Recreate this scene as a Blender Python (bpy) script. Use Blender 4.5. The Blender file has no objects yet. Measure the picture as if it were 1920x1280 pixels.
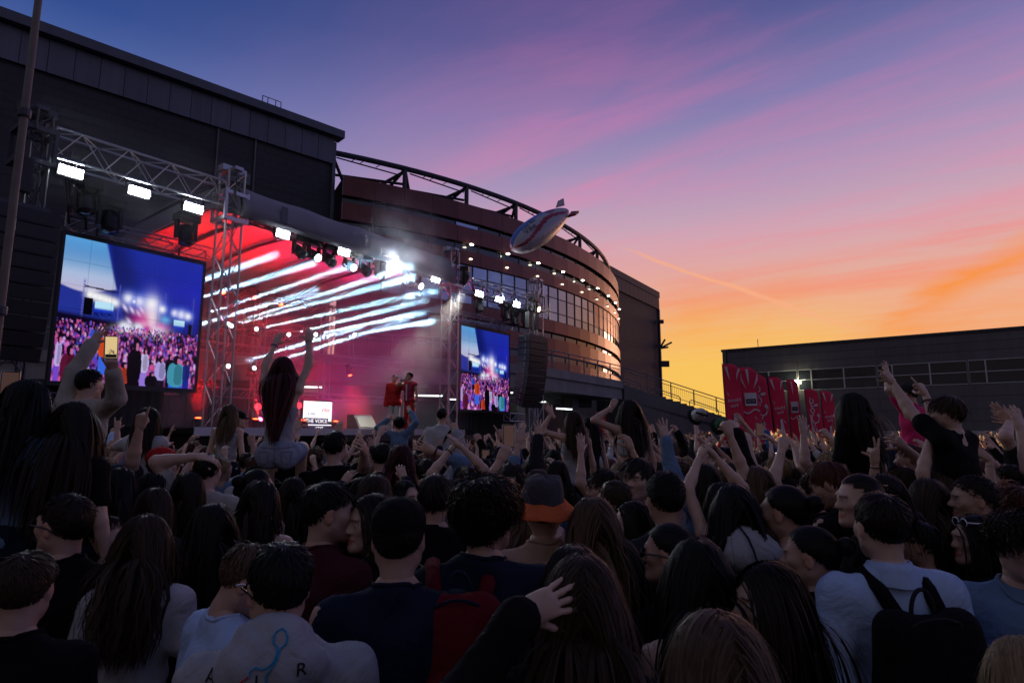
import bpy, bmesh, math, random
import numpy as np
from mathutils import Vector, Matrix, Euler, Quaternion
R_ = math.radians
rng = np.random.default_rng(7)
random.seed(7)
scn = bpy.context.scene
# ------------------------------------------------------------------ camera
F, HY, CH = 1170.0, 815.0, 1.95          # focal length in photo pixels, horizon row, eye height
PITCH = math.atan((HY - 640) / F)
cam = bpy.data.cameras.new('camera'); camo = bpy.data.objects.new('camera', cam)
scn.collection.objects.link(camo); scn.camera = camo
cam.sensor_width = 36; cam.lens = F / 1920 * 36; cam.clip_start = 0.05; cam.clip_end = 3000
camo.location = (0, 0, CH); camo.rotation_euler = (math.pi / 2 + PITCH, 0, 0)
cam.dof.use_dof = True; cam.dof.focus_distance = 14.0; cam.dof.aperture_fstop = 10.0
# ------------------------------------------------------------------ world: sunset afterglow sky
SUN_AZ, SUN_EL = R_(17.0), R_(2.5)
scn.view_settings.view_transform = 'Standard'; scn.view_settings.look = 'None'
scn.view_settings.exposure = 0.0; scn.view_settings.gamma = 1.0
world = bpy.data.worlds.new('World'); scn.world = world; world.use_nodes = True
def srgb(r, g, b):
    return tuple(((c / 255 + .055) / 1.055) ** 2.4 if c > 10 else c / 255 / 12.92 for c in (r, g, b)) + (1.0,)
class NT:
    def __init__(s, nt): s.t = nt
    def n(s, typ, **kw):
        nd = s.t.nodes.new(typ)
        for k, v in kw.items():
            if k == 'inp':
                for i, x in v.items():
                    if isinstance(x, bpy.types.NodeSocket): s.t.links.new(x, nd.inputs[i])
                    else: nd.inputs[i].default_value = x
            else: setattr(nd, k, v)
        return nd
    def math(s, op, a, b=0.0, c=0.0, clamp=False):
        return s.n('ShaderNodeMath', operation=op, use_clamp=clamp, inp={0: a, 1: b, 2: c}).outputs[0]
    def ramp(s, fac, stops, interp='LINEAR'):
        nd = s.n('ShaderNodeValToRGB', inp={0: fac}); cr = nd.color_ramp; cr.interpolation = interp
        while len(cr.elements) < len(stops): cr.elements.new(0.5)
        for e, (p, c) in zip(cr.elements, stops):
            e.position = p; e.color = c if len(c) == 4 else tuple(c) + (1,)
        return nd.outputs[0]
    def mix(s, fac, a, b, blend='MIX'):
        nd = s.n('ShaderNodeMix', data_type='RGBA', blend_type=blend); nd.clamp_factor = True
        for i, x in ((0, fac), (6, a), (7, b)):
            if isinstance(x, bpy.types.NodeSocket): s.t.links.new(x, nd.inputs[i])
            else: nd.inputs[i].default_value = x
        return nd.outputs[2]
    def link(s, a, b): s.t.links.new(a, b)
def build_sky():
    w = NT(world.node_tree); w.t.nodes.clear()
    tc = w.n('ShaderNodeTexCoord'); sep = w.n('ShaderNodeSeparateXYZ', inp={0: tc.outputs['Generated']})
    x, y, z = sep.outputs
    el = w.math('MULTIPLY', w.math('ARCSINE', z), 1 / (math.pi / 2))           # -1..1
    el0 = w.math('MAXIMUM', el, 0.0)
    hl = w.math('SQRT', w.math('ADD', w.math('MULTIPLY', x, x), w.math('ADD', w.math('MULTIPLY', y, y), 1e-5)))
    ca = w.math('DIVIDE', w.math('ADD', w.math('MULTIPLY', x, math.sin(R_(26))), w.math('MULTIPLY', y, math.cos(R_(26)))), hl)
    near = w.n('ShaderNodeMapRange', interpolation_type='SMOOTHSTEP', inp={0: ca, 1: 0.40, 2: .98}).outputs[0]
    d = 1 / 90
    sunset = w.ramp(el0, [(0, srgb(252, 162, 92)), (4 * d, srgb(252, 170, 108)), (8 * d, srgb(248, 178, 132)), (12 * d, srgb(240, 178, 152)),
                          (17 * d, srgb(214, 172, 186)), (22 * d, srgb(176, 154, 190)), (28 * d, srgb(132, 126, 178)), (34 * d, srgb(84, 92, 150)), (40 * d, srgb(60, 74, 130)),
                          (60 * d, srgb(66, 78, 126)), (90 * d, srgb(86, 96, 138))])
    away = w.ramp(el0, [(0, srgb(128, 122, 166)), (12 * d, srgb(134, 134, 186)), (20 * d, srgb(122, 128, 186)), (26 * d, srgb(86, 110, 172)), (31 * d, srgb(46, 78, 146)), (37 * d, srgb(36, 64, 128)),
                        (50 * d, srgb(52, 72, 124)), (90 * d, srgb(86, 96, 138))])
    behind = w.ramp(el0, [(0, srgb(72, 68, 74)), (14 * d, srgb(92, 86, 92)), (28 * d, srgb(104, 100, 112)), (50 * d, srgb(106, 108, 134)), (90 * d, srgb(86, 96, 138))])
    far = w.n('ShaderNodeMapRange', interpolation_type='SMOOTHSTEP', inp={0: ca, 1: -.75, 2: .35}).outputs[0]
    away = w.mix(far, behind, away)
    base = w.mix(near, away, sunset)
    # cloud sheet: direction projected on a flat layer, stretched into streaks
    zz = w.math('MAXIMUM', z, 0.02)
    px, py = w.math('DIVIDE', x, zz), w.math('DIVIDE', y, zz)
    pl = w.n('ShaderNodeCombineXYZ', inp={0: px, 1: py, 2: 0.0}).outputs[0]
    def streak(rot, sx, sy, scale, det, lo, hi, seed, dist=0.6):
        rt = w.n('ShaderNodeVectorRotate', rotation_type='Z_AXIS', inp={0: pl, 3: R_(rot)}).outputs[0]
        mp = w.n('ShaderNodeMapping', inp={0: rt, 1: (seed, seed * 1.7, 0), 3: (sx, sy, 1)}).outputs[0]
        nz = w.n('ShaderNodeTexNoise', inp={'Vector': mp, 'Scale': scale, 'Detail': det, 'Roughness': 0.55, 'Distortion': dist})
        return w.n('ShaderNodeMapRange', interpolation_type='SMOOTHSTEP', inp={0: nz.outputs[0], 1: lo, 2: hi}).outputs[0]
    c1 = streak(38, 0.34, 1.2, 1.15, 8, 0.38, 0.72, 3.1, 1.0)
    c2 = streak(33, 0.7, 2.4, 1.7, 9, 0.40, 0.76, 8.4, 1.0)
    c3 = streak(103, 0.12, 0.6, 1.0, 6, 0.47, 0.70, 1.7)
    cl = w.math('ADD', w.math('MULTIPLY', c1, 0.62), w.math('MULTIPLY', c2, 0.32))
    az2 = w.n('ShaderNodeMapRange', interpolation_type='SMOOTHSTEP', inp={0: ca, 1: 0.70, 2: 0.97}).outputs[0]
    cl = w.math('MULTIPLY', cl, w.math('MULTIPLY_ADD', az2, 0.84, 0.06))
    ccol = w.ramp(el0, [(0, srgb(255, 160, 66)), (9 * d, srgb(255, 156, 92)), (14 * d, srgb(246, 148, 138)), (20 * d, srgb(226, 146, 182)), (28 * d, srgb(196, 126, 176)),
                        (37 * d, srgb(134, 94, 152)), (55 * d, srgb(76, 80, 128)), (90 * d, srgb(86, 96, 138))])
    col = w.mix(cl, base, ccol)
    lowband = w.ramp(el0, [(0, (0, 0, 0)), (3 * d, (.6,) * 3), (7 * d, (1,) * 3), (11 * d, (.45,) * 3), (15 * d, (0, 0, 0))])
    ocol = w.ramp(el0, [(0, srgb(255, 166, 40)), (8 * d, srgb(255, 152, 56)), (18 * d, srgb(255, 138, 84))])
    col = w.mix(w.math('MULTIPLY', w.math('MULTIPLY', c3, lowband), w.math('MULTIPLY', az2, 0.8)), col, ocol)
    # yellow afterglow hugging the horizon where the sun went down
    cg = w.math('DIVIDE', w.math('ADD', w.math('MULTIPLY', x, math.sin(R_(17))), w.math('MULTIPLY', y, math.cos(R_(17)))), hl)
    gl = w.math('MULTIPLY', w.n('ShaderNodeMapRange', interpolation_type='SMOOTHSTEP', inp={0: cg, 1: .955, 2: .995}).outputs[0], w.ramp(el0, [(0, (1,) * 3), (6 * d, (.85,) * 3), (12 * d, (0, 0, 0))]))
    col = w.mix(w.math('MULTIPLY', gl, .85), col, srgb(255, 210, 92))
    # one broad lit streak low at the right, on the same layer
    kx, ky = w.math('SUBTRACT', px, 3.12), w.math('SUBTRACT', py, 4.35); s_, c_ = math.sin(R_(-104.5)), math.cos(R_(-104.5))
    wn = w.n('ShaderNodeTexNoise', inp={'Vector': pl, 'Scale': 1.1, 'Detail': 7.0, 'Roughness': .6}).outputs[0]
    kp = w.math('ADD', w.math('SUBTRACT', w.math('MULTIPLY', ky, c_), w.math('MULTIPLY', kx, s_)), w.math('MULTIPLY_ADD', wn, 0.7, -0.35))
    ka = w.math('ADD', w.math('MULTIPLY', ky, s_), w.math('MULTIPLY', kx, c_))
    kw_ = w.math('SUBTRACT', 1.0, w.math('DIVIDE', w.math('ABSOLUTE', kp), 0.30), clamp=True)
    kf = w.ramp(w.math('MULTIPLY_ADD', ka, 0.2, 0.5), [(.05, (0, 0, 0)), (.25, (.5,) * 3), (.55, (1,) * 3), (.8, (1,) * 3), (1, (0, 0, 0))])
    col = w.mix(w.math('MULTIPLY', w.math('MULTIPLY', w.math('MULTIPLY', kw_, kf), w.math('MULTIPLY_ADD', wn, 1.2, .2)), 0.95), col, srgb(255, 150, 66))
    # vapour trail: a thin line on the same layer
    tx = w.math('SUBTRACT', px, 0.54); ty = w.math('SUBTRACT', py, 3.22)
    s_, c_ = math.sin(R_(44.3)), math.cos(R_(44.3))
    wob = w.n('ShaderNodeTexNoise', inp={'Vector': pl, 'Scale': 1.3, 'Detail': 4.0}).outputs[0]
    perp = w.math('ADD', w.math('SUBTRACT', w.math('MULTIPLY', ty, c_), w.math('MULTIPLY', tx, s_)), w.math('MULTIPLY_ADD', wob, 0.16, -0.08))
    along = w.math('ADD', w.math('MULTIPLY', ty, s_), w.math('MULTIPLY', tx, c_))
    wid = w.math('MAXIMUM', w.math('MULTIPLY_ADD', along, 0.02, 0.02), 0.014)
    tr = w.math('SUBTRACT', 1.0, w.math('DIVIDE', w.math('ABSOLUTE', perp), wid), clamp=True)
    fade = w.ramp(w.math('DIVIDE', along, 6.0), [(0, (0, 0, 0)), (.05, (.7,) * 3), (.2, (1,) * 3), (.36, (.85,) * 3), (.62, (.3,) * 3), (.75, (0, 0, 0))])
    col = w.mix(w.math('MULTIPLY', w.math('MULTIPLY', tr, fade), 1.0), col, srgb(255, 178, 136))
    below = w.n('ShaderNodeMapRange', inp={0: el, 1: -0.02, 2: 0.0}).outputs[0]
    col = w.mix(below, srgb(38, 34, 40), col)
    col = w.n('ShaderNodeHueSaturation', inp={'Saturation': 1.0, 'Value': 1.0, 'Color': col}).outputs[0]
    bg = w.n('ShaderNodeBackground', inp={0: col, 1: 0.95})
    out = w.n('ShaderNodeOutputWorld'); w.link(bg.outputs[0], out.inputs[0])
build_sky()
# afterglow of the sun that has just gone down
sun = bpy.data.lights.new('sun', 'SUN'); suno = bpy.data.objects.new('sun', sun); scn.collection.objects.link(suno)
sun.energy = 0.32; sun.angle = R_(12); sun.color = (1.0, 0.50, 0.30)
sd = Vector((math.sin(R_(34)) * math.cos(SUN_EL), math.cos(R_(34)) * math.cos(SUN_EL), math.sin(R_(6))))
suno.rotation_euler = (-sd).to_track_quat('-Z', 'Y').to_euler(); suno.location = (40, 60, 40)
cy = scn.cycles
cy.use_denoising = True; cy.max_bounces = 5; cy.diffuse_bounces = 2; cy.glossy_bounces = 3; cy.transmission_bounces = 3
cy.volume_bounces = 0; cy.transparent_max_bounces = 8; cy.caustics_reflective = False; cy.caustics_refractive = False
cy.sample_clamp_indirect = 3.0; cy.use_light_tree = True
# ------------------------------------------------------------------ helpers
_f = np.array([0, math.cos(PITCH), math.sin(PITCH)]); _u = np.array([0, -math.sin(PITCH), math.cos(PITCH)])
def ray(x, y): return (x - 960) / F * np.array([1.0, 0, 0]) + (640 - y) / F * _u + _f
def PY(x, y, Y):
    d = ray(x, y); return np.array([0, 0, CH]) + d * (Y / d[1])
def PZ(x, y, z):
    d = ray(x, y); return np.array([0, 0, CH]) + d * ((z - CH) / d[2])
def proj(P):
    v = np.asarray(P, float) - np.array([0, 0, CH]); c = v @ _f
    return 960 + F * v[0] / c, 640 - F * (v @ _u) / c
COL = scn.collection
def tag(o, label=None, cat=None, group=None, kind=None):
    if label: o['label'] = label
    if cat: o['category'] = cat
    if group: o['group'] = group
    if kind: o['kind'] = kind
    return o
def link(o, parent=None, keep=True):
    COL.objects.link(o)
    if parent is not None:
        o.parent = parent
        if keep: o.matrix_parent_inverse = parent.matrix_basis.inverted()
    return o
def empty(name, loc=(0, 0, 0), rz=0.0, **kw):
    o = bpy.data.objects.new(name, None); o.empty_display_size = 0.2
    o.location = loc; o.rotation_euler = (0, 0, rz); COL.objects.link(o); return tag(o, **kw)
def mesh(name, V, Fc, mat, smooth=False):
    me = bpy.data.meshes.new(name)
    V = np.asarray(V, np.float32).reshape(-1, 3)
    if isinstance(Fc, np.ndarray):
        k = Fc.shape[1]; me.vertices.add(len(V)); me.vertices.foreach_set('co', V.ravel())
        me.loops.add(Fc.size); me.loops.foreach_set('vertex_index', Fc.astype(np.int32).ravel())
        me.polygons.add(len(Fc)); me.polygons.foreach_set('loop_start', np.arange(0, Fc.size, k, dtype=np.int32))
        me.update(calc_edges=True)
    else:
        me.from_pydata(V.tolist(), [], Fc)
    for m in (mat if isinstance(mat, (list, tuple)) else [mat]): me.materials.append(m)
    if smooth: me.polygons.foreach_set('use_smooth', np.ones(len(me.polygons), bool))
    me.update(); return me
def obj(name, me, parent=None, loc=None, keep=True):
    o = bpy.data.objects.new(name, me)
    if loc is not None: o.location = loc
    return link(o, parent, keep)
class G:                      # collects shapes for one mesh
    def __init__(s): s.v = []; s.f = []; s.n = 0; s.mi = []
    def add(s, V, Fc, mi=0):
        V = np.asarray(V, float); s.v.append(V); s.f += [[i + s.n for i in f] for f in Fc]; s.mi += [mi] * len(Fc); s.n += len(V); return s
    def box(s, c, sz, rz=0.0, mi=0, ax=None):
        h = np.array(sz) / 2
        V = np.array([[i, j, k] for k in (-1, 1) for j in (-1, 1) for i in (-1, 1)]) * h
        if ax is not None: V = V @ np.array(ax)
        elif rz: c_, s_ = math.cos(rz), math.sin(rz); V = V @ np.array([[c_, s_, 0], [-s_, c_, 0], [0, 0, 1]])
        return s.add(V + np.array(c), [[0, 2, 3, 1], [4, 5, 7, 6], [0, 1, 5, 4], [2, 6, 7, 3], [0, 4, 6, 2], [1, 3, 7, 5]], mi)
    def tube(s, pts, r, n=6, mi=0, cap=True):
        pts = np.asarray(pts, float); m = len(pts); rr = np.broadcast_to(r, (m,))
        t = np.gradient(pts, axis=0); t /= np.linalg.norm(t, axis=1)[:, None] + 1e-9
        a = np.array([0, 0, 1.0]) if abs(t[0][2]) < .9 else np.array([1.0, 0, 0]); V = []
        for i in range(m):
            b = np.cross(t[i], a); b /= np.linalg.norm(b) + 1e-9; a = np.cross(b, t[i])
            for k in range(n):
                q = 2 * math.pi * k / n; V.append(pts[i] + rr[i] * (math.cos(q) * b + math.sin(q) * a))
        Fc = [[i * n + k, i * n + (k + 1) % n, (i + 1) * n + (k + 1) % n, (i + 1) * n + k] for i in range(m - 1) for k in range(n)]
        if cap: Fc += [list(range(n))[::-1], list(range((m - 1) * n, m * n))]
        return s.add(V, Fc, mi)
    def quad(s, a, b, c, d, mi=0): return s.add([a, b, c, d], [[0, 1, 2, 3]], mi)
    def prism(s, poly, z0, z1, mi=0):
        n = len(poly); V = [[p[0], p[1], z0] for p in poly] + [[p[0], p[1], z1] for p in poly]
        return s.add(V, [list(range(n))[::-1], list(range(n, 2 * n))] + [[i, (i + 1) % n, n + (i + 1) % n, n + i] for i in range(n)], mi)
    def lathe(s, prof, n=12, c=(0, 0, 0), mi=0, ax=None):
        V = []; m = len(prof)
        for r, z in prof:
            for k in range(n):
                q = 2 * math.pi * k / n; V.append([r * math.cos(q), r * math.sin(q), z])
        V = np.array(V)
        if ax is not None: V = V @ np.array(ax)
        return s.add(V + np.array(c), [[i * n + k, i * n + (k + 1) % n, (i + 1) * n + (k + 1) % n, (i + 1) * n + k] for i in range(m - 1) for k in range(n)] + [list(range(n))[::-1], list(range((m - 1) * n, m * n))], mi)
    def me(s, name, mat, smooth=False):
        m = mesh(name, np.concatenate(s.v), s.f, mat, smooth)
        if any(s.mi): m.polygons.foreach_set('material_index', s.mi)
        return m
    def obj(s, name, mat, parent=None, smooth=False, **kw):
        return tag(obj(name, s.me(name, mat, smooth), parent), **kw)
_unit = {}
def unit_cyl(mat, n=7):
    k = ('c', mat.name, n)
    if k not in _unit: _unit[k] = G().tube([(0, 0, -.5), (0, 0, .5)], 1.0, n).me('bar', mat, False)
    return _unit[k]
def unit_box(mat):
    k = ('b', mat.name)
    if k not in _unit: _unit[k] = G().box((0, 0, 0), (1, 1, 1)).me('block', mat)
    return _unit[k]
def bar(name, p, q, r, mat, parent=None, n=7):
    p, q = Vector(p), Vector(q); d = q - p
    o = bpy.data.objects.new(name, unit_cyl(mat, n)); o.location = (p + q) / 2; o.scale = (r, r, d.length)
    o.rotation_mode = 'QUATERNION'; o.rotation_quaternion = d.to_track_quat('Z', 'Y'); return link(o, parent)
def block(name, c, sz, mat, parent=None, rz=0.0):
    o = bpy.data.objects.new(name, unit_box(mat)); o.location = c; o.scale = sz; o.rotation_euler = (0, 0, rz); return link(o, parent)
# ------------------------------------------------------------------ materials
MAT = {}
def mat(name, col, rough=0.6, metal=0.0, spec=0.5, bump=None, var=None, streak=0, fold=None, emit=None, attr=None, alpha=None, coat=0, sheen=0):
    m = bpy.data.materials.new(name); m.use_nodes = True; MAT[name] = m
    t = NT(m.node_tree); b = m.node_tree.nodes['Principled BSDF']
    b.inputs['Roughness'].default_value = rough; b.inputs['Metallic'].default_value = metal; b.inputs['Specular IOR Level'].default_value = spec
    if coat: b.inputs['Coat Weight'].default_value = coat; b.inputs['Coat Roughness'].default_value = .12
    if sheen: b.inputs['Sheen Weight'].default_value = sheen
    c = tuple(col) + (1,) if len(col) == 3 else col
    b.inputs['Base Color'].default_value = c; src = None
    tc = t.n('ShaderNodeTexCoord')
    if var:                    # (scale, amount) mottling
        nz = t.n('ShaderNodeTexNoise', inp={'Vector': tc.outputs['Object'], 'Scale': var[0], 'Detail': 6.0, 'Roughness': .6})
        oi = t.n('ShaderNodeObjectInfo')
        k = t.math('MULTIPLY_ADD', nz.outputs[0], 2 * var[1], 1 - var[1])
        if len(var) > 2: k = t.math('MULTIPLY', k, t.math('MULTIPLY_ADD', oi.outputs['Random'], 2 * var[2], 1 - var[2]))
        src = t.mix(1.0, c, t.n('ShaderNodeCombineColor', inp={0: k, 1: k, 2: k}).outputs[0], 'MULTIPLY')
    if streak:
        mp = t.n('ShaderNodeMapping', inp={0: t.n('ShaderNodeNewGeometry').outputs['Position'], 3: (1.6, 1.6, .12)}).outputs[0]
        nz = t.n('ShaderNodeTexNoise', inp={'Vector': mp, 'Scale': 1.0, 'Detail': 7.0, 'Roughness': .65}); k = t.math('MULTIPLY_ADD', nz.outputs[0], 2 * streak, 1 - streak)
        src = t.mix(1.0, src or c, t.n('ShaderNodeCombineColor', inp={0: k, 1: k, 2: k}).outputs[0], 'MULTIPLY')
    if attr:
        at = t.n('ShaderNodeVertexColor', layer_name=attr); src = t.mix(1.0, src or c, at.outputs[0], 'MULTIPLY')
    if src: t.link(src, b.inputs['Base Color'])
    if bump:                   # (scale, strength, distance)
        nz = t.n('ShaderNodeTexNoise', inp={'Vector': tc.outputs['Object'], 'Scale': bump[0], 'Detail': 5.0})
        bp = t.n('ShaderNodeBump', inp={'Strength': bump[1], 'Distance': bump[2], 'Height': nz.outputs[0]}); t.link(bp.outputs[0], b.inputs['Normal'])
        if fold:
            n2 = t.n('ShaderNodeTexNoise', inp={'Vector': tc.outputs['Object'], 'Scale': fold[0], 'Detail': 3.0, 'Distortion': 1.6}); b2 = t.n('ShaderNodeBump', inp={'Strength': fold[1], 'Distance': fold[2], 'Height': n2.outputs[0]}); t.link(b2.outputs[0], bp.inputs['Normal'])
    if emit: b.inputs['Emission Color'].default_value = tuple(emit[:3]) + (1,); b.inputs['Emission Strength'].default_value = emit[3]
    return m
M_ASPH = mat('asphalt', (.045, .044, .046), .85, bump=(40, .4, .01), var=(3, .35))
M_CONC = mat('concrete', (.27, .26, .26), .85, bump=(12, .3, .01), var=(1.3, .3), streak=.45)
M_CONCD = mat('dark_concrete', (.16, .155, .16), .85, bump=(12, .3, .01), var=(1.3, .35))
M_COPP = mat('copper_panel', (.15, .044, .036), .34, .4, var=(.6, .12, .16), streak=.3)
M_CORE = mat('core_wall', (.05, .035, .035), .7)
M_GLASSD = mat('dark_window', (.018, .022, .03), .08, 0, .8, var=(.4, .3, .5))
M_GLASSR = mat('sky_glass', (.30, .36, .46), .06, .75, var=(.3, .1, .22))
M_FRAME = mat('window_frame', (.12, .12, .13), .5, .3)
M_STEEL = mat('dark_steel', (.055, .058, .075), .55, .2, var=(2, .25))
M_CLAD = mat('grey_cladding', (.055, .054, .06), .6, var=(.35, .18, .06))
M_FASC = mat('fascia_panel', (.11, .12, .15), .5, .2, var=(.5, .15, .12), streak=.4)
M_WARE = mat('warehouse_panel', (.145, .135, .15), .65, var=(.5, .15, .07), streak=.35)
M_PALE = mat('pale_render', (.42, .43, .46), .8, var=(1.0, .2))
M_WHITEF = mat('white_frame', (.62, .63, .66), .5)
M_ALU = mat('aluminium', (.42, .42, .45), .38, .75, var=(6, .2, .1))
M_BLACK = mat('black_plastic', (.012, .012, .013), .5, var=(8, .2))
M_CLOTHB = mat('black_drape', (.008, .008, .009), .9, bump=(3, .6, .05))
M_RUST = mat('worn_pole', (.17, .14, .115), .7, .2, var=(6, .45), bump=(20, .3, .004))
def emis(name, col, s):
    m = bpy.data.materials.new(name); m.use_nodes = True; t = NT(m.node_tree); t.t.nodes.clear(); MAT[name] = m
    e = t.n('ShaderNodeEmission', inp={0: tuple(col) + (1,), 1: s}); o = t.n('ShaderNodeOutputMaterial'); t.link(e.outputs[0], o.inputs[0]); return m
E_LED = emis('led_panel_light', (.88, .96, 1.0), 130)
E_HEAD = emis('moving_head_lens', (.82, .93, 1.0), 14)
E_RED = emis('red_lens', (1.0, .05, .012), 22)
E_TUBE = emis('fluorescent_tube', (.85, 1.0, .9), 5)
E_DOWN = emis('facade_lamp', (1.0, .92, .72), 15)
def clad_grid(m, sx, sy, depth):   # fine recessed joints too small to pick apart
    t = NT(m.node_tree); b = m.node_tree.nodes['Principled BSDF']
    tc = t.n('ShaderNodeTexCoord')
    br = t.n('ShaderNodeTexBrick', offset=0.5, inp={'Vector': t.n('ShaderNodeMapping', inp={0: tc.outputs['UV']}).outputs[0], 'Scale': 1.0, 'Mortar Size': .02, 'Brick Width': sx, 'Row Height': sy, 'Color1': (1, 1, 1, 1), 'Color2': (.8, .8, .8, 1), 'Mortar': (0, 0, 0, 1)})
    bp = t.n('ShaderNodeBump', inp={'Strength': .8, 'Distance': depth, 'Height': br.outputs['Color']}); t.link(bp.outputs[0], b.inputs['Normal'])
    src = b.inputs['Base Color'].links[0].from_socket
    t.link(t.mix(.35, src, br.outputs['Color'], 'MULTIPLY'), b.inputs['Base Color'])
M_CLADG = mat('block_cladding', (.038, .037, .042), .65, var=(.35, .18))
clad_grid(M_CLADG, 1.1, .55, .02)
def uv_planar(me, ux, uy):
    uv = me.uv_layers.new(name='UVMap'); co = np.zeros(len(me.vertices) * 3, np.float32); me.vertices.foreach_get('co', co); co = co.reshape(-1, 3)
    li = np.zeros(len(me.loops), np.int32); me.loops.foreach_get('vertex_index', li)
    st = np.stack([co @ np.array(ux), co @ np.array(uy)], 1)[li]; uv.data.foreach_set('uv', st.astype(np.float32).ravel())
# ================================================================== THE SETTING
ground = G().quad((-900, -300, 0), (900, -300, 0), (900, 1500, 0), (-900, 1500, 0)).obj('ground', M_ASPH, kind='structure')
# ------------------------------------------------------------------ arena with curved copper facade
AC, AR = np.array([-37.91, 94.07]), 53.54
arena = empty('arena_building', (AC[0], AC[1], 0), label='curved copper-panelled arena with dark window strips behind the stage', cat='building')
def ring_me(name, r0, r1, z0, z1, half, m):
    V = []
    for a in (-half, half):
        c, s = math.cos(a), math.sin(a)
        V += [[r1 * c, r1 * s, z0], [r0 * c, r0 * s, z0], [r0 * c, r0 * s, z1], [r1 * c, r1 * s, z1]]
    return mesh(name, V, [[0, 1, 2, 3], [7, 6, 5, 4], [0, 3, 7, 4], [1, 5, 6, 2], [3, 2, 6, 7], [0, 4, 5, 1]], m)
def arc_strip(name, r, z0, z1, a0, a1, m, n=60, r2=None, parent=arena):
    r2 = r2 or r; V = []
    for i in range(n + 1):
        a = R_(a0 + (a1 - a0) * i / n); V += [[r * math.cos(a), r * math.sin(a), z0], [r2 * math.cos(a), r2 * math.sin(a), z1]]
    return obj(name, mesh(name, V, [[2 * i, 2 * i + 2, 2 * i + 3, 2 * i + 1] for i in range(n)], m, True), parent, keep=False)
arc_strip('core_wall', AR - .55, 0, 21.9, -62.6, 20, M_CORE)
arc_strip('roof_deck', AR - .1, 21.9, 22.3, -62.6, 20, M_STEEL, r2=AR - 14)
def spin(name, me, a, parent=arena):
    o = obj(name, me, parent, keep=False); o.rotation_euler = (0, 0, R_(a)); return o
bands = [(20.52, 22.1), (18.56, 19.95), (16.62, 17.82), (11.95, 13.12), (9.75, 11.33), (7.5, 9.1), (5.4, 7.0)]
strips = [(19.95, 20.52), (17.82, 18.56), (11.33, 11.95), (9.1, 9.75), (7.0, 7.5)]
PW = 2.72
angs = np.arange(-61.2, -6, PW)
for z0, z1 in bands:
    me = ring_me('facade_panel', AR - .22, AR, z0, z1, R_(PW / 2) - .012 / AR, M_COPP)
    for a in angs: spin('facade_panel', me, a)
for si, (z0, z1) in enumerate(strips):
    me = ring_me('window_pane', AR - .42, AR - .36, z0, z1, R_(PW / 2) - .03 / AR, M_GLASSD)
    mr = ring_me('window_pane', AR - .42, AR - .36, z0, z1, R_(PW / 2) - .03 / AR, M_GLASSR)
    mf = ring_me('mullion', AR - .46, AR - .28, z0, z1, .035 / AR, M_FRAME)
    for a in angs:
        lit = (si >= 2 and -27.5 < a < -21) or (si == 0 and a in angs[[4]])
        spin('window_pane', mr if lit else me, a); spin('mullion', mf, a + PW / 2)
GW = 1.81
ga = np.arange(-61.6, -7, GW)
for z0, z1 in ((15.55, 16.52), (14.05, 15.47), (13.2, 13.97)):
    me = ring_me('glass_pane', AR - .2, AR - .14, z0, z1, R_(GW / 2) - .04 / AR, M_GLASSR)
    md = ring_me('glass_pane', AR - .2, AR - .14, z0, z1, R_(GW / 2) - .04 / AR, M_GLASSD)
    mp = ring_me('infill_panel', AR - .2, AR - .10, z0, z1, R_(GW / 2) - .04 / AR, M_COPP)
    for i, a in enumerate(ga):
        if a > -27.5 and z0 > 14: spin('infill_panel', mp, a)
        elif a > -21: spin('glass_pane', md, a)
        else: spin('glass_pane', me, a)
mf = ring_me('mullion', AR - .3, AR - .06, 13.14, 16.6, .04 / AR, M_FRAME)
for a in ga: spin('mullion', mf, a + GW / 2)
for z in (14.01, 15.51): arc_strip('transom', AR - .10, z - .04, z + .04, -62.5, -7, M_FRAME)
# facade lamps on the second strip; added glowing ellipses below imitate their panel glare
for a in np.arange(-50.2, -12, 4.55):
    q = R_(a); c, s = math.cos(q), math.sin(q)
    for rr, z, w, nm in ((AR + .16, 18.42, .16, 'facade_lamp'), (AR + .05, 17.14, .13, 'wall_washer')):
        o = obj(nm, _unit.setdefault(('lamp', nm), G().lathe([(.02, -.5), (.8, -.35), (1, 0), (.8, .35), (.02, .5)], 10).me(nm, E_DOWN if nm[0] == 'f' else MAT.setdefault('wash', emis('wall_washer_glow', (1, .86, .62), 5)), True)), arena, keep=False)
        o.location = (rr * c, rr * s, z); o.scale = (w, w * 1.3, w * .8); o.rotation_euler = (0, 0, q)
        ob = obj('lamp_housing', _unit.setdefault('lamp_house', G().box((0, 0, 0), (1, 1, 1)).me('lamp_housing', M_STEEL)), arena, keep=False)  # also set over each glare ellipse, which has no lamp behind it
        ob.location = ((rr - .1) * c, (rr - .1) * s, z + .13); ob.scale = (.3, .22, .08); ob.rotation_euler = (0, 0, q)
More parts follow.
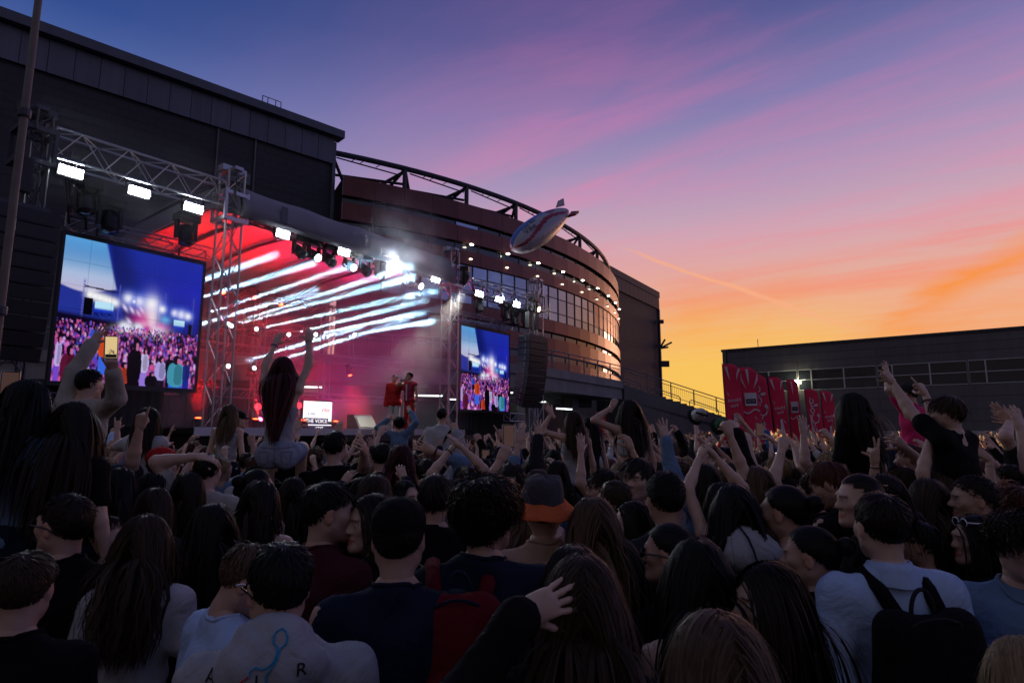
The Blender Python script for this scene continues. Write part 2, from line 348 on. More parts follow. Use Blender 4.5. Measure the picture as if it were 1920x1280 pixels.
# roof truss ring
def ap(r, a, z): return (AC[0] + r * math.cos(R_(a)), AC[1] + r * math.sin(R_(a)), z)
ta = np.arange(-63.4, -5, 6.8)
tops = [ap(AR - 1.2, a, 24.35) for a in np.arange(-64, -4, 1.7)]
G().tube(tops, .24, 8).obj('top_chord', M_STEEL, arena)
for i, a in enumerate(ta):
    A = ap(AR - 1.2, a, 24.3); B = ap(AR - 1.2, a, 22.0)
    bar('truss_post', A, B, .2, M_STEEL, arena)
    bar('truss_diagonal', A, ap(AR - 4.5, a + 2.6, 22.1), .14, M_STEEL, arena)
    bar('truss_diagonal', A, ap(AR - 5.5, a - 1.4, 22.1), .14, M_STEEL, arena)
    bar('truss_diagonal', ap(AR - 1.2, a, 24.1), ap(AR - 7, a - 4.3, 22.1), .15, M_STEEL, arena)
    bar('truss_tie', ap(AR - 1.6, a, 23.1), ap(AR - 3.2, a - 6.2, 23.35), .12, M_STEEL, arena)
    bar('catwalk_rail', ap(AR - 1.0, a + .4, 23.9), ap(AR - 1.0, a + 6.3, 23.55), .06, M_STEEL, arena)
    for k in (1.6, 2.4, 3.9):
        bar('catwalk_bracket', ap(AR - 1.0, a + k, 23.75), ap(AR - .8, a + k + .5, 24.1), .035, M_STEEL, arena, 5)
# ------------------------------------------------------------------ tall clad block at left
def wall_frame(p0, p1):
    p0, p1 = np.array(p0, float), np.array(p1, float); L = np.linalg.norm(p1 - p0); u = (p1 - p0) / L; return p0, u, np.array([u[1], -u[0]]), L
p0, u, nf, L = wall_frame((-52, 11.68), (-13.68, 47.77))     # nf faces the crowd
def W(p0, u, nf, a, d, z): q = p0 + u * a + nf * d; return (q[0], q[1], z)
blk = empty('arena_end_block', W(p0, u, nf, L / 2, 0, 0), label='tall dark clad block with pale roof fascia rising at left', cat='building')
ang = math.atan2(u[1], u[0])
g = G().prism([W(p0, u, nf, 0, 0, 0)[:2], W(p0, u, nf, L - .9, 0, 0)[:2], W(p0, u, nf, L - .9, -30, 0)[:2], W(p0, u, nf, 0, -30, 0)[:2]], 0, 25.2)
wme = g.me('clad_wall', M_CLADG); uv_planar(wme, (u[0], u[1], 0), (0, 0, 1)); obj('clad_wall', wme, blk)
for k, a in enumerate(np.arange(L - 1.6, 0, -1.32)):
    block('fascia_panel', W(p0, u, nf, a, .12, 24.3), (1.29, .22, 2.1), M_FASC, blk, ang)
block('roof_edge', W(p0, u, nf, L / 2 - .2, .2, 25.72), (L - .2, 1.1, .62), M_FASC, blk, ang)
block('roof_slab', W(p0, u, nf, L / 2 - .2, -14.6, 25.95), (L - .2, 30.2, .25), M_STEEL, blk, ang)
block('corner_flashing', W(p0, u, nf, L - .85, .06, 12.6), (.28, .3, 25.0), M_FASC, blk, ang)
for a in (L - 9.6, L - 7.0): bar('downpipe', W(p0, u, nf, a, .1, 0), W(p0, u, nf, a, .1, 23.2), .07, M_FASC, blk)
g = G().box(W(p0, u, nf, L - 8.35, .02, 20.1), (2.3, .18, .85), ang).obj('window', M_FRAME, blk)
block('pane', W(p0, u, nf, L - 8.35, .1, 19.95), (2.1, .06, .42), M_GLASSD, blk, ang)
for z in np.arange(3, 23, 3.4): block('cladding_joint', W(p0, u, nf, L / 2 - .5, .012, z), (L - 1.4, .02, .05), M_CORE, blk, ang)
lad = G()
for k, a in enumerate((L - 6.6, L - 6.2, L - 5.6, L - 5.2)): lad.tube([W(p0, u, nf, a, -.2, 26.0), W(p0, u, nf, a, -.2, 27.0)], .035, 5)
for z in (26.5, 27.0): lad.tube([W(p0, u, nf, L - 6.6, -.2, z), W(p0, u, nf, L - 5.2, -.2, z)], .03, 5)
lad.obj('roof_rail', M_STEEL, blk)
# ------------------------------------------------------------------ far end block at right of the arena
p0, u, nf, L = wall_frame((10.5, 82.1), (24.86, 104.15)); ang = math.atan2(u[1], u[0])
b2 = empty('far_end_block', W(p0, u, nf, L / 2, 0, 0), label='narrow dark clad block closing the far end of the arena', cat='building')
wme = G().prism([W(p0, u, nf, 0, 0, 0)[:2], W(p0, u, nf, L, 0, 0)[:2], W(p0, u, nf, L, -25, 0)[:2], W(p0, u, nf, 0, -25, 0)[:2]], 0, 23.0).me('clad_wall', M_CLADG)
uv_planar(wme, (u[0], u[1], 0), (0, 0, 1)); obj('clad_wall', wme, b2)
for a in np.arange(L - .8, 0, -1.6): block('fascia_panel', W(p0, u, nf, a, .1, 24.0), (1.56, .25, 2.0), M_CLAD, b2, ang)
block('roof_edge', W(p0, u, nf, L / 2 + .05, -12, 25.5), (L + .2, 24.6, 1.0), M_CLAD, b2, ang)
block('corner_flashing', W(p0, u, nf, L - .1, .1, 11.5), (.35, .35, 23), M_FASC, b2, ang)
# ------------------------------------------------------------------ warehouse at right
p0, u, nf, L = wall_frame((20.15, 58.98), (64, 27.2)); ang = math.atan2(u[1], u[0])
wh = empty('warehouse', W(p0, u, nf, L / 2, 0, 0), label='long low grey panelled warehouse with window band at right', cat='building')
G().prism([W(p0, u, nf, 0, 0, 0)[:2], W(p0, u, nf, L, 0, 0)[:2], W(p0, u, nf, L, -30, 0)[:2], W(p0, u, nf, 0, -30, 0)[:2]], 0, 9.7).obj('core_wall', M_CORE, wh)
BW = 6.1
for i in range(int(L // BW)):
    a = .35 + BW * (i + .5)
    for z0, z1 in ((7.66, 8.36), (8.38, 9.04), (9.06, 9.74), (4.9, 5.78), (3.95, 4.88), (3.0, 3.93), (2.3, 2.98)):
        block('wall_panel', W(p0, u, nf, a, .08, (z0 + z1) / 2), (BW - .06, .16, z1 - z0), M_WARE, wh, ang)
    block('seam_cover', W(p0, u, nf, a + BW / 2, .17, 6.0), (.12, .07, 7.4), M_CONCD, wh, ang)
    for j, (o0, o1) in enumerate(((-BW / 2, -BW / 2 + 1.1), (-BW / 2 + 1.1, 0.6), (.6, BW / 2))):
        for z0, z1 in ((5.9, 6.7), (6.76, 7.58)):
            block('window_pane', W(p0, u, nf, a + (o0 + o1) / 2, .05, (z0 + z1) / 2), (o1 - o0 - .08, .06, z1 - z0), M_GLASSD, wh, ang)
        block('mullion', W(p0, u, nf, a + o0, .14, 6.74), (.09 if j else .15, .12, 1.8), M_WHITEF, wh, ang)
for z in (5.84, 6.73, 7.62): block('transom', W(p0, u, nf, L / 2, .12, z), (L - .3, .1, .06), M_WHITEF, wh, ang)
block('plinth', W(p0, u, nf, L / 2, .1, 1.14), (L, .2, 2.28), M_PALE, wh, ang)
block('parapet', W(p0, u, nf, L / 2, -.1, 9.85), (L + .3, .7, .22), M_STEEL, wh, ang)
block('corner_flashing', W(p0, u, nf, .12, .12, 5.0), (.3, .3, 9.6), M_CONCD, wh, ang)
bar('lightning_rod', W(p0, u, nf, 3.2, 0, 9.9), W(p0, u, nf, 3.2, 0, 10.7), .03, M_STEEL, wh)
o = G().box(W(p0, u, nf, 6.4, .55, 6.55), (.36, .25, .26), ang).obj('wall_lamp', emis('wall_lamp_glow', (1, .95, .6), 45), wh)
bar('lamp_arm', W(p0, u, nf, 6.4, .1, 6.75), W(p0, u, nf, 6.4, .55, 6.75), .04, M_STEEL, wh)
G().box(W(p0, u, nf, 9.4, .3, 7.4), (.9, .08, .12), ang).obj('wall_bracket', M_STEEL, wh)
# ------------------------------------------------------------------ raised walkway and stair
dk = empty('raised_walkway', (2, 33, 0), label='raised concrete walkway with steel railing in front of the arena', cat='walkway')
dp = [(-26, 25.6), (-16, 25.9), (-7, 27.2), (-1, 29.6), (1.48, 32.0), (4.4, 36.5), (7.23, 41.0)]
def off(poly, d):
    out = []
    for i in range(len(poly)):
        a = np.array(poly[max(i - 1, 0)]); b = np.array(poly[min(i + 1, len(poly) - 1)]); t = (b - a) / np.linalg.norm(b - a); out.append(tuple(np.array(poly[i]) + np.array([-t[1], t[0]]) * d))
    return out
inner = off(dp, 9)
G().prism(dp + inner[::-1], 4.25, 5.3).obj('deck_slab', M_CONC, dk)
G().prism(off(dp, -.12) + off(dp, .25)[::-1], 4.95, 5.42).obj('edge_kerb', M_CONC, dk)
G().prism(off(dp, 6.5) + off(dp, 6.9)[::-1], 0, 4.25).obj('back_wall', M_PALE, dk)
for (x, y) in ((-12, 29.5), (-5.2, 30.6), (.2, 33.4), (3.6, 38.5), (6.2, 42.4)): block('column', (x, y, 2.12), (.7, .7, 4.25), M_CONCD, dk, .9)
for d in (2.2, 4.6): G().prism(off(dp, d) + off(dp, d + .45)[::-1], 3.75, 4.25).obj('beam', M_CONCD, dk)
def railing(pts, h, parent, z=None, dz=.13, posts=True):
    P = np.array(pts, float)
    for h_, r in ((h, .035), (h - .22, .022), (.12, .022)): G().tube(P + np.array([0, 0, h_]), r, 6).obj('rail', M_STEELR, parent)
    seg = np.linalg.norm(np.diff(P, axis=0), axis=1); s = np.r_[0, np.cumsum(seg)]
    n = int(s[-1] / 1.9) + 1
    for t in np.linspace(0, s[-1], n + 1):
        q = [np.interp(t, s, P[:, k]) for k in range(3)]; bar('railing_post', q, (q[0], q[1], q[2] + h), .038, M_STEELR, parent, 6)
    g = G()
    for t in np.arange(0, s[-1], dz):
        q = np.array([np.interp(t, s, P[:, k]) for k in range(3)]); g.tube([q + [0, 0, .12], q + [0, 0, h - .22]], .009, 4, cap=False)
    tag(g.obj('balusters', M_STEELR, parent), kind='stuff')
M_STEELR = mat('painted_rail', (.20, .20, .235), .5, .3)
railing([(x, y, 5.3) for x, y in dp], 1.12, dk)
for i, (x, y, rz) in enumerate(((-9.5, 28.6, .25), (-4.0, 29.4, .3), (-1.2, 31.0, .4), (.6, 32.9, .55), (1.4, 34.6, .9), (3.0, 36.0, .9), (3.0, 38.5, 1.0), (-2.6, 32.5, .4))):
    z = 4.12 - .35 * (i % 3)
    t = empty('tube_light', (x, y, z), label='tube light', cat='light')
    t['label'] = 'fluorescent tube light under the raised walkway, %s counted from the left' % ('first', 'second', 'third', 'fourth', 'fifth', 'sixth', 'seventh', 'eighth')[i]
    t['group'] = 'tube lights under the walkway'
    block('tube', (x, y, z), (1.5, .09, .05), E_TUBE, t, rz); block('housing', (x, y, z + .06), (1.56, .16, .06), M_WHITEF, t, rz)
    bar('hanger', (x, y, z + .05), (x, y, 4.25), .012, M_STEEL, t, 5)
st = empty('staircase', (12, 44, 0), label='wide outdoor stair with steel handrails beside the walkway', cat='stairs')
S0, S1 = np.array([7.3, 41.1]), np.array([25.5, 46.4]); su = (S1 - S0) / np.linalg.norm(S1 - S0); sn = np.array([-su[1], su[0]]); SL = np.linalg.norm(S1 - S0)
NS = 36
for i in range(NS):
    a = SL * (i + .5) / NS; z = 5.3 * (1 - (i + .5) / NS); q = S0 + su * a + sn * 4.0
    block('step', (q[0], q[1], z / 2), (SL / NS + .03 * (i % 2) - .012, 8.0, z), M_CONC, st, math.atan2(su[1], su[0]))
g = G(); q0, q1 = S0 - sn * .2, S1 - sn * .2
V = [(q0[0], q0[1], 4.2), (q1[0], q1[1], -.8), (q1[0], q1[1], .15), (q0[0], q0[1], 5.15)]
V2 = [(v[0] + sn[0] * .3, v[1] + sn[1] * .3, v[2]) for v in V]
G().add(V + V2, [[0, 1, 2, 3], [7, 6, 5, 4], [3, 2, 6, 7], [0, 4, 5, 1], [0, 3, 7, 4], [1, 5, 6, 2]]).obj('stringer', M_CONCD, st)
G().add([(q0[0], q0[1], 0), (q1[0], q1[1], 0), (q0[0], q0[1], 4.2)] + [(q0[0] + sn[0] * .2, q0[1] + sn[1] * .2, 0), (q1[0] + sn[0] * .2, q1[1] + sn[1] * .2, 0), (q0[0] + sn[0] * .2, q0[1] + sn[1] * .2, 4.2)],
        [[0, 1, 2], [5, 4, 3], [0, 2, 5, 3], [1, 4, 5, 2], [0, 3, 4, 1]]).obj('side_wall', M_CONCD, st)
railing([(q0[0], q0[1], 5.3), (q1[0], q1[1], .2)], 1.05, st, dz=.16)
for j, d in enumerate((2.7, 5.3, 8.0)):
    for k in range(6):
        a0, a1 = SL * (.02 + .165 * k), SL * (.14 + .165 * k); pa, pb = S0 + su * a0 + sn * d, S0 + su * a1 + sn * d
        za, zb = 5.3 * (1 - a0 / SL), 5.3 * (1 - a1 / SL)
        G().tube([(pa[0], pa[1], za), (pa[0], pa[1], za + .9), (pa[0] + su[0] * .12, pa[1] + su[1] * .12, za + 1.02), (pb[0], pb[1], zb + 1.02), (pb[0] + su[0] * .1, pb[1] + su[1] * .1, zb + .9), (pb[0] + su[0] * .1, pb[1] + su[1] * .1, zb)], .035, 6).obj('handrail', M_STEELR, st)
# street lamp beside the far block
sl = empty('street_lamp', (27.2, 103.5, 0), label='slim street lamp with splayed flood heads beside the far block', cat='street lamp')
bx, by = 1237, 103.0
base = PY(1239, 700, by); bar('pole', (base[0], by, 0), (base[0], by, 20.6), .14, M_STEEL, sl)
for dx, dz in ((.9, 1.5), (2.0, 1.0), (-.9, 1.0), (1.4, .2)): bar('lamp_head', (base[0], by, 16.2), (base[0] + dx, by, 16.2 + dz), .16, M_STEEL, sl)
block('sign_box', (base[0] + .8, by, 13.6), (1.3, .3, 1.0), M_STEEL, sl); block('camera_box', (base[0] + .3, by, 20.7), (.9, .5, .6), M_STEEL, sl)
# worn steel pole close at left
pp = PY(35, 300, 4.0)
po = empty('steel_pole', (pp[0], 4.0, 0), label='worn rusty steel pole standing close at the left edge', cat='pole')
G().tube([(pp[0], 4.0, 0), (pp[0], 4.0, 2.6), (pp[0], 4.0, 5.6)], [.029, .026, .022], 12).obj('shaft', M_RUST, po, True)
G().lathe([(.09, 0), (.09, .02), (.05, .03), (.05, .1)], 12, (pp[0], 4.0, 0)).obj('base_plate', M_STEEL, po)
for z in (2.72, 4.1): G().lathe([(.036, 0), (.04, .01), (.04, .05), (.036, .06)], 12, (pp[0], 4.0, z)).obj('clamp_band', M_STEEL, po)
# ================================================================== THE STAGE
T1 = np.array([-6.68, 14.17]); SU = np.array([.58117, .81378]); SN = np.array([-SU[1], SU[0]]); SANG = math.atan2(SU[1], SU[0])
def SP(a, d, z): q = T1 + SU * a + SN * d; return np.array([q[0], q[1], z])
def sbox(g, a0, a1, d0, d1, z0, z1, mi=0): return g.box(SP((a0 + a1) / 2, (d0 + d1) / 2, (z0 + z1) / 2), (a1 - a0, d1 - d0, z1 - z0), SANG, mi)
def truss(name, p, q, w, label, cell=.5, faces=(0, 1, 2, 3), cr=.026, br=.012, group=None, joined=False, upv=(0, 0, 1), m=None, h=None):
    m = m or M_ALU; h = h or w
    p, q = np.array(p, float), np.array(q, float); t = q - p; L = np.linalg.norm(t); t /= L
    a = np.array(upv, float); a -= t * (a @ t); a /= np.linalg.norm(a); b = np.cross(t, a)
    cs = [b * w / 2 + a * h / 2, b * w / 2 - a * h / 2, -b * w / 2 - a * h / 2, -b * w / 2 + a * h / 2]
    e = empty(name, tuple(p), label=label, cat='truss', group=group)
    for c in cs: bar('chord', p + c, q + c, cr, m, e, 8)
    n = max(2, int(round(L / cell))); g = G()
    for f in faces:
        c0, c1 = cs[f], cs[(f + 1) % 4]
        for i in range(n):
            A = p + t * (L * i / n) + (c0 if (i + f) % 2 else c1); B = p + t * (L * (i + 1) / n) + (c1 if (i + f) % 2 else c0)
            if joined: g.tube([A, B], br, 5, cap=False)
            else: bar('brace', A, B, br, m, e, 5)
        for i in (0, n):
            A, B = p + t * (L * i / n) + c0, p + t * (L * i / n) + c1
            if joined: g.tube([A, B], br * 1.3, 5, cap=False)
            else: bar('end_brace', A, B, br * 1.3, m, e, 5)
    if joined: tag(g.obj('braces', m, e), kind='stuff')
    return e
def tower(a, top, label, d=0.0, m=None):
    m = m or M_ALU; e = truss('truss_tower', SP(a, d, .05), SP(a, d, top), .40, label, .5, upv=(SU[0], SU[1], 0), m=m)
    sl = G()
    for s1 in (-1, 1):
        for s2 in (-1, 1): sl.box(SP(a + .27 * s1, d + .27 * s2, 7.25), (.06, .06, .75), SANG)
    for z in (6.92, 7.55):
        for s1 in (-1, 1):
            sl.box(SP(a, d + .27 * s1, z), (.6, .07, .09), SANG); sl.box(SP(a + .27 * s1, d, z), (.07, .6, .09), SANG)
    sl.obj('sleeve_block', m, e)
    hd = G(); sbox(hd, a - .3, a + .3, d - .1, d + .1, top, top + .14); sbox(hd, a - .1, a + .1, d - .3, d + .3, top + .02, top + .10)
    hd.obj('top_head', m, e); G().box(SP(a, d, .03), (.9, .9, .06), SANG).obj('base_plate', M_ALU, e)
    G().tube([SP(a - .08, d - .33, top), SP(a - .08, d - .33, 7.5)], .02, 5).obj('hoist_chain', M_STEEL, e)
    return e
tower(0, 8.12, 'tall aluminium truss tower right of the large screen'); tower(7.9, 8.1, 'slender truss tower left of the small screen')
tower(13.15, 8.1, 'far truss tower behind the hanging speaker column at right'); tower(-3.9, 7.9, 'dark truss tower at the left edge behind the pole', m=M_STEEL)
truss('header_truss', SP(-3.62, 0, 7.42), SP(-.25, 0, 7.5), .42, 'sloping header truss carrying three white panel lights at left', .42, h=.58)
truss('header_truss', SP(8.25, 0, 7.1), SP(12.9, 0, 7.12), .42, 'header truss carrying three panel lights above the small screen', .42, h=.5)
truss('header_truss', SP(.3, .1, 7.26), SP(7.6, .1, 7.26), .3, 'dark lighting truss under the front edge of the canopy', .5, faces=(0, 2), m=M_STEEL, joined=True)
truss('screen_truss', SP(-2.85, 1.45, 6.42), SP(.35, 1.45, 6.42), .36, 'short truss hanging directly above the large left screen', .38, faces=(0, 1, 2), cr=.022, h=.3)
truss('screen_truss', SP(8.95, .5, 6.12), SP(11.95, .5, 6.12), .34, 'short truss hanging directly above the small right screen', .36, faces=(0, 1, 2), cr=.022, h=.26)
truss('ground_truss', SP(-4.6, 1.2, 2.62), SP(-2.6, 1.2, 2.62), .3, 'low truss stub left of the large screen', .4, joined=True, m=M_STEEL)
truss('ground_truss', SP(12.0, .6, 2.62), SP(13.0, .6, 2.62), .3, 'low truss stub right of the small screen', .4, joined=True)
truss('rake_truss', SP(-2.5, 1.6, 6.5), SP(-3.1, .3, 7.3), .3, 'leaning black truss behind the left panel lights', .3, joined=True, m=M_STEEL)
# back frame of the stage
for a, l in ((2.2, 'rear truss upright at the left of the stage back wall'), (8.0, 'rear truss upright in the middle of the red haze'), (5.1, 'rear truss upright behind the presenter screen')):
    truss('rear_upright', SP(a, 6.6, 2.1), SP(a, 6.6, 7.0), .3, l, .45, cr=.024, joined=True, upv=(SU[0], SU[1], 0))
truss('rear_crossbar', SP(1.6, 6.5, 3.35), SP(12.0, 6.5, 3.4), .3, 'lower rear crossbar truss spanning the stage back', .34, cr=.024, faces=(0, 1, 2))
truss('rear_crossbar', SP(1.6, 6.5, 4.85), SP(12.0, 6.5, 4.95), .3, 'middle rear crossbar truss spanning the stage back', .4, cr=.022, joined=True)
truss('rear_crossbar', SP(-.2, 6.4, 6.85), SP(9.5, 6.4, 6.85), .3, 'upper rear crossbar truss under the canopy back edge', .45, cr=.022, joined=True, m=M_STEEL)
# platform and drapes
stg = empty('stage_platform', tuple(SP(4, 3, 0)), label='black-skirted concert stage platform under the canopy', cat='stage')
sbox(G(), -.6, 8.4, -.25, 7.4, 1.98, 2.1).obj('deck', M_BLACK, stg); sbox(G(), -.5, 8.3, -.15, 7.3, 0, 1.975).obj('skirt', M_CLOTHB, stg)
sbox(G(), 2.6, 7.7, -2.0, -.3, 1.80, 1.95).obj('thrust_deck', M_BLACK, stg); sbox(G(), 2.7, 7.6, -1.9, -.3, 0, 1.795).obj('thrust_skirt', M_CLOTHB, stg)
sbox(G(), -.62, 8.42, -.29, -.25, 1.93, 2.12).obj('edge_trim', M_ALU, stg)
def drape(a0, a1, d, z0, z1, label):
    n = int((a1 - a0) / .06); V = []
    for i in range(n + 1):
        a = a0 + (a1 - a0) * i / n; w = .035 * math.sin(i * 1.9) + .02 * math.sin(i * .73)
        V += [SP(a, d + w, z0), SP(a, d + w * .5, z1)]
    o = obj('drape', mesh('drape', V, [[2 * i, 2 * i + 2, 2 * i + 3, 2 * i + 1] for i in range(n)], M_CLOTHB, True))
    s = o.modifiers.new('thick', 'SOLIDIFY'); s.thickness = .01
    return tag(o, label, 'drape', 'black drapes beside the stage')
drape(-6.2, -.35, 1.7, 0, 3.0, 'black drape hanging below the large left screen'); drape(8.4, 12.9, .9, 0, 2.8, 'black drape hanging below the small right screen')
# canopy
cv = empty('stage_canopy', tuple(SP(4, 2, 7)), label='grey fabric stage canopy with red-lit underside', cat='canopy')
M_CANV = mat('canopy_fabric', (.22, .22, .26), .75, bump=(2.5, .5, .06), var=(1.2, .18))
M_CANU = mat('canopy_lining', (.62, .60, .60), .8, var=(1.0, .1))
def sheet(name, prof, m, na=26, sag=.05, a0=.12, a1=7.78):
    V = []; k = len(prof)
    for i in range(na + 1):
        s = i / na; a = a0 + (a1 - a0) * s
        for j, (d, z) in enumerate(prof):
            w = sag * math.sin(math.pi * ((s * 4) % 1)) * math.sin(math.pi * j / (k - 1))
            V.append(SP(a, d, z - w - .10 * s * (z < 7.3)))
    o = obj(name, mesh(name, V, [[i * k + j, i * k + j + 1, (i + 1) * k + j + 1, (i + 1) * k + j] for i in range(na) for j in range(k - 1)], m, True), cv); 
    o.modifiers.new('thick', 'SOLIDIFY').thickness = .012; return o
sheet('fascia', [(-.34, 7.02), (-.36, 7.3), (-.24, 7.62), (0, 7.86), (.5, 8.02), (1.4, 8.12)], M_CANV)
sheet('top_sheet', [(1.4, 8.12), (3.2, 8.15), (5.2, 7.95), (7.2, 7.5)], M_CANV)
sheet('underside', [(-.30, 7.05), (.2, 7.36), (1.2, 7.55), (2.6, 7.6), (4.2, 7.5), (5.8, 7.25), (7.2, 6.95)], M_CANU, sag=.10)
for s in (.12, .30, .54, .78):
    a = .12 + 7.66 * s; G().tube([SP(a, d, z - .06 - .02 * s) for d, z in ((-.2, 7.0), (.3, 7.3), (1.2, 7.47), (2.6, 7.5), (4.2, 7.4), (6.9, 6.95))], .05, 6).obj('rib', M_STEEL, cv)
for a in (.14, 7.76):
    g = G(); P = [(-.34, 7.04), (0, 7.84), (1.4, 8.1), (5.2, 7.94), (7.2, 7.5), (7.2, 6.95), (4.2, 7.48), (1.2, 7.53)]
    g.add([SP(a, d, z) for d, z in P] + [SP(a + .012, d, z) for d, z in P], [list(range(8))[::-1], list(range(8, 16))]).obj('gable', M_CANV, cv)
for a, h in ((1.2, .42), (3.9, .36)):
    G().box(SP(a, -.385, 7.36), (.18, .01, h), SANG).obj('patch', M_FASC, cv)
# ---- LED walls
def led_picture(nx, ny):
    u, v = np.meshgrid(np.linspace(0, 1, nx), np.linspace(0, 1, ny)); im = np.zeros((ny, nx, 3)); r = np.random.default_rng(5)
    def lin(c): return np.array(srgb(*c)[:3])
    def put(mk, c, a=1.0):
        mk = (mk * a)[..., None]; im[:] = im * (1 - mk) + lin(c) * mk
    sm = lambda x: np.clip(x, 0, 1)
    im[:] = lin((22, 26, 120)); put(sm(1 - v * 2.2), (30, 48, 165)); put(sm((u - .45) * 2) * sm(1 - abs(v - .25) * 3), (34, 40, 190), .8)
    put((np.sin(u * 190) > .93) * (u > .48) * 1.0, (45, 60, 190), .35); put((np.sin(v * 260) > .6) * 1.0, (18, 20, 100), .25)
    edge = .275 + .28 * v
    sky = sm((edge - u) * 60); put(sky * sm(v * 4), (158, 196, 232)); put(sky * sm(1 - v * 4), (92, 165, 225)); put(sky * sm((v - .18) * 6), (205, 185, 215), .7)
    hill = sm((v - .335 - .03 * np.sin(u * 11)) * 80) * sm((edge + .02 - u) * 60); put(hill, (36, 50, 150)); put(sm((u - edge) * 50) * sm((.20 - (u - edge)) * 9), (16, 22, 96), .8)
    def blob(x, y, rx, ry, c, a=1.0, p=1.0): put(np.exp(-(((u - x) / rx) ** 2 + ((v - y) / ry) ** 2) ** p), c, a)
    for x in (.147, .385, .72, .945): put((abs(u - x) < .007) * (v > .28) * (v < .60) * (.6 + .4 * np.sin(v * 300)), (95, 95, 190), .9)
    put((abs(v - .33 - (u - .15) * .05) < .006) * (u > .15) * (u < .38), (20, 20, 60), .9)
    for k in range(6): blob(.19 + .034 * k, .385 + .006 * k, .030, .028, (255, 255, 255), 1)
    for x, y, s in ((.45, .37, .034), (.53, .38, .034), (.62, .385, .05), (.70, .41, .026), (.80, .425, .024), (.855, .43, .03), (.905, .435, .026), (.49, .385, .012)): blob(x, y, s * 1.7, s * 1.7, (70, 110, 255), .7); blob(x, y, s, s, (255, 255, 255))
    for x, y in ((.43, .44), (.48, .45), (.53, .47), (.47, .54), (.58, .54), (.55, .44)):
        d = ((u - x) * .6 + (v - y) * .8); e = ((u - x) * .8 - (v - y) * .6); put(np.exp(-(d / .03) ** 2 - (e / .012) ** 2), (225, 215, 255))
    blob(.62, .50, .055, .13, (255, 245, 255)); blob(.56, .52, .07, .07, (225, 40, 150), .8); blob(.70, .55, .05, .035, (225, 50, 180), .8); blob(.73, .49, .04, .03, (110, 190, 255), .8)
    for x0, x1, y0, y1 in ((.225, .35, .425, .53), (.795, .885, .475, .57)):
        mk = ((u > x0) & (u < x1) & (v > y0) & (v < y1)) * 1.0; put(mk, (28, 60, 200)); put(mk * sm(((y0 + (y1 - y0) * .55) - v) * 60), (190, 235, 255)); put(mk * sm((v - (y0 + (y1 - y0) * .6)) * 60) * (r.random(im.shape[:2]) > .4), (14, 16, 70))
    for x0, x1, y0, y1 in ((.155, .215, .41, .53), (.915, .945, .50, .60)): put(((u > x0) & (u < x1) & (v > y0) & (v < y1)) * 1.0, (6, 6, 14))
    put(sm((v - .535 - .06 * (u - .4)) * 30), (14, 8, 34))
    for x in (.43, .46, .53, .545): blob(x, .575, .03, .03, (235, 235, 255))
    blob(.66, .59, .085, .045, (255, 235, 255)); blob(.60, .575, .03, .03, (215, 40, 160)); blob(.45, .60, .07, .025, (240, 240, 255))
    pal = [(196, 84, 170), (214, 120, 200), (130, 50, 130), (170, 60, 160), (96, 60, 190), (60, 70, 200), (210, 90, 150), (20, 8, 30), (16, 6, 24), (28, 10, 44), (10, 6, 18), (120, 100, 220), (226, 176, 226), (150, 44, 110), (34, 16, 60), (12, 8, 22)]
    for k in range(2600):
        t = r.random() ** .8; y = .575 + .43 * t ** 1.35; x = r.random(); s = .0045 + .026 * (y - .56) ; c = pal[r.integers(len(pal))]
        x0, x1 = max(0, int((x - 4 * s) * nx)), min(nx, int((x + 4 * s) * nx) + 1); y0, y1 = max(0, int((y - 5 * s) * ny)), min(ny, int((y + 5 * s) * ny) + 1)
        uu, vv = u[y0:y1, x0:x1], v[y0:y1, x0:x1]
        mk = np.clip(2.4 * np.exp(-((uu - x) / s) ** 2 - ((vv - y) / (s * r.uniform(1.2, 2.6))) ** 2) - .6, 0, 1)[..., None] * .9
        im[y0:y1, x0:x1] = im[y0:y1, x0:x1] * (1 - mk) + lin(c) * mk
    def fig(x, y, w, h, shirt, legs, head=(20, 10, 24), skin=(190, 110, 150)):
        put(1.0 * (((u - x) / (w * .8)) ** 4 + ((v - y - h * .62) / (h * .5)) ** 4 < 1), legs)
        put(1.0 * ((abs((u - x) / w)) ** 3 + (abs(v - y) / (h * .42)) ** 3 < 1), shirt); put(1.0 * ((abs((u - x - w * .25) / (w * .5))) ** 3 + (abs(v - y) / (h * .34)) ** 3 < 1), tuple(int(c * .8) for c in shirt))
        put(1.0 * (((u - x) / (w * .42)) ** 2 + ((v - y + h * .52) / (h * .17)) ** 2 < 1), head); put(1.0 * (((u - x - w * .25) / (w * .22)) ** 2 + ((v - y + h * .48) / (h * .1)) ** 2 < 1), skin)
    fig(.10, .90, .05, .22, (90, 20, 50), (30, 14, 30)); fig(.03, .82, .02, .2, (190, 170, 230), (120, 70, 200)); fig(.325, .745, .052, .17, (205, 72, 28), (58, 104, 225), (60, 26, 30))
    fig(.46, .93, .055, .14, (188, 60, 36), (20, 8, 16)); fig(.245, .66, .03, .09, (50, 80, 200), (20, 14, 40)); fig(.60, .83, .032, .17, (196, 186, 232), (150, 120, 220)); fig(.53, .86, .05, .3, (8, 5, 12), (6, 4, 10))
    fig(.725, .88, .042, .17, (172, 160, 226), (20, 12, 30)); fig(.79, .84, .03, .14, (14, 8, 20), (10, 8, 20)); fig(.845, .90, .066, .22, (66, 150, 176), (40, 90, 220)); fig(.925, .88, .03, .16, (30, 40, 130), (24, 40, 150)); fig(.66, .96, .045, .1, (12, 6, 14), (6, 4, 10))
    sx = (np.abs((u * 6) % 1 - .0) < .02) | (np.abs((v * 6) % 1) < .02); im *= np.where(sx, .72, 1.0)[..., None]
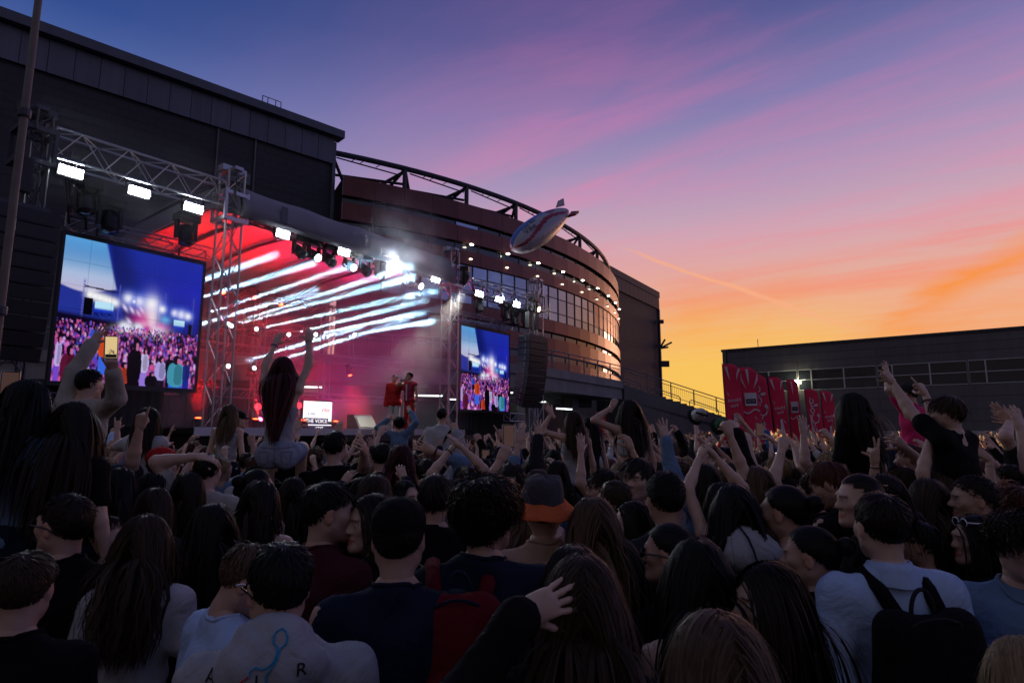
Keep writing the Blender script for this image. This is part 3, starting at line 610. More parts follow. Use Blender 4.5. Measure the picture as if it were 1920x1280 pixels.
    im *= (.82 + .18 * (np.indices((ny, nx))[0] % 2))[..., None]
    return np.clip(im, 0, 1)
NXL, NYL = 210, 210
LP = led_picture(NXL, NYL)
M_SCR = bpy.data.materials.new('led_picture'); M_SCR.use_nodes = True
_t = NT(M_SCR.node_tree); _t.t.nodes.clear(); _a = _t.n('ShaderNodeVertexColor', layer_name='pic')
_e = _t.n('ShaderNodeEmission', inp={0: _a.outputs[0], 1: 1.0}); _o = _t.n('ShaderNodeOutputMaterial'); _t.link(_e.outputs[0], _o.inputs[0])
def screen(a0, a1, d, z0, z1, label, me=None):
    loc = SP((a0 + a1) / 2, d, (z0 + z1) / 2); e = empty('led_screen', tuple(loc), SANG, label=label, cat='screen')
    if me is None:
        X, Z = np.meshgrid(np.linspace(-.5, .5, NXL), np.linspace(.5, -.5, NYL)); V = np.stack([X, 0 * X, Z], -1).reshape(-1, 3)
        i = np.arange(NXL * NYL).reshape(NYL, NXL); Fc = np.stack([i[:-1, :-1], i[1:, :-1], i[1:, 1:], i[:-1, 1:]], -1).reshape(-1, 4)
        me = mesh('picture', V, Fc, M_SCR); ca = me.color_attributes.new('pic', 'FLOAT_COLOR', 'POINT')
        ca.data.foreach_set('color', np.concatenate([LP.reshape(-1, 3), np.ones((NXL * NYL, 1))], 1).astype(np.float32).ravel())
    o = obj('picture', me, e, keep=False); o.scale = (a1 - a0, 1, z1 - z0); o.location = (0, -.002, 0)
    W_, H_ = a1 - a0, z1 - z0
    for i in range(6):
        for j in range(6):
            c = obj('cabinet', _unit.setdefault('cab%d' % int(a0), G().box((0, 0, 0), (W_ / 6 - .004, .08, H_ / 6 - .004)).me('cabinet', M_BLACK)), e, keep=False); c.location = (W_ * (i - 2.5) / 6, .05, H_ * (j - 2.5) / 6)
    g = G()
    for x in (-.51, .51): g.box((x * W_, .04, 0), (.03 * W_ * .6, .14, H_ * 1.06))
    for z in (-.515, .515): g.box((0, .04, z * H_), (W_ * 1.0, .13, .03 * H_))
    o = g.obj('frame', M_BLACK); o.parent = e
    for x in (-.3, .3): g2 = G().tube([(x * W_, .04, H_ * .52), (x * W_, .04, H_ * .60)], .02, 5).obj('hanger', M_STEEL); g2.parent = e
    return me
_pm = screen(-2.85, .08, 1.2, 3.03, 6.08, 'large led screen at left showing the crowd and stage')
screen(9.07, 11.98, .5, 2.84, 5.8, 'smaller led screen at right showing the crowd and stage', _pm)
# ---- line arrays
def line_array(a, d, ztop, n, h, w, dep, label, curl):
    e = empty('line_array', tuple(SP(a, d, ztop)), label=label, cat='speaker'); y, z, th = 0.0, ztop, 0.0
    for i in range(n):
        c = SP(a, d + y, z - h / 2)
        ax = Matrix.Rotation(SANG, 3, 'Z') @ Matrix.Rotation(th, 3, 'X'); A = np.array(ax).T
        V = np.array([[-w / 2, -dep / 2, -h * .48], [w / 2, -dep / 2, -h * .48], [w / 2 * .8, dep / 2, -h * .38], [-w / 2 * .8, dep / 2, -h * .38], [-w / 2, -dep / 2, h * .48], [w / 2, -dep / 2, h * .48], [w / 2 * .8, dep / 2, h * .38], [-w / 2 * .8, dep / 2, h * .38]])
        g = G().add(V @ A + c, [[3, 2, 1, 0], [4, 5, 6, 7], [0, 1, 5, 4], [1, 2, 6, 5], [2, 3, 7, 6], [3, 0, 4, 7]])
        cab = g.obj('cabinet', M_BLACK, e); gr = G().box((np.array([[0, -dep / 2 - .006, 0]]) @ A)[0] + c, (w * .94, .01, h * .8), ax=A).obj('grille', M_BLACK, cab)
        for sx in (-1, 1): G().box((np.array([[sx * (w / 2 + .008), -dep * .2, 0]]) @ A)[0] + c, (.014, .05, h * .7), ax=A).obj('rigging_plate', M_FRAME, cab)
        z -= h * math.cos(th); y += h * math.sin(th) * 1.0; th += curl
    for s in (-.25, .25): G().tube([SP(a + s, d, ztop), SP(a + s, d, 7.0)], .03, 6).obj('chain', M_STEEL, e)
    sbox(G(), a - w * .4, a + w * .4, d - dep * .4, d + dep * .4, ztop, ztop + .08).obj('bumper', M_STEEL, e)
    for s in (-.22, .22): sbox(G(), a + s - .11, a + s + .11, d - .1, d + .1, ztop + .35, ztop + .95).obj('hoist_motor', M_BLACK, e)
    return e
line_array(11.75, -.75, 5.58, 11, .235, 1.25, .62, 'black hanging line array speaker right of the small screen', .03)
line_array(-4.45, -.9, 5.72, 10, .25, 1.45, .7, 'black hanging line array speaker at the left edge', .028)
# ---- lights
def aim_spot(name, p, tgt, e, size, col, blend=.25, rad=.06, parent=None):
    l = bpy.data.lights.new(name, 'SPOT'); l.energy = e; l.spot_size = R_(size); l.spot_blend = blend; l.color = col; l.shadow_soft_size = rad
    o = bpy.data.objects.new(name, l); o.location = p; o.rotation_mode = 'QUATERNION'; o.rotation_quaternion = (Vector(tgt) - Vector(p)).to_track_quat('-Z', 'Y'); link(o, parent); return o
FRONT = np.array([-SN[0], -SN[1], 0.0])
ordn = ('first', 'second', 'third', 'fourth', 'fifth', 'sixth', 'seventh', 'eighth', 'ninth', 'tenth', 'eleventh', 'twelfth', 'thirteenth')
def led_panel(a, d, z, label, w=.40, h=.17):
    e = empty('panel_light', tuple(SP(a, d, z)), SANG, label=label, cat='stage light', group='white panel lights on the trusses')
    tl = Matrix.Rotation(R_(12), 3, 'X'); A = np.array(tl).T
    for g, nm, m in ((G().box((0, -.052, 0), (w, .01, h), ax=A), 'led_face', E_LED), (G().box((0, 0, 0), (w + .05, .09, h + .05), ax=A), 'housing', M_BLACK)): o = g.obj(nm, m); o.parent = e
    g = G()
    for s in (-1, 1): g.box((s * (w / 2 + .045), .02, .12), (.015, .04, .34))
    g.box((0, .02, .29), (w + .1, .04, .02)); o = g.obj('yoke', M_BLACK); o.parent = e
    o = G().tube([(0, .02, .29), (0, .02, .42)], .02, 5).obj('clamp', M_STEEL); o.parent = e
for i, a in enumerate((-3.31, -2.07, -.93)): led_panel(a, -.1, 6.95, '%s white panel light from left under the left header truss' % ordn[i])
for i, a in enumerate((1.24, 3.15, 6.85)): led_panel(a, -.25, 6.9, '%s white panel light from left along the canopy edge' % ordn[i], .35, .17)
for i, a in enumerate((9.3, 10.47, 11.6)): led_panel(a, -.1, 6.9, '%s white panel light from left above the small screen' % ordn[i])
def moving_head(p, aim, label, group, lit=None, s=1.0, up=1):
    p = np.array(p, float); e = empty('moving_head', tuple(p), label=label, cat='stage light', group=group)
    d = np.array(aim, float) - p; d /= np.linalg.norm(d); q = Vector(d).to_track_quat('Z', 'Y').to_matrix(); A = np.array(q).T
    hd = G().lathe([(.06, -.17), (.115, -.14), (.125, 0), (.11, .12), (.125, .15), (.125, .17)], 12, p, ax=A * s); hd.obj('lamp_head', M_BLACK, e, True)
    if lit: G().lathe([(.09, .0), (.085, .02), (.05, .035), (.0, .04)], 12, p + d * .165 * s, ax=A * s).obj('lens', lit, e, True)
    else: G().lathe([(.1, .0), (.09, .01), (.0, .012)], 12, p + d * .172 * s, ax=A * s).obj('lens', M_GLASSD, e, True)
    side = np.cross(d, [0, 0, 1.0]); side /= np.linalg.norm(side) + 1e-6
    for k in (-1, 1): G().box(p + side * k * .15 * s + np.array([0, 0, .08 * up * s]), (.045 * s, .09 * s, .34 * s), math.atan2(side[1], side[0])).obj('yoke_arm', M_BLACK, e)
    G().box(p + np.array([0, 0, .28 * up * s]), (.36 * s, .24 * s, .12 * s), math.atan2(side[1], side[0])).obj('base', M_BLACK, e)
    return e
for i, (a, lit) in enumerate(((1.9, None), (2.35, E_HEAD), (2.85, None), (3.55, E_HEAD), (4.1, None), (4.72, None), (5.9, None), (6.25, E_HEAD))):
    p = SP(a, -.05, 6.66); moving_head(p, p + FRONT * 1.2 + np.array([.3, 0, -1.3 + .5 * (lit is not None)]), '%s black moving head from left hanging under the canopy edge' % ordn[i], 'moving heads under the canopy edge', lit, 1.15)
# beam fixtures on the rear frame, each with its own narrow spot
beam_px = [(428.7, 612, 6.3), (475.7, 618, 6.3), (538, 628, 6.3), (588.7, 627.5, 6.3), (663, 627.5, 6.3), (423.7, 687.5, 6.3), (471.7, 691.7, 6.3)]
def PS(x, y, d):
    dd = ray(x, y); o = T1 + SN * d; t = (o @ SN) / (dd[:2] @ SN); return np.array([0, 0, CH]) + dd * t
ends = [(676, 546), (722, 565), (722, 582), (762, 592), (790, 606), (640, 622), (722, 612)]
BEAM = 1000000
beams = [(PS(x, y, d), PS(ex, ey, .4)) for (x, y, d), (ex, ey) in zip(beam_px, ends)]
for (a, z, ez) in ((.2, 5.75, 6.25), (1.35, 5.7, 6.4), (2.45, 5.62, 6.35), (.3, 4.95, 5.55), (-.9, 5.6, 6.2)): beams.append((SP(a + 1.2, 6.3, z), SP(a + 1.8, .4, ez)))
for i, (p, q) in enumerate(beams):
    e = moving_head(p, q, ('%s lit beam fixture on the rear frame' % ordn[i]) + (' of the stage, upper row' if p[2] > 5 else ' of the stage, lower row'), 'lit beam fixtures at the stage back', E_HEAD, .8, -1)
    d = (q - p) / np.linalg.norm(q - p); aim_spot('beam_lamp', p + d * .25, q, BEAM, 2.1, (.38, .75, 1.0), 1.0, .03, e)
    bar('drop_pipe', p + np.array([0, 0, -.35]), (p[0], p[1], 4.9 if p[2] > 5 else 3.4), .03, M_ALU, e, 6)
# red washes
reds = [(PS(655, 697, 5.5), np.array([.25, -.1, -1.0])), (PS(475, 553, 5.5), FRONT * .6 + np.array([0, 0, -.8])), (PS(525, 566, 5.5), FRONT * .6 + np.array([0, 0, -.8])), (PS(417, 543, 5.5), FRONT * .6 + np.array([0, 0, -.8]))]
for i, (p, d) in enumerate(reds):
    e = moving_head(p, p + d, '%s red wash lamp glowing at the stage back' % ordn[i], 'red wash lamps', E_RED, .8); aim_spot('red_lamp', p + d / np.linalg.norm(d) * .25, p + d, 500 if i else 4000, 50, (1, .008, .03), .6, .08, e)
for i, (a, d) in enumerate(((1.4, 3.4), (3.0, 3.2), (4.8, 3.4), (6.4, 3.8))):
    p = SP(a, d, 2.25); e = moving_head(p, p + np.array([0, 0, 1.0]) + FRONT * .05, '%s red floor wash on the stage pointing up' % ordn[i], 'red floor washes', E_RED, .9, -.6)
    aim_spot('red_lamp', p + np.array([0, 0, .3]), p + np.array([0, 0, 3]) + FRONT * .4, (1500, 1300, 600, 200)[i], 70, (1, .006, .006), .8, .1, e)
for i, (a, col) in enumerate(((7.2, (1, .03, .42)), (5.0, (1, .02, .24)))):
    p = SP(a, 6.2, 2.4); e = moving_head(p, p + FRONT + np.array([0, 0, .7]), '%s magenta floor wash at the stage rear' % ordn[i], 'magenta floor washes', emis('magenta_lens%d' % i, (1, .15, .5), 12), .9, -.6)
    aim_spot('magenta_lamp', p + FRONT * .3, p + FRONT * 2 + np.array([0, 0, 1.3]), 900, 80, col, .8, .1, e)
# white flare lamp inside the smoke, front key lights for the singers
p = PS(724, 503, -.3); e = moving_head(p, p + FRONT + np.array([-.1, -.2, -.1]), 'bright white moving head shining through the smoke plume', None, E_HEAD, 1.5); aim_spot('smoke_lamp', p + FRONT * .4, p + FRONT + np.array([-.1, -.5, -.1]), 260, 120, (.8, .92, 1), .6, .12, e)
p = SP(8.3, -.3, 7.2); e = moving_head(p, SP(7.2, 1.5, 3), 'black key spotlight clamped beside the right stage tower', None, None, 1.2); aim_spot('key_lamp', p + np.array([0, 0, -.3]), SP(5.0, -.9, 3), 4500, 34, (1, .93, .8), .5, .1, e)
p = SP(12.6, -.3, 6.9); e = moving_head(p, (16, 16, 2), 'amber audience floodlight on the far right truss tower', None, emis('amber_lens', (1, .72, .3), 8), 1.2); aim_spot('amber_lamp', p + np.array([.2, -.3, -.1]), (15, 17, 2.6), 13000, 62, (1, .74, .36), .6, .15, e)
for i, (x, y) in enumerate(((897, 575), (947, 590), (965, 600), (985, 600))):
    p = PS(x, y, .2); moving_head(p, p + np.array([0, 0, -1]) + FRONT * .3, '%s dark fixture hung above the small screen' % ordn[i], 'dark fixtures above the small screen', None, 1.3)
for i, (x, y) in enumerate(((160, 380), (205, 415), (75, 240), (348, 440))):
    p = PS(x, y, .8); moving_head(p, p + np.array([0, 0, -1]) + FRONT * .3, '%s dark fixture from left on the left rig' % ordn[i], 'dark fixtures on the left rig', None, 1.4)
# presenter screen with lettering
def text_me(body, size, m, ext=.004, align='CENTER'):
    cu = bpy.data.curves.new('t', 'FONT'); cu.body = body; cu.size = size; cu.extrude = ext; cu.align_x = align; cu.align_y = 'CENTER'; cu.resolution_u = 3
    o = bpy.data.objects.new('t', cu); COL.objects.link(o); dg = bpy.context.evaluated_depsgraph_get(); me = bpy.data.meshes.new_from_object(o.evaluated_get(dg))
    bpy.data.objects.remove(o); me.materials.clear(); me.materials.append(m); return me
E_WHT = emis('booth_white', (.93, .93, 1.0), 1.6); E_BLU = emis('booth_navy', (.01, .012, .05), 1.0); E_RD2 = emis('booth_red', (.9, .03, .06), 1.0)
bc = SP(5.5, 3.6, 2.5); bt = empty('presenter_screen', tuple(bc), SANG, label='white presenter screen lettered THE VOICE in the middle of the stage', cat='screen'); bt.scale = (.78, .78, .78)
def bpart(nm, g, m): o = g.obj(nm, m); o.parent = bt; return o
bpart('housing', G().box((0, .08, 0), (1.5, .12, 1.5)), M_BLACK); bpart('white_panel', G().box((0, .01, .28), (1.44, .01, .84)), E_WHT)
bpart('title_bar', G().box((-.05, -.002, -.13), (1.2, .01, .26)), E_BLU); bpart('lower_panel', G().box((0, .012, -.47), (1.44, .01, .42)), E_BLU); bpart('red_strip', G().box((-.2, .004, -.6), (.9, .01, .14)), E_RD2)
bpart('divider', G().box((0, .004, -.29), (1.44, .012, .04)), E_WHT)
for s, sz, m, x, z, nm in (('THE VOICE', .22, E_WHT, -.05, -.13, 'lettering'), ('ETO', .2, E_WHT, .1, -.44, 'lettering'), ('Vibe', .26, E_RD2, .38, .34, 'lettering'), ('Live', .22, E_BLU, -.32, .18, 'lettering')):
    o = obj(nm, text_me(s, sz, m), bt, keep=False); o.location = (x, -.012, z); o.rotation_euler = (math.pi / 2, 0, 0)
bpart('stand', G().box((0, .3, -.45), (.5, .4, .5)), M_BLACK)
for i, (x, y) in enumerate(((484, 762), (560, 760))):
    p = PS(x, y, 3.2); e = empty('globe_lamp', tuple(p), label='red globe lamp on a stand, %s of the presenter screen' % ('left', 'beside the left edge')[i], cat='stage light', group='red globe lamps')
    G().lathe([(0.01, -.1), (.07, -.08), (.1, 0), (.07, .08), (.01, .1)], 12, p).obj('globe', emis('red_globe%d' % i, (1, .03, .05), 4), e, True); G().tube([p - [0, 0, .1], (p[0], p[1], 2.1)], .03, 6).obj('stand', M_ALU, e)
# stage monitors and cases
def wedge(a, d, w, label, logo):
    e = empty('stage_monitor', tuple(SP(a, d, 2.1)), SANG, label=label, cat='speaker'); 
    o = G().add([(-w, -.28, 0), (w, -.28, 0), (w, .28, 0), (-w, .28, 0), (-w, .02, .42), (w, .02, .42), (w, .28, .42), (-w, .28, .42)], [[3, 2, 1, 0], [4, 5, 6, 7], [0, 1, 5, 4], [1, 2, 6, 5], [2, 3, 7, 6], [3, 0, 4, 7]]).obj('cabinet', mat('monitor_grey%d' % int(a), (.12, .13, .16), .6)); o.parent = e
    o = G().box((0, .29, .24), (.2, .01, .12)).obj('logo_plate', logo); o.parent = e
    o = G().box((0, -.14, .21), (w * 1.8, .02, .36), ax=np.array(Matrix.Rotation(R_(-36), 3, 'X')).T).obj('grille', M_BLACK); o.parent = e
wedge(4.55, .3, .34, 'grey stage monitor wedge with an orange badge near the stage edge', emis('badge', (1, .25, .1), .8)); wedge(6.3, .35, .3, 'small dark stage monitor wedge in front of the singers', M_STEEL)
for i, (a, d, sx, sz) in enumerate(((2.6, 6.0, .7, 1.2), (3.5, 6.2, .5, .8), (1.7, 5.6, .6, 1.0))):
    e = empty('speaker_cabinet', tuple(SP(a, d, 2.1)), SANG, label='%s black round-cone speaker cabinet at the stage back' % ordn[i], cat='speaker', group='speaker cabinets at the stage back')
    o = G().box((0, 0, sz / 2), (sx, .5, sz)).obj('cabinet', M_BLACK); o.parent = e
    for z in (.28, .72):
        o = G().lathe([(.02, 0), (sx * .33, 0), (sx * .36, .03), (sx * .3, .04)], 14, (0, -.26, sz * z), ax=np.array([[1, 0, 0], [0, 0, 1], [0, -1, 0]])).obj('cone', M_STEEL); o.parent = e
# stage haze: real scattering air, so that the beams show
def volume(name, verts_poly, z0, z1, dens, scale, lo, hi, label, col=(.9, .92, 1), step=1.0, aniso=.2, dmin=.12):
    m = bpy.data.materials.new(name); m.use_nodes = True; t = NT(m.node_tree); t.t.nodes.clear()
    tc = t.n('ShaderNodeTexCoord'); nz = t.n('ShaderNodeTexNoise', inp={'Vector': tc.outputs['Object'], 'Scale': scale, 'Detail': 3.0, 'Roughness': .6, 'Distortion': .5})
    dn = t.n('ShaderNodeMapRange', inp={0: nz.outputs[0], 1: lo, 2: hi, 3: dens * dmin, 4: dens * 1.5}).outputs[0]
    if callable(step): dn = t.math('MULTIPLY', dn, step(t, tc)); 
    v = t.n('ShaderNodeVolumePrincipled', inp={'Color': tuple(col) + (1,), 'Density': dn, 'Anisotropy': aniso}); o = t.n('ShaderNodeOutputMaterial'); t.link(v.outputs[0], o.inputs['Volume'])
    return G().prism(verts_poly, z0, z1).obj(name, m, label=label, cat='haze', kind='stuff')
# ================================================================== PEOPLE: body, hair and clothing generators
f32 = np.float32
def smin(a, b, k):
    h = np.maximum(k - np.abs(a - b), 0) / k; return np.minimum(a, b) - h * h * k * .25
class SDF:                                   # distance field on a grid, turned into one continuous surface
    def __init__(s, lo, hi, h):
        s.lo = np.array(lo, f32); s.h = f32(h); s.n = np.ceil((np.array(hi) - s.lo) / h).astype(int) + 1; s.f = np.full(s.n, .2, f32)
    def blk(s, lo, hi, pad):
        i0 = np.clip(((lo - pad - s.lo) / s.h).astype(int), 0, s.n - 1); i1 = np.clip(((hi + pad - s.lo) / s.h).astype(int) + 2, 1, s.n)
        ax = [s.lo[k] + s.h * np.arange(i0[k], i1[k], dtype=f32) for k in range(3)]
        return tuple(slice(a, b) for a, b in zip(i0, i1)), ax[0][:, None, None], ax[1][None, :, None], ax[2][None, None, :]
    def merge(s, sl, d, k, sub):
        if d.size == 0: return
        s.f[sl] = -smin(-s.f[sl], d, k) if sub else smin(s.f[sl], d, k)
    def cone(s, a, b, ra, rb, k=.03, flat=1.0, sub=False):       # flat > 1 squeezes along y
        a, b = np.array(a, f32), np.array(b, f32); m = max(ra, rb)
        sl, X, Y, Z = s.blk(np.minimum(a, b), np.maximum(a, b), m + k + .03)
        ba = b - a; L2 = ba @ ba + 1e-9; t = np.clip(((X - a[0]) * ba[0] + (Y - a[1]) * ba[1] + (Z - a[2]) * ba[2]) / L2, 0, 1)
        d = np.sqrt((X - a[0] - t * ba[0]) ** 2 + ((Y - a[1] - t * ba[1]) * flat) ** 2 + (Z - a[2] - t * ba[2]) ** 2) - (ra + (rb - ra) * t)
        s.merge(sl, d, k, sub); return s
    def ell(s, c, r, k=.03, sub=False, rot=None):
        c, r = np.array(c, f32), np.array(r, f32); m = np.full(3, r.max()) if rot is not None else r
        sl, X, Y, Z = s.blk(c - m, c + m, k + .03); X, Y, Z = X - c[0], Y - c[1], Z - c[2]
        if rot is not None:
            q = np.array(rot, f32); X, Y, Z = q[0][0] * X + q[1][0] * Y + q[2][0] * Z, q[0][1] * X + q[1][1] * Y + q[2][1] * Z, q[0][2] * X + q[1][2] * Y + q[2][2] * Z
        k0 = np.sqrt((X / r[0]) ** 2 + (Y / r[1]) ** 2 + (Z / r[2]) ** 2); k1 = np.sqrt((X / r[0] ** 2) ** 2 + (Y / r[1] ** 2) ** 2 + (Z / r[2] ** 2) ** 2) + 1e-6
        s.merge(sl, k0 * (k0 - 1) / k1, k, sub); return s
    def grid(s):
        sl, X, Y, Z = s.blk(s.lo, s.lo + s.h * s.n, 0); return X, Y, Z
    def cutz(s, z, below=True, k=.006):
        X, Y, Z = s.grid(); d = (z - Z) if below else (Z - z); s.f = -smin(-s.f, np.broadcast_to(-d, s.f.shape), k); return s
    def surf(s):
        f = np.pad(s.f, 1, constant_values=.2); lo = s.lo - s.h; ins = f < 0
        c = np.zeros(tuple(n - 1 for n in f.shape), np.uint8)
        for i in (0, 1):
            for j in (0, 1):
                for k in (0, 1): c += ins[i:f.shape[0] - 1 + i, j:f.shape[1] - 1 + j, k:f.shape[2] - 1 + k]
        act = (c > 0) & (c < 8); ix = np.argwhere(act); vid = np.full(c.shape, -1, np.int32); vid[act] = np.arange(len(ix))
        P = np.zeros((len(ix), 3), f32); W_ = np.zeros(len(ix), f32); cor = {}
        for i in (0, 1):
            for j in (0, 1):
                for k in (0, 1): cor[i, j, k] = f[ix[:, 0] + i, ix[:, 1] + j, ix[:, 2] + k]
        for a in cor:
            for ax in range(3):
                if a[ax] == 0:
                    b = list(a); b[ax] = 1; b = tuple(b); fa, fb = cor[a], cor[b]; m = (fa < 0) != (fb < 0)
                    t = np.where(m, fa / np.where(m, fa - fb, 1), 0); q = np.array(a, f32)[None].repeat(len(ix), 0); q[:, ax] = t; P += q * m[:, None]; W_ += m
        V = (ix + P / np.maximum(W_, 1)[:, None]) * s.h + lo
        Fs = []
        for ax in range(3):
            a1, a2 = (ax + 1) % 3, (ax + 2) % 3
            A = np.take(ins, range(f.shape[ax] - 1), ax); B = np.take(ins, range(1, f.shape[ax]), ax); e = np.argwhere(A != B)
            if not len(e): continue
            e = e[(e[:, a1] > 0) & (e[:, a2] > 0)]; o1 = np.zeros(3, int); o1[a1] = 1; o2 = np.zeros(3, int); o2[a2] = 1
            g = lambda q: vid[q[:, 0], q[:, 1], q[:, 2]]
            q = np.stack([g(e - o1 - o2), g(e - o2), g(e), g(e - o1)], 1); fl = ~A[e[:, 0], e[:, 1], e[:, 2]]; q[fl] = q[fl][:, ::-1]; Fs.append(q)
        return V.astype(f32), np.concatenate(Fs)
# ---- heads (origin at mid head, facing +Y)
SC, SR = np.array([0, -.010, .028]), np.array([.0785, .0985, .0925])
def make_head(male, h, smile=0.0):
    s = SDF((-.11, -.14, -.23), (.11, .15, .14), h); j = 1.0 if male else .9
    s.ell((0, -.012, .03), (.0745, .094, .087)).ell((0, .028, -.032), (.060 * j, .062, .084), .04)
    for x in (-1, 1):
        s.cone((x * .051 * j, .002, -.055), (x * .012, .068, -.094), .02, .018, .03); s.ell((x * .044, .056, -.015), (.021, .02, .018), .03)
    s.cone((-.034, .078, .024), (.034, .078, .024), .013, .013, .022); s.ell((0, .078, -.094), (.02, .016, .017), .022)
    s.cone((0, .086, .014), (0, .108 if male else .104, -.024), .0075, .0125, .014)
    for x in (-1, 1):
        s.ell((x * .011, .097, -.028), (.0085, .010, .0075), .008); s.ell((x * .032, .094, .001), (.019, .014, .013), .014, True); s.ell((x * .031, .0765, .001), (.0145, .0125, .0115), .004)
    s.ell((0, .090, -.057), (.022 + .006 * smile, .009, .0065), .008); s.ell((0, .088, -.0685), (.020 + .004 * smile, .0095, .0075), .008)
    s.ell((0, .100, -.0628), (.024 + .008 * smile, .014, .0016 + .004 * smile), .003, True)
    for x in (-1, 1):
        r = np.array(Matrix.Rotation(R_(-12), 3, 'X') @ Matrix.Rotation(R_(x * -14), 3, 'Z'))
        s.ell((x * .0775, -.004, -.006), (.0085, .0195, .032), .008, rot=r); s.ell((x * .087, .003, -.003), (.006, .011, .02), .006, True)
    r = .050 if male else .043
    s.cone((0, -.018, -.045), (0, -.036, -.21), r, r * 1.06, .03, .98)
    V, Fc = s.surf(); x, y, z = np.abs(V[:, 0]), V[:, 1], V[:, 2]; C = np.ones((len(V), 4), f32)
    def paint(m, c): C[m, :3] *= np.array(c, f32)
    paint((y > .074) & ((x / .027) ** 2 + ((z + .0635) / .013) ** 2 < 1), (.82, .5, .5))
    if smile: paint((y > .07) & ((x / .024) ** 2 + ((z + .0628) / .004) ** 2 < 1), (1.6, 2.6, 3.2))
    paint((y > .06) & (x > .012) & (x < .05) & (np.abs(z - .022 + (x - .03) ** 2 * 9) < (.0045 if male else .003)), (.18, .16, .16))
    e = (y > .07) & (((x - .031) / .013) ** 2 + ((z - .001) / .0052) ** 2 < 1); paint(e, (1.3, 1.9, 2.4)); paint(e & ((x - .031) ** 2 + (z - .001) ** 2 < .0055 ** 2), (.10, .06, .04))
    paint((y > .068) & (np.abs(((x - .031) / .014) ** 2 + ((z - .001) / .0065) ** 2 - 1.05) < .35) & (z > .001), (.35, .3, .3))
    if male: paint((z < -.045) & (y > .0) & (z > -.12) & ~((x < .02) & (z > -.075)), (.80, .78, .80))
    paint(x > .080, (1.05, .86, .82))
    return V, Fc, C
_heads = {}
def head(male, h, smile=0):
    k = (male, h, smile)
    if k not in _heads: _heads[k] = make_head(male, h, smile)
    return _heads[k]
# ---- hands (wrist at origin, fingers +Z, palm towards +Y, thumb on -X: a right hand)
HP = {'open': ([(6, 8, 5)] * 4, (-11, -3, 5, 13), (42, 12)), 'spread': ([(2, 6, 4)] * 4, (-19, -5, 9, 23), (58, 8)), 'relaxed': ([(18, 24, 14), (22, 28, 16), (27, 32, 18), (32, 34, 20)], (-7, -1, 4, 9), (34, 22)),
      'fist': ([(82, 96, 60)] * 4, (-2, 0, 2, 4), (14, 62)), 'point': ([(4, 4, 3), (80, 96, 60), (82, 96, 60), (84, 96, 60)], (-3, 0, 2, 4), (14, 60)), 'vee': ([(3, 5, 3), (3, 5, 3), (80, 95, 60), (82, 95, 60)], (-13, 9, 2, 4), (12, 62)),
      'horns': ([(3, 5, 3), (82, 95, 60), (82, 95, 60), (6, 8, 4)], (-9, 0, 2, 16), (12, 60)), 'grip': ([(48, 52, 30), (52, 54, 32), (54, 56, 32), (50, 50, 30)], (-3, 0, 3, 6), (30, 40)), 'flat': ([(4, 5, 3)] * 4, (-4, -1, 2, 5), (18, 14)),
      'claw': ([(30, 34, 22), (30, 36, 22), (32, 36, 22), (36, 38, 22)], (-14, -4, 6, 18), (44, 26)), 'cup': ([(60, 60, 30), (62, 62, 30), (64, 62, 30), (66, 60, 30)], (0, 0, 2, 4), (40, 40))}
_hands = {}
def hand(pose, h):
    if (pose, h) in _hands: return _hands[pose, h]
    curl, spr, (ta, tc) = HP[pose]; s = SDF((-.12, -.05, -.07), (.09, .13, .20), h)
    bx = (-.028, -.0095, .0095, .0275); bz = (.083, .087, .083, .073); ln = (.073, .081, .075, .058); rr = (.0088, .009, .0086, .0076)
    s.ell((0, 0, .047), (.037, .0125, .046), .01)
    for i in range(4): s.cone((bx[i] * .55, 0, .012), (bx[i], 0, bz[i]), .0125, .0108, .012)
    for i in range(4):
        p = np.array([bx[i], 0, bz[i]]); a = 0.0; sp = R_(spr[i])
        for j, fr in enumerate((.46, .30, .24)):
            a += R_(curl[i][j]); d = np.array([math.sin(sp) * math.cos(a), math.sin(a), math.cos(sp) * math.cos(a)]); q = p + d * ln[i] * fr
            s.cone(p, q, rr[i] * (1 - .08 * j), rr[i] * (.93 - .1 * j), .004); p = q
    t0 = np.array([-.016, .006, .016]); A, B = R_(ta), R_(tc); d = np.array([-math.sin(A) * math.cos(B), math.sin(B), math.cos(A) * math.cos(B)]); t1 = t0 + d * .042
    s.cone(t0, t1, .014, .0115, .014); fl = .5 if tc > 40 else 0
    d2 = d * (1 - fl) + np.array([fl * 1.3, fl * .4, .1]); d2 /= np.linalg.norm(d2); t2 = t1 + d2 * .031; s.cone(t1, t2, .0105, .0094, .005); s.cone(t2, t2 + (d2 + np.array([fl, 0, .2])) / np.linalg.norm(d2 + np.array([fl, 0, .2])) * .024, .0092, .0075, .004)
    s.cone((0, 0, -.06), (0, 0, .02), .0245, .026, .02, 1.35)
    V, Fc = s.surf(); C = np.ones((len(V), 4), f32); tip = V[:, 2] > .15; C[tip, :3] *= (1.02, .9, .88); _hands[pose, h] = (V, Fc, C); return V, Fc, C
def frame(z, y):
    z = np.array(z, float); z /= np.linalg.norm(z); y = np.array(y, float); y = y - z * (y @ z); y /= np.linalg.norm(y) + 1e-9; return np.stack([np.cross(y, z), y, z])   # rows
def ik(S, T, la, lb, pole):
    S, T = np.array(S, float), np.array(T, float); d = T - S; L = np.linalg.norm(d); mx = (la + lb) * .985
    if L > mx: T = S + d / L * mx; d = T - S; L = mx
    a = (la * la - lb * lb + L * L) / (2 * L); hh = math.sqrt(max(la * la - a * a, 1e-6)); n = d / L; p = np.array(pole, float); p = p - n * (p @ n); p /= np.linalg.norm(p) + 1e-9
    return S + n * a + p * hh, T
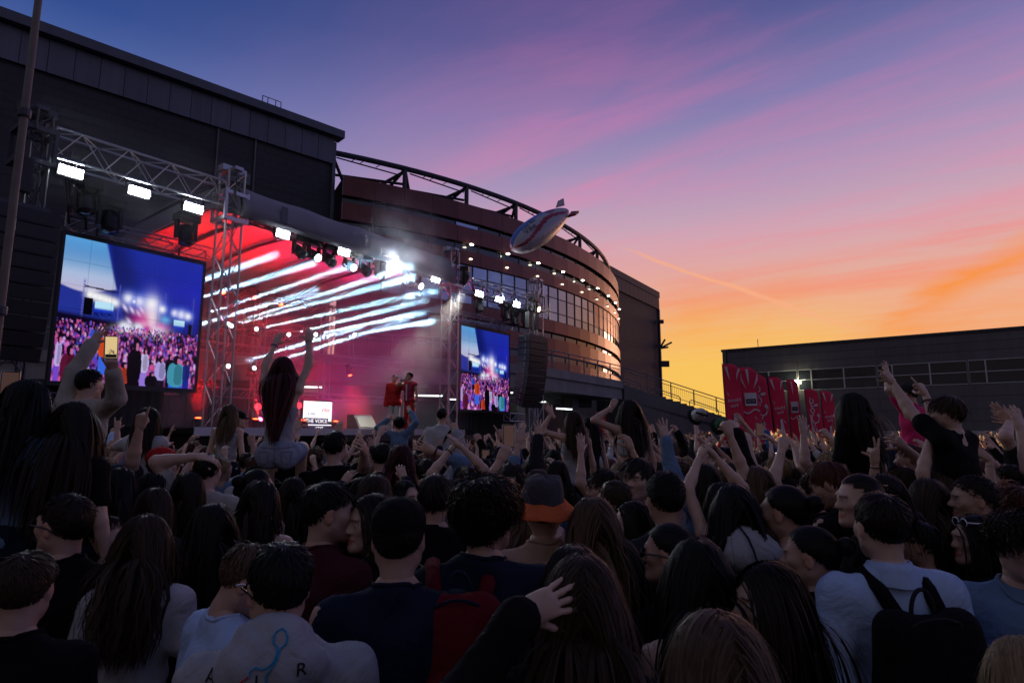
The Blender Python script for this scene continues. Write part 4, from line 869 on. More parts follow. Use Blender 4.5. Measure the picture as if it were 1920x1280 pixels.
# skeleton in a 1.75 m frame, facing +Y
def skeleton(male, arms, seat=False, build=1.0, hip=0.0):
    k = {}; sw = (.182 if male else .158) * build
    k['hc'] = np.array([0, .012, 1.635]); k['nb'] = np.array([0, -.02, 1.47]); la, lb = (.285, .255) if male else (.268, .238)
    for s, nm in ((1, 'r'), (-1, 'l')):
        A = arms.get(nm) or {'t': (s * .24, .02, .86), 'pole': (s * .4, -1, 0), 'hand': 'relaxed', 'palm': (-s, 0, 0)}
        T = np.array(A['t'], float); up = np.clip((T[2] - 1.35) / .5, 0, 1); S = np.array([s * (sw - .022 * up), -.012, 1.408 + .06 * up])
        E, W_ = ik(S, T, la, lb, A.get('pole', (s * 1.0, -.3, -.6)))
        fd = W_ - E; fd /= np.linalg.norm(fd); hd = np.array(A.get('fing', fd), float); k[nm] = (S, E, W_, A.get('hand', 'relaxed'), frame(fd * .35 + hd / np.linalg.norm(hd), A.get('palm', (0, 1, 0))))
    for nm in 'rl': k['vis' + nm] = bool(arms.get(nm))
    k['seat'] = seat; k['sw'] = sw; return k
def torso(s, k, male, o, kk=.05):
    sw = k['sw']
    if male:
        s.ell((0, .0, 1.29), (.158 + o, .108 + o, .175 + o), kk).ell((0, .004, 1.09), (.142 + o, .102 + o, .15), kk).ell((0, -.008, .95), (.157 + o, .112 + o, .12), kk)
    else:
        s.ell((0, -.005, 1.30), (.134 + o, .092 + o, .16 + o), kk).ell((0, .0, 1.10), (.112 + o, .082 + o, .15), kk).ell((0, -.014, .94), (.162 + o, .115 + o, .125), kk)
        for x in (-1, 1): s.ell((x * .062, .078, 1.27), (.05 + o * .6, .042 + o, .05 + o * .6), .04)
    for x, nm in ((1, 'r'), (-1, 'l')):
        S = k[nm][0]; s.cone((0, -.018, 1.488), (S[0] * .8, S[1], S[2] + .012), .046 + o * .5, .034 + o * .8, .05); s.cone((x * .05, -.01, 1.345), S, .072 + o, (.047 if male else .04) + o * .8, .05)
def legs(s, k, o, male=True):
    for x in (-1, 1):
        if k['seat']: K, An = (x * .14, .36, .97), (x * .13, .40, .53)
        else: K, An = (x * .105, .02, .50), (x * .11, -.02, .09)
        s.cone((x * .085, -.005, .90), K, .088 + o, .058 + o, .04); s.cone(K, An, .056 + o, .04 + o * 1.2, .03)
LO, HI = (-.62, -.45, -.02), (.62, .75, 2.32)
def bounds(k, male):
    P = np.array([k[n][i] for n in 'rl' for i in (0, 1, 2)]); lo = np.minimum(P.min(0) - .1, (-.26, -.22, 0)); hi = np.maximum(P.max(0) + .1, (.26, .22, 1.6))
    if k['seat']: hi[1] = max(hi[1], .52); lo[2] = .4
    return lo, hi
def rot_head(hy, hp, hr): return np.array(Euler((R_(hp), R_(hr), R_(hy)), 'ZXY' if False else 'XYZ').to_matrix())
def head_M(k, hy, hp, hr):
    Rm = np.array((Matrix.Rotation(R_(hy), 3, 'Z') @ Matrix.Rotation(R_(hp), 3, 'X') @ Matrix.Rotation(R_(hr), 3, 'Y'))); piv = np.array([0, -.02, -.10]); return Rm, k['hc'] + piv - Rm @ piv
def joinmesh(parts):
    V, Fc, C, n = [], [], [], 0
    for v, f, c in parts: V.append(v); Fc.append(f + n); C.append(c); n += len(v)
    return np.concatenate(V), np.concatenate(Fc), np.concatenate(C)
def smooth_mesh(name, V, Fc, m, C=None, cname='tint'):
    me = mesh(name, V, Fc, m, True)
    if C is not None: ca = me.color_attributes.new(cname, 'FLOAT_COLOR', 'POINT'); ca.data.foreach_set('color', np.ascontiguousarray(C, f32).ravel())
    return me
def body_mesh(k, male, m, hb=.028, hh=.006, hd=.004, hrot=(0, 0, 0), smile=0, heavy=1.0, ha=.012):
    lo, hi = bounds(k, male); s = SDF(lo, hi, hb); torso(s, k, male, 0); legs(s, k, 0, male); r = .05 if male else .043
    s.cone((0, -.02, 1.42), (0, -.014, 1.54), r * 1.05, r * .9, .04)
    parts = []; g = (.049, .039, .040, .025) if male else (.041, .033, .035, .0215); g = tuple(v * heavy for v in g)
    for x, nm in ((1, 'r'), (-1, 'l')):
        S, E, W_, hp, Fm = k[nm]; P = np.array([S, E, W_]); t = SDF(P.min(0) - .1, P.max(0) + .1, ha if k['vis' + nm] else max(ha, .024))
        t.cone(S + np.array([-x * .06, 0, -.03]), S, g[0] * 1.1, g[0], .04); t.cone(S, E, g[0], g[1], .04); mid = E + (W_ - E) * .28; t.cone(E, mid, g[1] * .98, g[2], .03); t.cone(mid, W_, g[2], g[3], .02)
        V, Fc = t.surf(); parts.append((V, Fc, np.ones((len(V), 4), f32)))
        V, Fc, C = hand(hp, hd if k['vis' + nm] else max(hd, .0125)); V = V * (1.0 if male else .92)
        if nm == 'l': V = V * np.array([-1, 1, 1], f32); Fc = Fc[:, ::-1]
        parts.append(((V @ Fm.astype(f32) + W_).astype(f32), Fc, C))
    if not k['seat']:
        for x in (-1, 1): s.cone((x * .11, -.03, .05), (x * .12, .12, .035), .042, .032, .03)
    else:
        for x in (-1, 1): s.cone((x * .13, .40, .50), (x * .13, .52, .46), .04, .032, .03)
    V, Fc = s.surf(); parts.append((V, Fc, np.ones((len(V), 4), f32)))
    Rm, t = head_M(k, *hrot); V, Fc, C = head(male, hh, smile); w = np.clip((V[:, 2:3] + .195) / .10, 0, 1); w = w * w * (3 - 2 * w); parts.append((((V @ Rm.T + t) * w + (V + k['hc']) * (1 - w)).astype(f32), Fc, C))
    V, Fc, C = joinmesh(parts); return smooth_mesh('body', V, Fc, m, C)
def wrinkle(s, amp, seed):
    X, Y, Z = s.grid(); r = np.random.default_rng(seed); w = 0
    for i in range(6):
        q = r.normal(size=3) * (14 + 9 * i); w = w + np.sin(X * q[0] + Y * q[1] + Z * q[2] * .55 + r.uniform(0, 6)) / (1 + .5 * i)
    q = r.normal(size=2); w = w + 1.2 * np.sin(Z * 38 + 5 * np.sin(X * 9 + q[0]) + 4 * np.sin(Y * 11 + q[1])) * np.clip(1 - np.abs(Z - 1.08) / .25, 0, 1)
    s.f += (amp * w).astype(f32)
def top_mesh(k, male, m, sleeve='short', h=.013, o=.016, hood=False, collar=False, seed=0, hem=.90, neck=1.0, tank=False, wr=.005, crop=None):
    lo, hi = bounds(k, male); s = SDF(lo, hi, h); torso(s, k, male, o); g = (.051, .042, .043, .03) if male else (.044, .037, .038, .026)
    if sleeve != 'none':
        for x, nm in ((1, 'r'), (-1, 'l')):
            S, E, W_, _, _ = k[nm]
            if sleeve == 'short': s.cone(S, S + (E - S) * .6, g[0] - .004 + o, g[1] + o + .006, .03)
            else:
                s.cone(S, E, g[0] + o, g[1] + o, .035); e = E + (W_ - E) * (.93 if sleeve == 'long' else .45); s.cone(E, e, g[1] + o, g[3] + o + .006, .03)
    if not k['seat']: s.cone((-.075, -.005, .93), (.075, -.005, .93), .086 + o, .086 + o, .04, 1.05)
    if hood:
        s.ell((0, -.12, 1.475), (.135, .066, .085), .05); s.ell((0, -.085, 1.54), (.095, .055, .055), .03); s.cone((-.08, .03, 1.475), (-.05, -.09, 1.50), .03, .035, .02); s.cone((.08, .03, 1.475), (.05, -.09, 1.50), .03, .035, .02)
    if wr: wrinkle(s, wr, seed)
    s.cutz(hem)
    if tank:
        s.cutz(1.395 if crop is None else crop, False)
        for x in (-1, 1):
            if crop is None: s.cone((x * .085, -.085, 1.37), (x * .085, -.06, 1.45), .015, .014, .01); s.cone((x * .085, -.06, 1.45), (x * .082, .07, 1.41), .014, .014, .01)
    elif hood: s.ell((0, .03, 1.56), (.067, .088, .095), .01, True)
    else: s.ell((0, .018, 1.542), (.078 * neck, .092 * neck, .058 * neck), .008, True)
    V, Fc = s.surf(); return smooth_mesh('top', V, Fc, m)
def collar_mesh(m):
    n = 40; prof = [(.066, 1.475), (.063, 1.515), (.064, 1.527), (.070, 1.529), (.080, 1.505), (.092, 1.468), (.096, 1.452)]; V = []
    for r, z in prof:
        for j in range(n):
            q = R_(-250 + 320 * j / (n - 1)); fr_ = max(0, math.sin(q)); V.append((r * .98 * math.cos(q), -.012 + r * 1.12 * math.sin(q), z - .035 * fr_ + .002 * math.sin(5 * q)))
    k = len(prof); me = mesh('collar', V, [[i * n + j, i * n + j + 1, (i + 1) * n + j + 1, (i + 1) * n + j] for i in range(k - 1) for j in range(n - 1)], m, True); return me
def pants_mesh(k, male, m, h=.02, o=.012, short=False):
    s = SDF((-.3, -.22, .02 if not k['seat'] else .45), (.3, .22 if not k['seat'] else .55, 1.08), h)
    s.ell((0, -.01, .95), (.158 + o, .114 + o, .13), .05)
    if short:
        for x in (-1, 1):
            K = (x * .125, .17, .94) if k['seat'] else (x * .1, .01, .70)
            s.cone((x * .078, -.005, .91), K, .086 + o, .080 + o, .04)
        s.ell((-.068, -.07, .91), (.075, .06, .10), .035); s.ell((.068, -.07, .91), (.075, .06, .10), .035)
    else: legs(s, k, o)
    wrinkle(s, .0038 if short else .0016, 3); s.cutz(1.03, False); V, Fc = s.surf(); return smooth_mesh('trousers', V, Fc, m)
def shoes_mesh(m):
    s = SDF((-.22, -.16, -.01), (.22, .26, .16), .014)
    for x in (-1, 1): s.cone((x * .11, -.04, .055), (x * .125, .13, .042), .052, .042, .03); s.cone((x * .11, -.03, .12), (x * .11, -.03, .06), .05, .05, .02)
    s.cutz(.004); V, Fc = s.surf(); return smooth_mesh('shoes', V, Fc, m)
# ---- hair (head frame)
def scalp_keep(d, m=0.0):
    x, y, z = d.T; yy = np.clip(y / .9, 0, 1); f = -.22 + .66 * yy * yy * (3 - 2 * yy); b = -.22 - .62 * np.clip(-y * 1.6, 0, 1); w = .03 * np.sin(x * 23) + .02 * np.sin(x * 57 + y * 31); return z > np.where(y > 0, f, b) + m + w
def ribbons(P, wid, rnd, out_c, roll=.22, taper=None):
    N, K, _ = P.shape; T = np.gradient(P, axis=1); T /= np.linalg.norm(T, axis=2, keepdims=True) + 1e-9; O = P - out_c; O /= np.linalg.norm(O, axis=2, keepdims=True) + 1e-9
    Sd = np.cross(T, O); Sd /= np.linalg.norm(Sd, axis=2, keepdims=True) + 1e-9; Up = np.cross(Sd, T); a = (rnd.random(N) - .5) * 2 * roll; Sd = Sd * np.cos(a)[:, None, None] + Up * np.sin(a)[:, None, None]
    t = np.linspace(0, 1, K); tp = (np.minimum(1, .6 + 2 * t) * np.sqrt(np.clip(1.02 - t ** 3, 0, 1))) if taper is None else taper(t)
    w = (np.broadcast_to(wid, (N,))[:, None] * tp[None])[..., None] * .5; V = np.stack([P - Sd * w, P + Sd * w], 2).reshape(-1, 3)
    b = (np.arange(N) * K * 2)[:, None] + np.arange(K - 1)[None] * 2; Fc = np.stack([b, b + 1, b + 3, b + 2], -1).reshape(-1, 4)
    sh = .72 + .6 * rnd.random(N) ** 1.5; C = np.ones((N, K, 2, 4), f32); C[..., :3] = (sh[:, None] * (.8 + .35 * t[None]))[..., None, None]
    return V.astype(f32), Fc, C.reshape(-1, 4)
def cap_mesh(scale, low=0.0, n=40):
    th = np.linspace(0, math.pi, n // 2 + 1); ph = np.linspace(0, 2 * math.pi, n, endpoint=False); D = np.array([[math.sin(a) * math.cos(b), math.sin(a) * math.sin(b), math.cos(a)] for a in th for b in ph])
    kp = scalp_keep(D, .05); i = np.arange(len(D)).reshape(len(th), n); q = np.stack([i[:-1], np.roll(i, -1, 1)[:-1], np.roll(i, -1, 1)[1:], i[1:]], -1).reshape(-1, 4); q = q[kp[q].all(1)][:, ::-1]
    sc = np.broadcast_to(scale, (3,)); return (SC + D * SR * sc).astype(f32), q, np.full((len(D), 4), .6, f32)
def roots(N, rnd, low=0.0):
    D = rnd.normal(size=(N * 4, 3)); D /= np.linalg.norm(D, axis=1)[:, None]; return D[scalp_keep(D)][:N]
def hair_mesh(style, m, N=500, seed=0, L=.45, wid=.006, K=10, part=0.0, wave=0.0, vol=.6, tail=.3, capn=28, conv=.8):
    r = np.random.default_rng(seed); parts = []
    if style in ('short', 'buzz', 'crop', 'mop', 'curly', 'afro') and vol == .6: vol = 1.0
    if style in ('long', 'bob'):
        for layer, (n, ww, off) in enumerate(((N // 5, wid * 3.4, 1.0), (N, wid, 1.07), (N // 9, wid * .22, 1.13))):
            D = roots(n, r); n = len(D); P = np.zeros((n, K, 3)); lay = off + vol * (.015 + .085 * r.random(n)) * (min(layer, 1) + .4); p = SC + D * SR * lay[:, None]; side = np.where(np.abs(D[:, 0] - part) < .02, r.choice([-1, 1], n), np.sign(D[:, 0] - part))
            v = np.stack([side * (.75 + .3 * D[:, 2]), -.35 - .5 * (D[:, 1] < .2) + 0 * side, -.15 - .5 * (D[:, 2] < .3)], 1); nn = D / SR; nn /= np.linalg.norm(nn, axis=1)[:, None]; v = v - nn * (v * nn).sum(1)[:, None]; v /= np.linalg.norm(v, axis=1)[:, None] + 1e-6
            ln = L * (.82 + .3 * r.random(n)) * (1.0 if style == 'long' else 1.0); ph = r.uniform(0, 6.28, n); fr = r.uniform(.8, 1.3, n); dirn = r.normal(size=(n, 3)) * (.5 if layer < 2 else 2.6)
            for i in range(K):
                P[:, i] = p; gr = np.stack([-conv * p[:, 0] * (p[:, 2] < -.08), np.where(D[:, 1] < .3, -.10, .05), -np.ones(n)], 1) + .07 * dirn
                v = v * .62 + gr * .38; v /= np.linalg.norm(v, axis=1)[:, None]; p = p + v * (ln / (K - 1))[:, None]
                q = (p - SC) / (SR * (lay + .012 * i / K)[:, None]); l = np.linalg.norm(q, axis=1); ins = l < 1; p[ins] = SC + (q[ins] / l[ins][:, None]) * (SR * (lay + .012 * i / K)[:, None])[ins]
                q = (p - np.array([0, -.055, -.16])) / np.array([.068, .068, .12]); l = np.linalg.norm(q, axis=1); ins = l < 1; p[ins] = np.array([0, -.055, -.16]) + q[ins] / l[ins][:, None] * np.array([.068, .068, .12])
                tr = np.array([.205, .128, .23]); tcn = np.array([0, -.02, -.385]); q = (p - tcn) / tr; l = np.linalg.norm(q, axis=1); ins = l < 1
                if ins.any():
                    q2 = q[ins]; yy_ = np.sqrt(np.clip(1 - q2[:, 0] ** 2 - q2[:, 2] ** 2, .0, 1)); p[ins, 1] = tcn[1] + tr[1] * np.where(D[ins, 1] < .35, -yy_ - .06 * lay[ins], yy_)
            if wave:
                t = np.linspace(0, 1, K)[None]; wv = wave * np.sin(t * 15 * fr[:, None] + ph[:, None]) * np.clip(t * 2, 0, 1); P[..., 0] += wv * 1.0; P[..., 1] += .7 * wave * np.cos(t * 15 * fr[:, None] + ph[:, None]) * np.clip(t * 2, 0, 1)
            parts.append(ribbons(P, ww * r.uniform(.7, 1.2, n), r, np.array([0, .0, -.1])))
        parts.append(cap_mesh(1.04, n=capn))
    elif style in ('short', 'buzz', 'crop', 'mop', 'curly', 'afro'):
        D = roots(N, r, .0); n = len(D); z = D[:, 2]; topw = np.clip((z - .05) / .45, 0, 1)
        ln = {'short': .014 + .030 * topw, 'buzz': .006 + .007 * topw, 'crop': .010 + .020 * topw, 'mop': .04 + .05 * topw, 'curly': .06 + .05 * topw, 'afro': .05 + .03 * topw}[style] * (.75 + .5 * r.random(n)) * vol
        Kk = {'curly': 13, 'afro': 13}.get(style, 5); lift = {'short': .22, 'buzz': .45, 'crop': .25, 'mop': .2, 'curly': .75, 'afro': .9}[style]
        nn = D / SR; nn /= np.linalg.norm(nn, axis=1)[:, None]; cr = np.array([0.0, -.35, .93]); fl = D - cr; fl = fl - nn * (fl * nn).sum(1)[:, None]; fl /= np.linalg.norm(fl, axis=1)[:, None] + 1e-6; fl = fl + np.stack([.4 * topw * (1 if part >= 0 else -1), .25 * topw, 0 * z], 1) + r.normal(size=(n, 3)) * .20
        v = fl * (1 - lift * .75) + nn * lift; v /= np.linalg.norm(v, axis=1)[:, None]; p = SC + D * SR * (1.015 + .03 * topw[:, None] * vol); P = np.zeros((n, Kk, 3)); ph = r.uniform(0, 6.28, n); fr = r.uniform(.9, 1.3, n); am = {'curly': .0075, 'afro': .006}.get(style, 0) * vol
        a1 = np.cross(nn, [0.3, .2, 1.0]); a1 /= np.linalg.norm(a1, axis=1)[:, None] + 1e-6; a2 = np.cross(nn, a1)
        for i in range(Kk):
            t = i / (Kk - 1); q = p; 
            if am: q = p + am * min(1, 3 * t) * (a1 * np.cos(fr * 27 * t + ph)[:, None] + a2 * np.sin(fr * 27 * t + ph)[:, None])
            P[:, i] = q; v = v + np.array([0, 0, -.10 if style in ('mop', 'curly') else -.02]) - nn * (.14 if style != 'afro' else 0); v /= np.linalg.norm(v, axis=1)[:, None]; p = p + v * (ln / (Kk - 1))[:, None]
            qq = (p - SC) / (SR * 1.02); l = np.linalg.norm(qq, axis=1); ins = l < 1; p[ins] = SC + qq[ins] / l[ins][:, None] * SR * 1.02
        parts.append(ribbons(P, wid * r.uniform(.7, 1.2, n), r, SC, .6)); parts.append(cap_mesh(np.array([1.02, 1.03, 1.05]) if style not in ('curly', 'afro') else 1.12, n=capn))
    elif style in ('pony', 'bun'):
        D = roots(N, r); n = len(D); P = np.zeros((n, K, 3)); tie = np.array([0, -.112, .035 if style == 'pony' else .045]); p = SC + D * SR * (1.035 + .02 * r.random(n))[:, None]
        for i in range(K):
            P[:, i] = p; g = tie - p; l = np.linalg.norm(g, axis=1); st = np.minimum(l, .022); nn = (p - SC) / SR ** 2; nn /= np.linalg.norm(nn, axis=1)[:, None]; g = g - nn * (g * nn).sum(1)[:, None] * .8; g /= np.linalg.norm(g, axis=1)[:, None] + 1e-6; p = p + g * st[:, None]
            q = (p - SC) / (SR * 1.035); l = np.linalg.norm(q, axis=1); ins = l < 1; p[ins] = SC + q[ins] / l[ins][:, None] * SR * 1.035
        parts += [ribbons(P, wid * .75 * r.uniform(.7, 1.2, n), r, SC, .2, lambda t: np.minimum(1, .1 + 3 * t)), cap_mesh(1.03, n=capn)]
        if style == 'bun':
            n = N // 2; c = tie + np.array([0, -.022, .006]); th = r.uniform(0, 6.28, (n, 1)); ax = r.normal(size=(n, 3)) * .35 + np.array([0, 1, .1]); ax /= np.linalg.norm(ax, axis=1)[:, None]; e1 = np.cross(ax, [.2, .1, 1]); e1 /= np.linalg.norm(e1, axis=1)[:, None]; e2 = np.cross(ax, e1); t = th + np.linspace(0, 3.6, K)[None]; rad = .036 * (.75 + .3 * r.random((n, 1)))
            h_ = (r.random((n, 1)) - .5) * .045; rr = rad * np.sqrt(np.clip(1 - (h_ / .035) ** 2, .25, 1)); P = c + e1[:, None] * (rr * np.cos(t))[..., None] + e2[:, None] * (rr * np.sin(t))[..., None] + ax[:, None] * h_[..., None]; parts.append(ribbons(P, wid, r, c, .3))
        else:
            n = N // 2; P = np.zeros((n, K, 3)); o = r.normal(size=(n, 3)) * .014; p = tie + o; v = np.array([0, -1, .25]) + o * 8; ln = tail * (.75 + .4 * r.random(n)); ph = r.uniform(0, 6, n)
            for i in range(K):
                P[:, i] = p; v = v * .55 + (np.array([0, -.12, -1]) + o * 5) * .45; v /= np.linalg.norm(v, axis=1)[:, None]; p = p + v * (ln / (K - 1))[:, None]
                tr = np.array([.2, .13, .23]); tcn = np.array([0, -.02, -.385]); q = (p - tcn) / tr; l = np.linalg.norm(q, axis=1); ins = l < 1; p[ins] = tcn + q[ins] / l[ins][:, None] * tr
            if wave: t = np.linspace(0, 1, K)[None]; P[..., 0] += wave * np.sin(t * 13 + ph[:, None]) * t
            parts.append(ribbons(P, wid * 1.2, r, np.array([0, 0, -.1])))
    V, Fc, C = joinmesh(parts); return smooth_mesh('hair', V, Fc, m, C)
# ---- materials for people
def skin_mat(name, c):
    m = mat(name, c, .5, 0, .4, bump=(160, .15, .002), attr='tint', var=(26, .16)); b = m.node_tree.nodes['Principled BSDF']; b.inputs['Subsurface Weight'].default_value = 0.0; return m
SKIN = [skin_mat('skin_fair', (.56, .36, .27)), skin_mat('skin_light', (.48, .29, .21)), skin_mat('skin_tan', (.38, .22, .15))]
def hair_mat(name, c, rough=.45): return mat(name, c, rough, 0, .16, attr='tint')
HAIR = {'black': hair_mat('hair_black', (.0065, .006, .006)), 'dark brown': hair_mat('hair_dark_brown', (.017, .0095, .0062)), 'brown': hair_mat('hair_brown', (.046, .025, .0145)), 'light brown': hair_mat('hair_light_brown', (.105, .062, .034)),
        'blonde': hair_mat('hair_blonde', (.30, .20, .105)), 'red-brown': hair_mat('hair_red_brown', (.095, .030, .018)), 'dark red': hair_mat('hair_dark_red', (.055, .010, .012))}
def cloth(name, c, rough=.85, b=(90, .35, .003)): return mat(name, c, rough, 0, .1, bump=b, var=(9, .14), fold=(7, .55, .03))
CL = {'black': cloth('cloth_black', (.0065, .0065, .0075)), 'charcoal': cloth('cloth_charcoal', (.024, .024, .028)), 'navy': cloth('cloth_navy', (.010, .016, .034)), 'white': cloth('cloth_white', (.46, .45, .46)), 'grey': cloth('cloth_grey', (.34, .34, .36)),
      'maroon': cloth('cloth_maroon', (.06, .012, .018)), 'red': cloth('cloth_red', (.40, .022, .022)), 'pink': cloth('cloth_pink', (.62, .035, .15)), 'sand': cloth('cloth_sand', (.46, .30, .22)), 'denim': cloth('cloth_denim', (.13, .21, .33)), 'light blue': cloth('cloth_light_blue', (.40, .52, .74)),
      'blue': cloth('cloth_blue', (.05, .10, .26)), 'lilac': cloth('cloth_lilac', (.30, .22, .36)), 'olive': cloth('cloth_olive', (.10, .10, .055)), 'green': cloth('cloth_green', (.03, .10, .05)), 'pale denim': cloth('cloth_pale_denim', (.27, .30, .39)), 'cream': cloth('cloth_cream', (.40, .37, .32)), 'teal': cloth('cloth_teal', (.05, .14, .16)), 'orange': cloth('cloth_orange', (.55, .11, .035))}
M_SHOE = mat('shoe_rubber', (.05, .05, .05), .6); M_SHADE = mat('dark_lens', (.006, .006, .008), .12, 0, .6); M_BPLAST = mat('gloss_black', (.01, .01, .011), .25); M_WPLAST = mat('gloss_white', (.75, .75, .8), .3); M_METAL = mat('bright_metal', (.7, .68, .62), .25, .9)
SHOES = shoes_mesh(M_SHOE)
# ================================================================== PEOPLE: the crowd itself
from mathutils.bvhtree import BVHTree
def mat4(Rm, t):
    M = Matrix.Identity(4)
    for i in range(3):
        for j in range(3): M[i][j] = float(Rm[i][j])
        M[i][3] = float(t[i])
    return M
STAGE_C = np.array([-3.2, 19.5])
def stage_yaw(x, y): return math.degrees(math.atan2(-(STAGE_C[0] - x), STAGE_C[1] - y))
SPOTS = []                                  # ground positions already taken (x, y, radius)
def glasses(e, Mh, frame_m, lens_m, name, up=0.0, back=0.0):
    g = G()
    for s in (-1, 1):
        g.add([(s * .033 + .026 * math.cos(q), .101 - .003 * abs(math.cos(q)), .002 + .019 * math.sin(q)) for q in np.linspace(0, 2 * math.pi, 14, endpoint=False)] + [(s * .033 + .026 * math.cos(q), .097 - .003 * abs(math.cos(q)), .002 + .019 * math.sin(q)) for q in np.linspace(0, 2 * math.pi, 14, endpoint=False)],
              [list(range(14)), list(range(14, 28))[::-1]] + [[i, 14 + i, 14 + (i + 1) % 14, (i + 1) % 14] for i in range(14)])
    f = G()
    for s in (-1, 1):
        f.tube([(s * .033 + .027 * math.cos(q), .100, .002 + .020 * math.sin(q)) for q in np.linspace(0, 2 * math.pi, 15)], .0022, 5, cap=False); f.tube([(s * .058, .100, .006), (s * .078, .075, .006), (s * .083, .02, .005), (s * .082, -.012, .0), (s * .078, -.03, -.012)], [.003, .0035, .004, .0035, .003], 6)
    f.tube([(-.008, .102, .004), (.008, .102, .004)], .002, 5)
    o = f.obj(name, frame_m); o.parent = e; T = Mh @ Matrix.Translation((0, back, up)); o.matrix_local = T
    l = g.obj('lens', lens_m); l.parent = o
    return o
def cap_hat(e, Mh, m, back=False, nm='cap'):
    g = G(); n = 20; prof = [(1.09, .10), (1.10, .25), (1.09, .45), (1.0, .72), (.80, .95), (.48, 1.10), (.12, 1.16)]
    V = [SC + np.array([SR[0] * r * math.cos(q), SR[1] * r * math.sin(q), SR[2] * z - .004 * (math.sin(q) > 0)]) for r, z in prof for q in np.linspace(0, 2 * math.pi, n, endpoint=False)]
    k = len(prof); Fc = [[i * n + j, i * n + (j + 1) % n, (i + 1) * n + (j + 1) % n, (i + 1) * n + j] for i in range(k - 1) for j in range(n)] + [list(range((k - 1) * n, k * n))]
    g.add(V, Fc); o = g.obj(nm, m, smooth=True); o.parent = e; o.matrix_local = Mh @ (Matrix.Rotation(math.pi, 4, 'Z') if back else Matrix.Identity(4))
    b = G(); q = np.linspace(R_(25), R_(155), 12); A = [SC + np.array([SR[0] * 1.08 * math.cos(t), SR[1] * 1.08 * math.sin(t), .012]) for t in q]; B = [SC + np.array([SR[0] * 1.05 * math.cos(t), SR[1] * 1.08 * math.sin(t) + .075 * math.sin((t - q[0]) / (q[-1] - q[0]) * math.pi) ** .6, .004 - .012 * abs(math.cos(t))]) for t in q]
    b.add(A + B + [v - np.array([0, 0, .005]) for v in A + B], [[i, 12 + i, 13 + i, 1 + i] for i in range(11)] + [[24 + i, 25 + i, 37 + i, 36 + i] for i in range(11)] + [[12 + i, 36 + i, 37 + i, 13 + i] for i in range(11)])
    p = b.obj('brim', m); p.parent = o
    bt = G().lathe([(.008, 0), (.008, .004), (.003, .008)], 8, SC + np.array([0, 0, SR[2] * 1.16])).obj('button', m); bt.parent = o
    st = G().add([SC + np.array([SR[0] * 1.11 * math.cos(t), SR[1] * 1.11 * math.sin(t), z]) for z in (.012, .032) for t in np.linspace(R_(230), R_(310), 8)], [[i, i + 1, 9 + i, 8 + i] for i in range(7)]).obj('strap', m); st.parent = o
    return o
def bucket_hat(e, Mh, mc, mb, nm='bucket_hat', s=1.0):
    n = 28; C0 = SC + np.array([0, -.002, 0]); r = np.random.default_rng(4)
    def ring(prof):
        V = []
        for rr, z in prof:
            for q in np.linspace(0, 2 * math.pi, n, endpoint=False): V.append(C0 + np.array([SR[0] * rr * math.cos(q), SR[1] * rr * math.sin(q), z + .004 * math.sin(3 * q + 1) + .003 * math.sin(7 * q)]))
        k = len(prof); return V, [[i * n + j, i * n + (j + 1) % n, (i + 1) * n + (j + 1) % n, (i + 1) * n + j] for i in range(k - 1) for j in range(n)]
    V, Fc = ring([(1.12, .005), (1.11, .04), (1.05, .075), (.98, .098), (.86, .108), (.4, .112), (.02, .113)]); o = G().add(V, Fc).obj(nm, mc, smooth=True); o.parent = e; o.matrix_local = Mh
    V, Fc = ring([(1.13, .010), (1.3, -.006), (1.55, -.024), (1.78, -.038), (1.79, -.043), (1.5, -.028), (1.14, .0)]); b = G().add(V, Fc).obj('brim', mb, smooth=True); b.parent = o; return o
def decal(e, top, polys, m, name='print', w=.004, text=None, size=.08, at=(0, 1.2), font_m=None, flip=False):
    from mathutils.bvhtree import BVHTree
    me = top.data; bv = BVHTree.FromPolygons([v.co for v in me.vertices], [p.vertices for p in me.polygons])
    def drop(x, z):
        h = bv.ray_cast(Vector((x, -1.2, z)), Vector((0, 1, 0))); return None if h[0] is None else np.array(h[0]) - np.array([0, .0035, 0])
    g = G()
    for pl in polys:
        g = G(); pl = np.array(pl, float); s = np.r_[0, np.cumsum(np.linalg.norm(np.diff(pl, axis=0), axis=1))]; t = np.linspace(0, s[-1], max(4, int(s[-1] / .012))); pts = [drop(np.interp(a, s, pl[:, 0]), np.interp(a, s, pl[:, 1])) for a in t]; pts = [p for p in pts if p is not None]
        if len(pts) > 2: o = g.tube(pts, w / 2, 5).obj(name, m); o.parent = e
    if text:
        tm = text_me(text, size, m, 0)
        bm = bmesh.new(); bm.from_mesh(tm); bmesh.ops.subdivide_edges(bm, edges=[ed for ed in bm.edges if ed.calc_length() > .02], cuts=1); bm.to_mesh(tm); bm.free()
        for v in tm.vertices:
            p = drop(v.co.x + at[0], v.co.y + at[1]); v.co = Vector(p) if p is not None else Vector((v.co.x + at[0], -.14, v.co.y + at[1]))
        o = obj('lettering', tm, e, keep=False); o.matrix_local = top.matrix_local
RIDER_S = .93
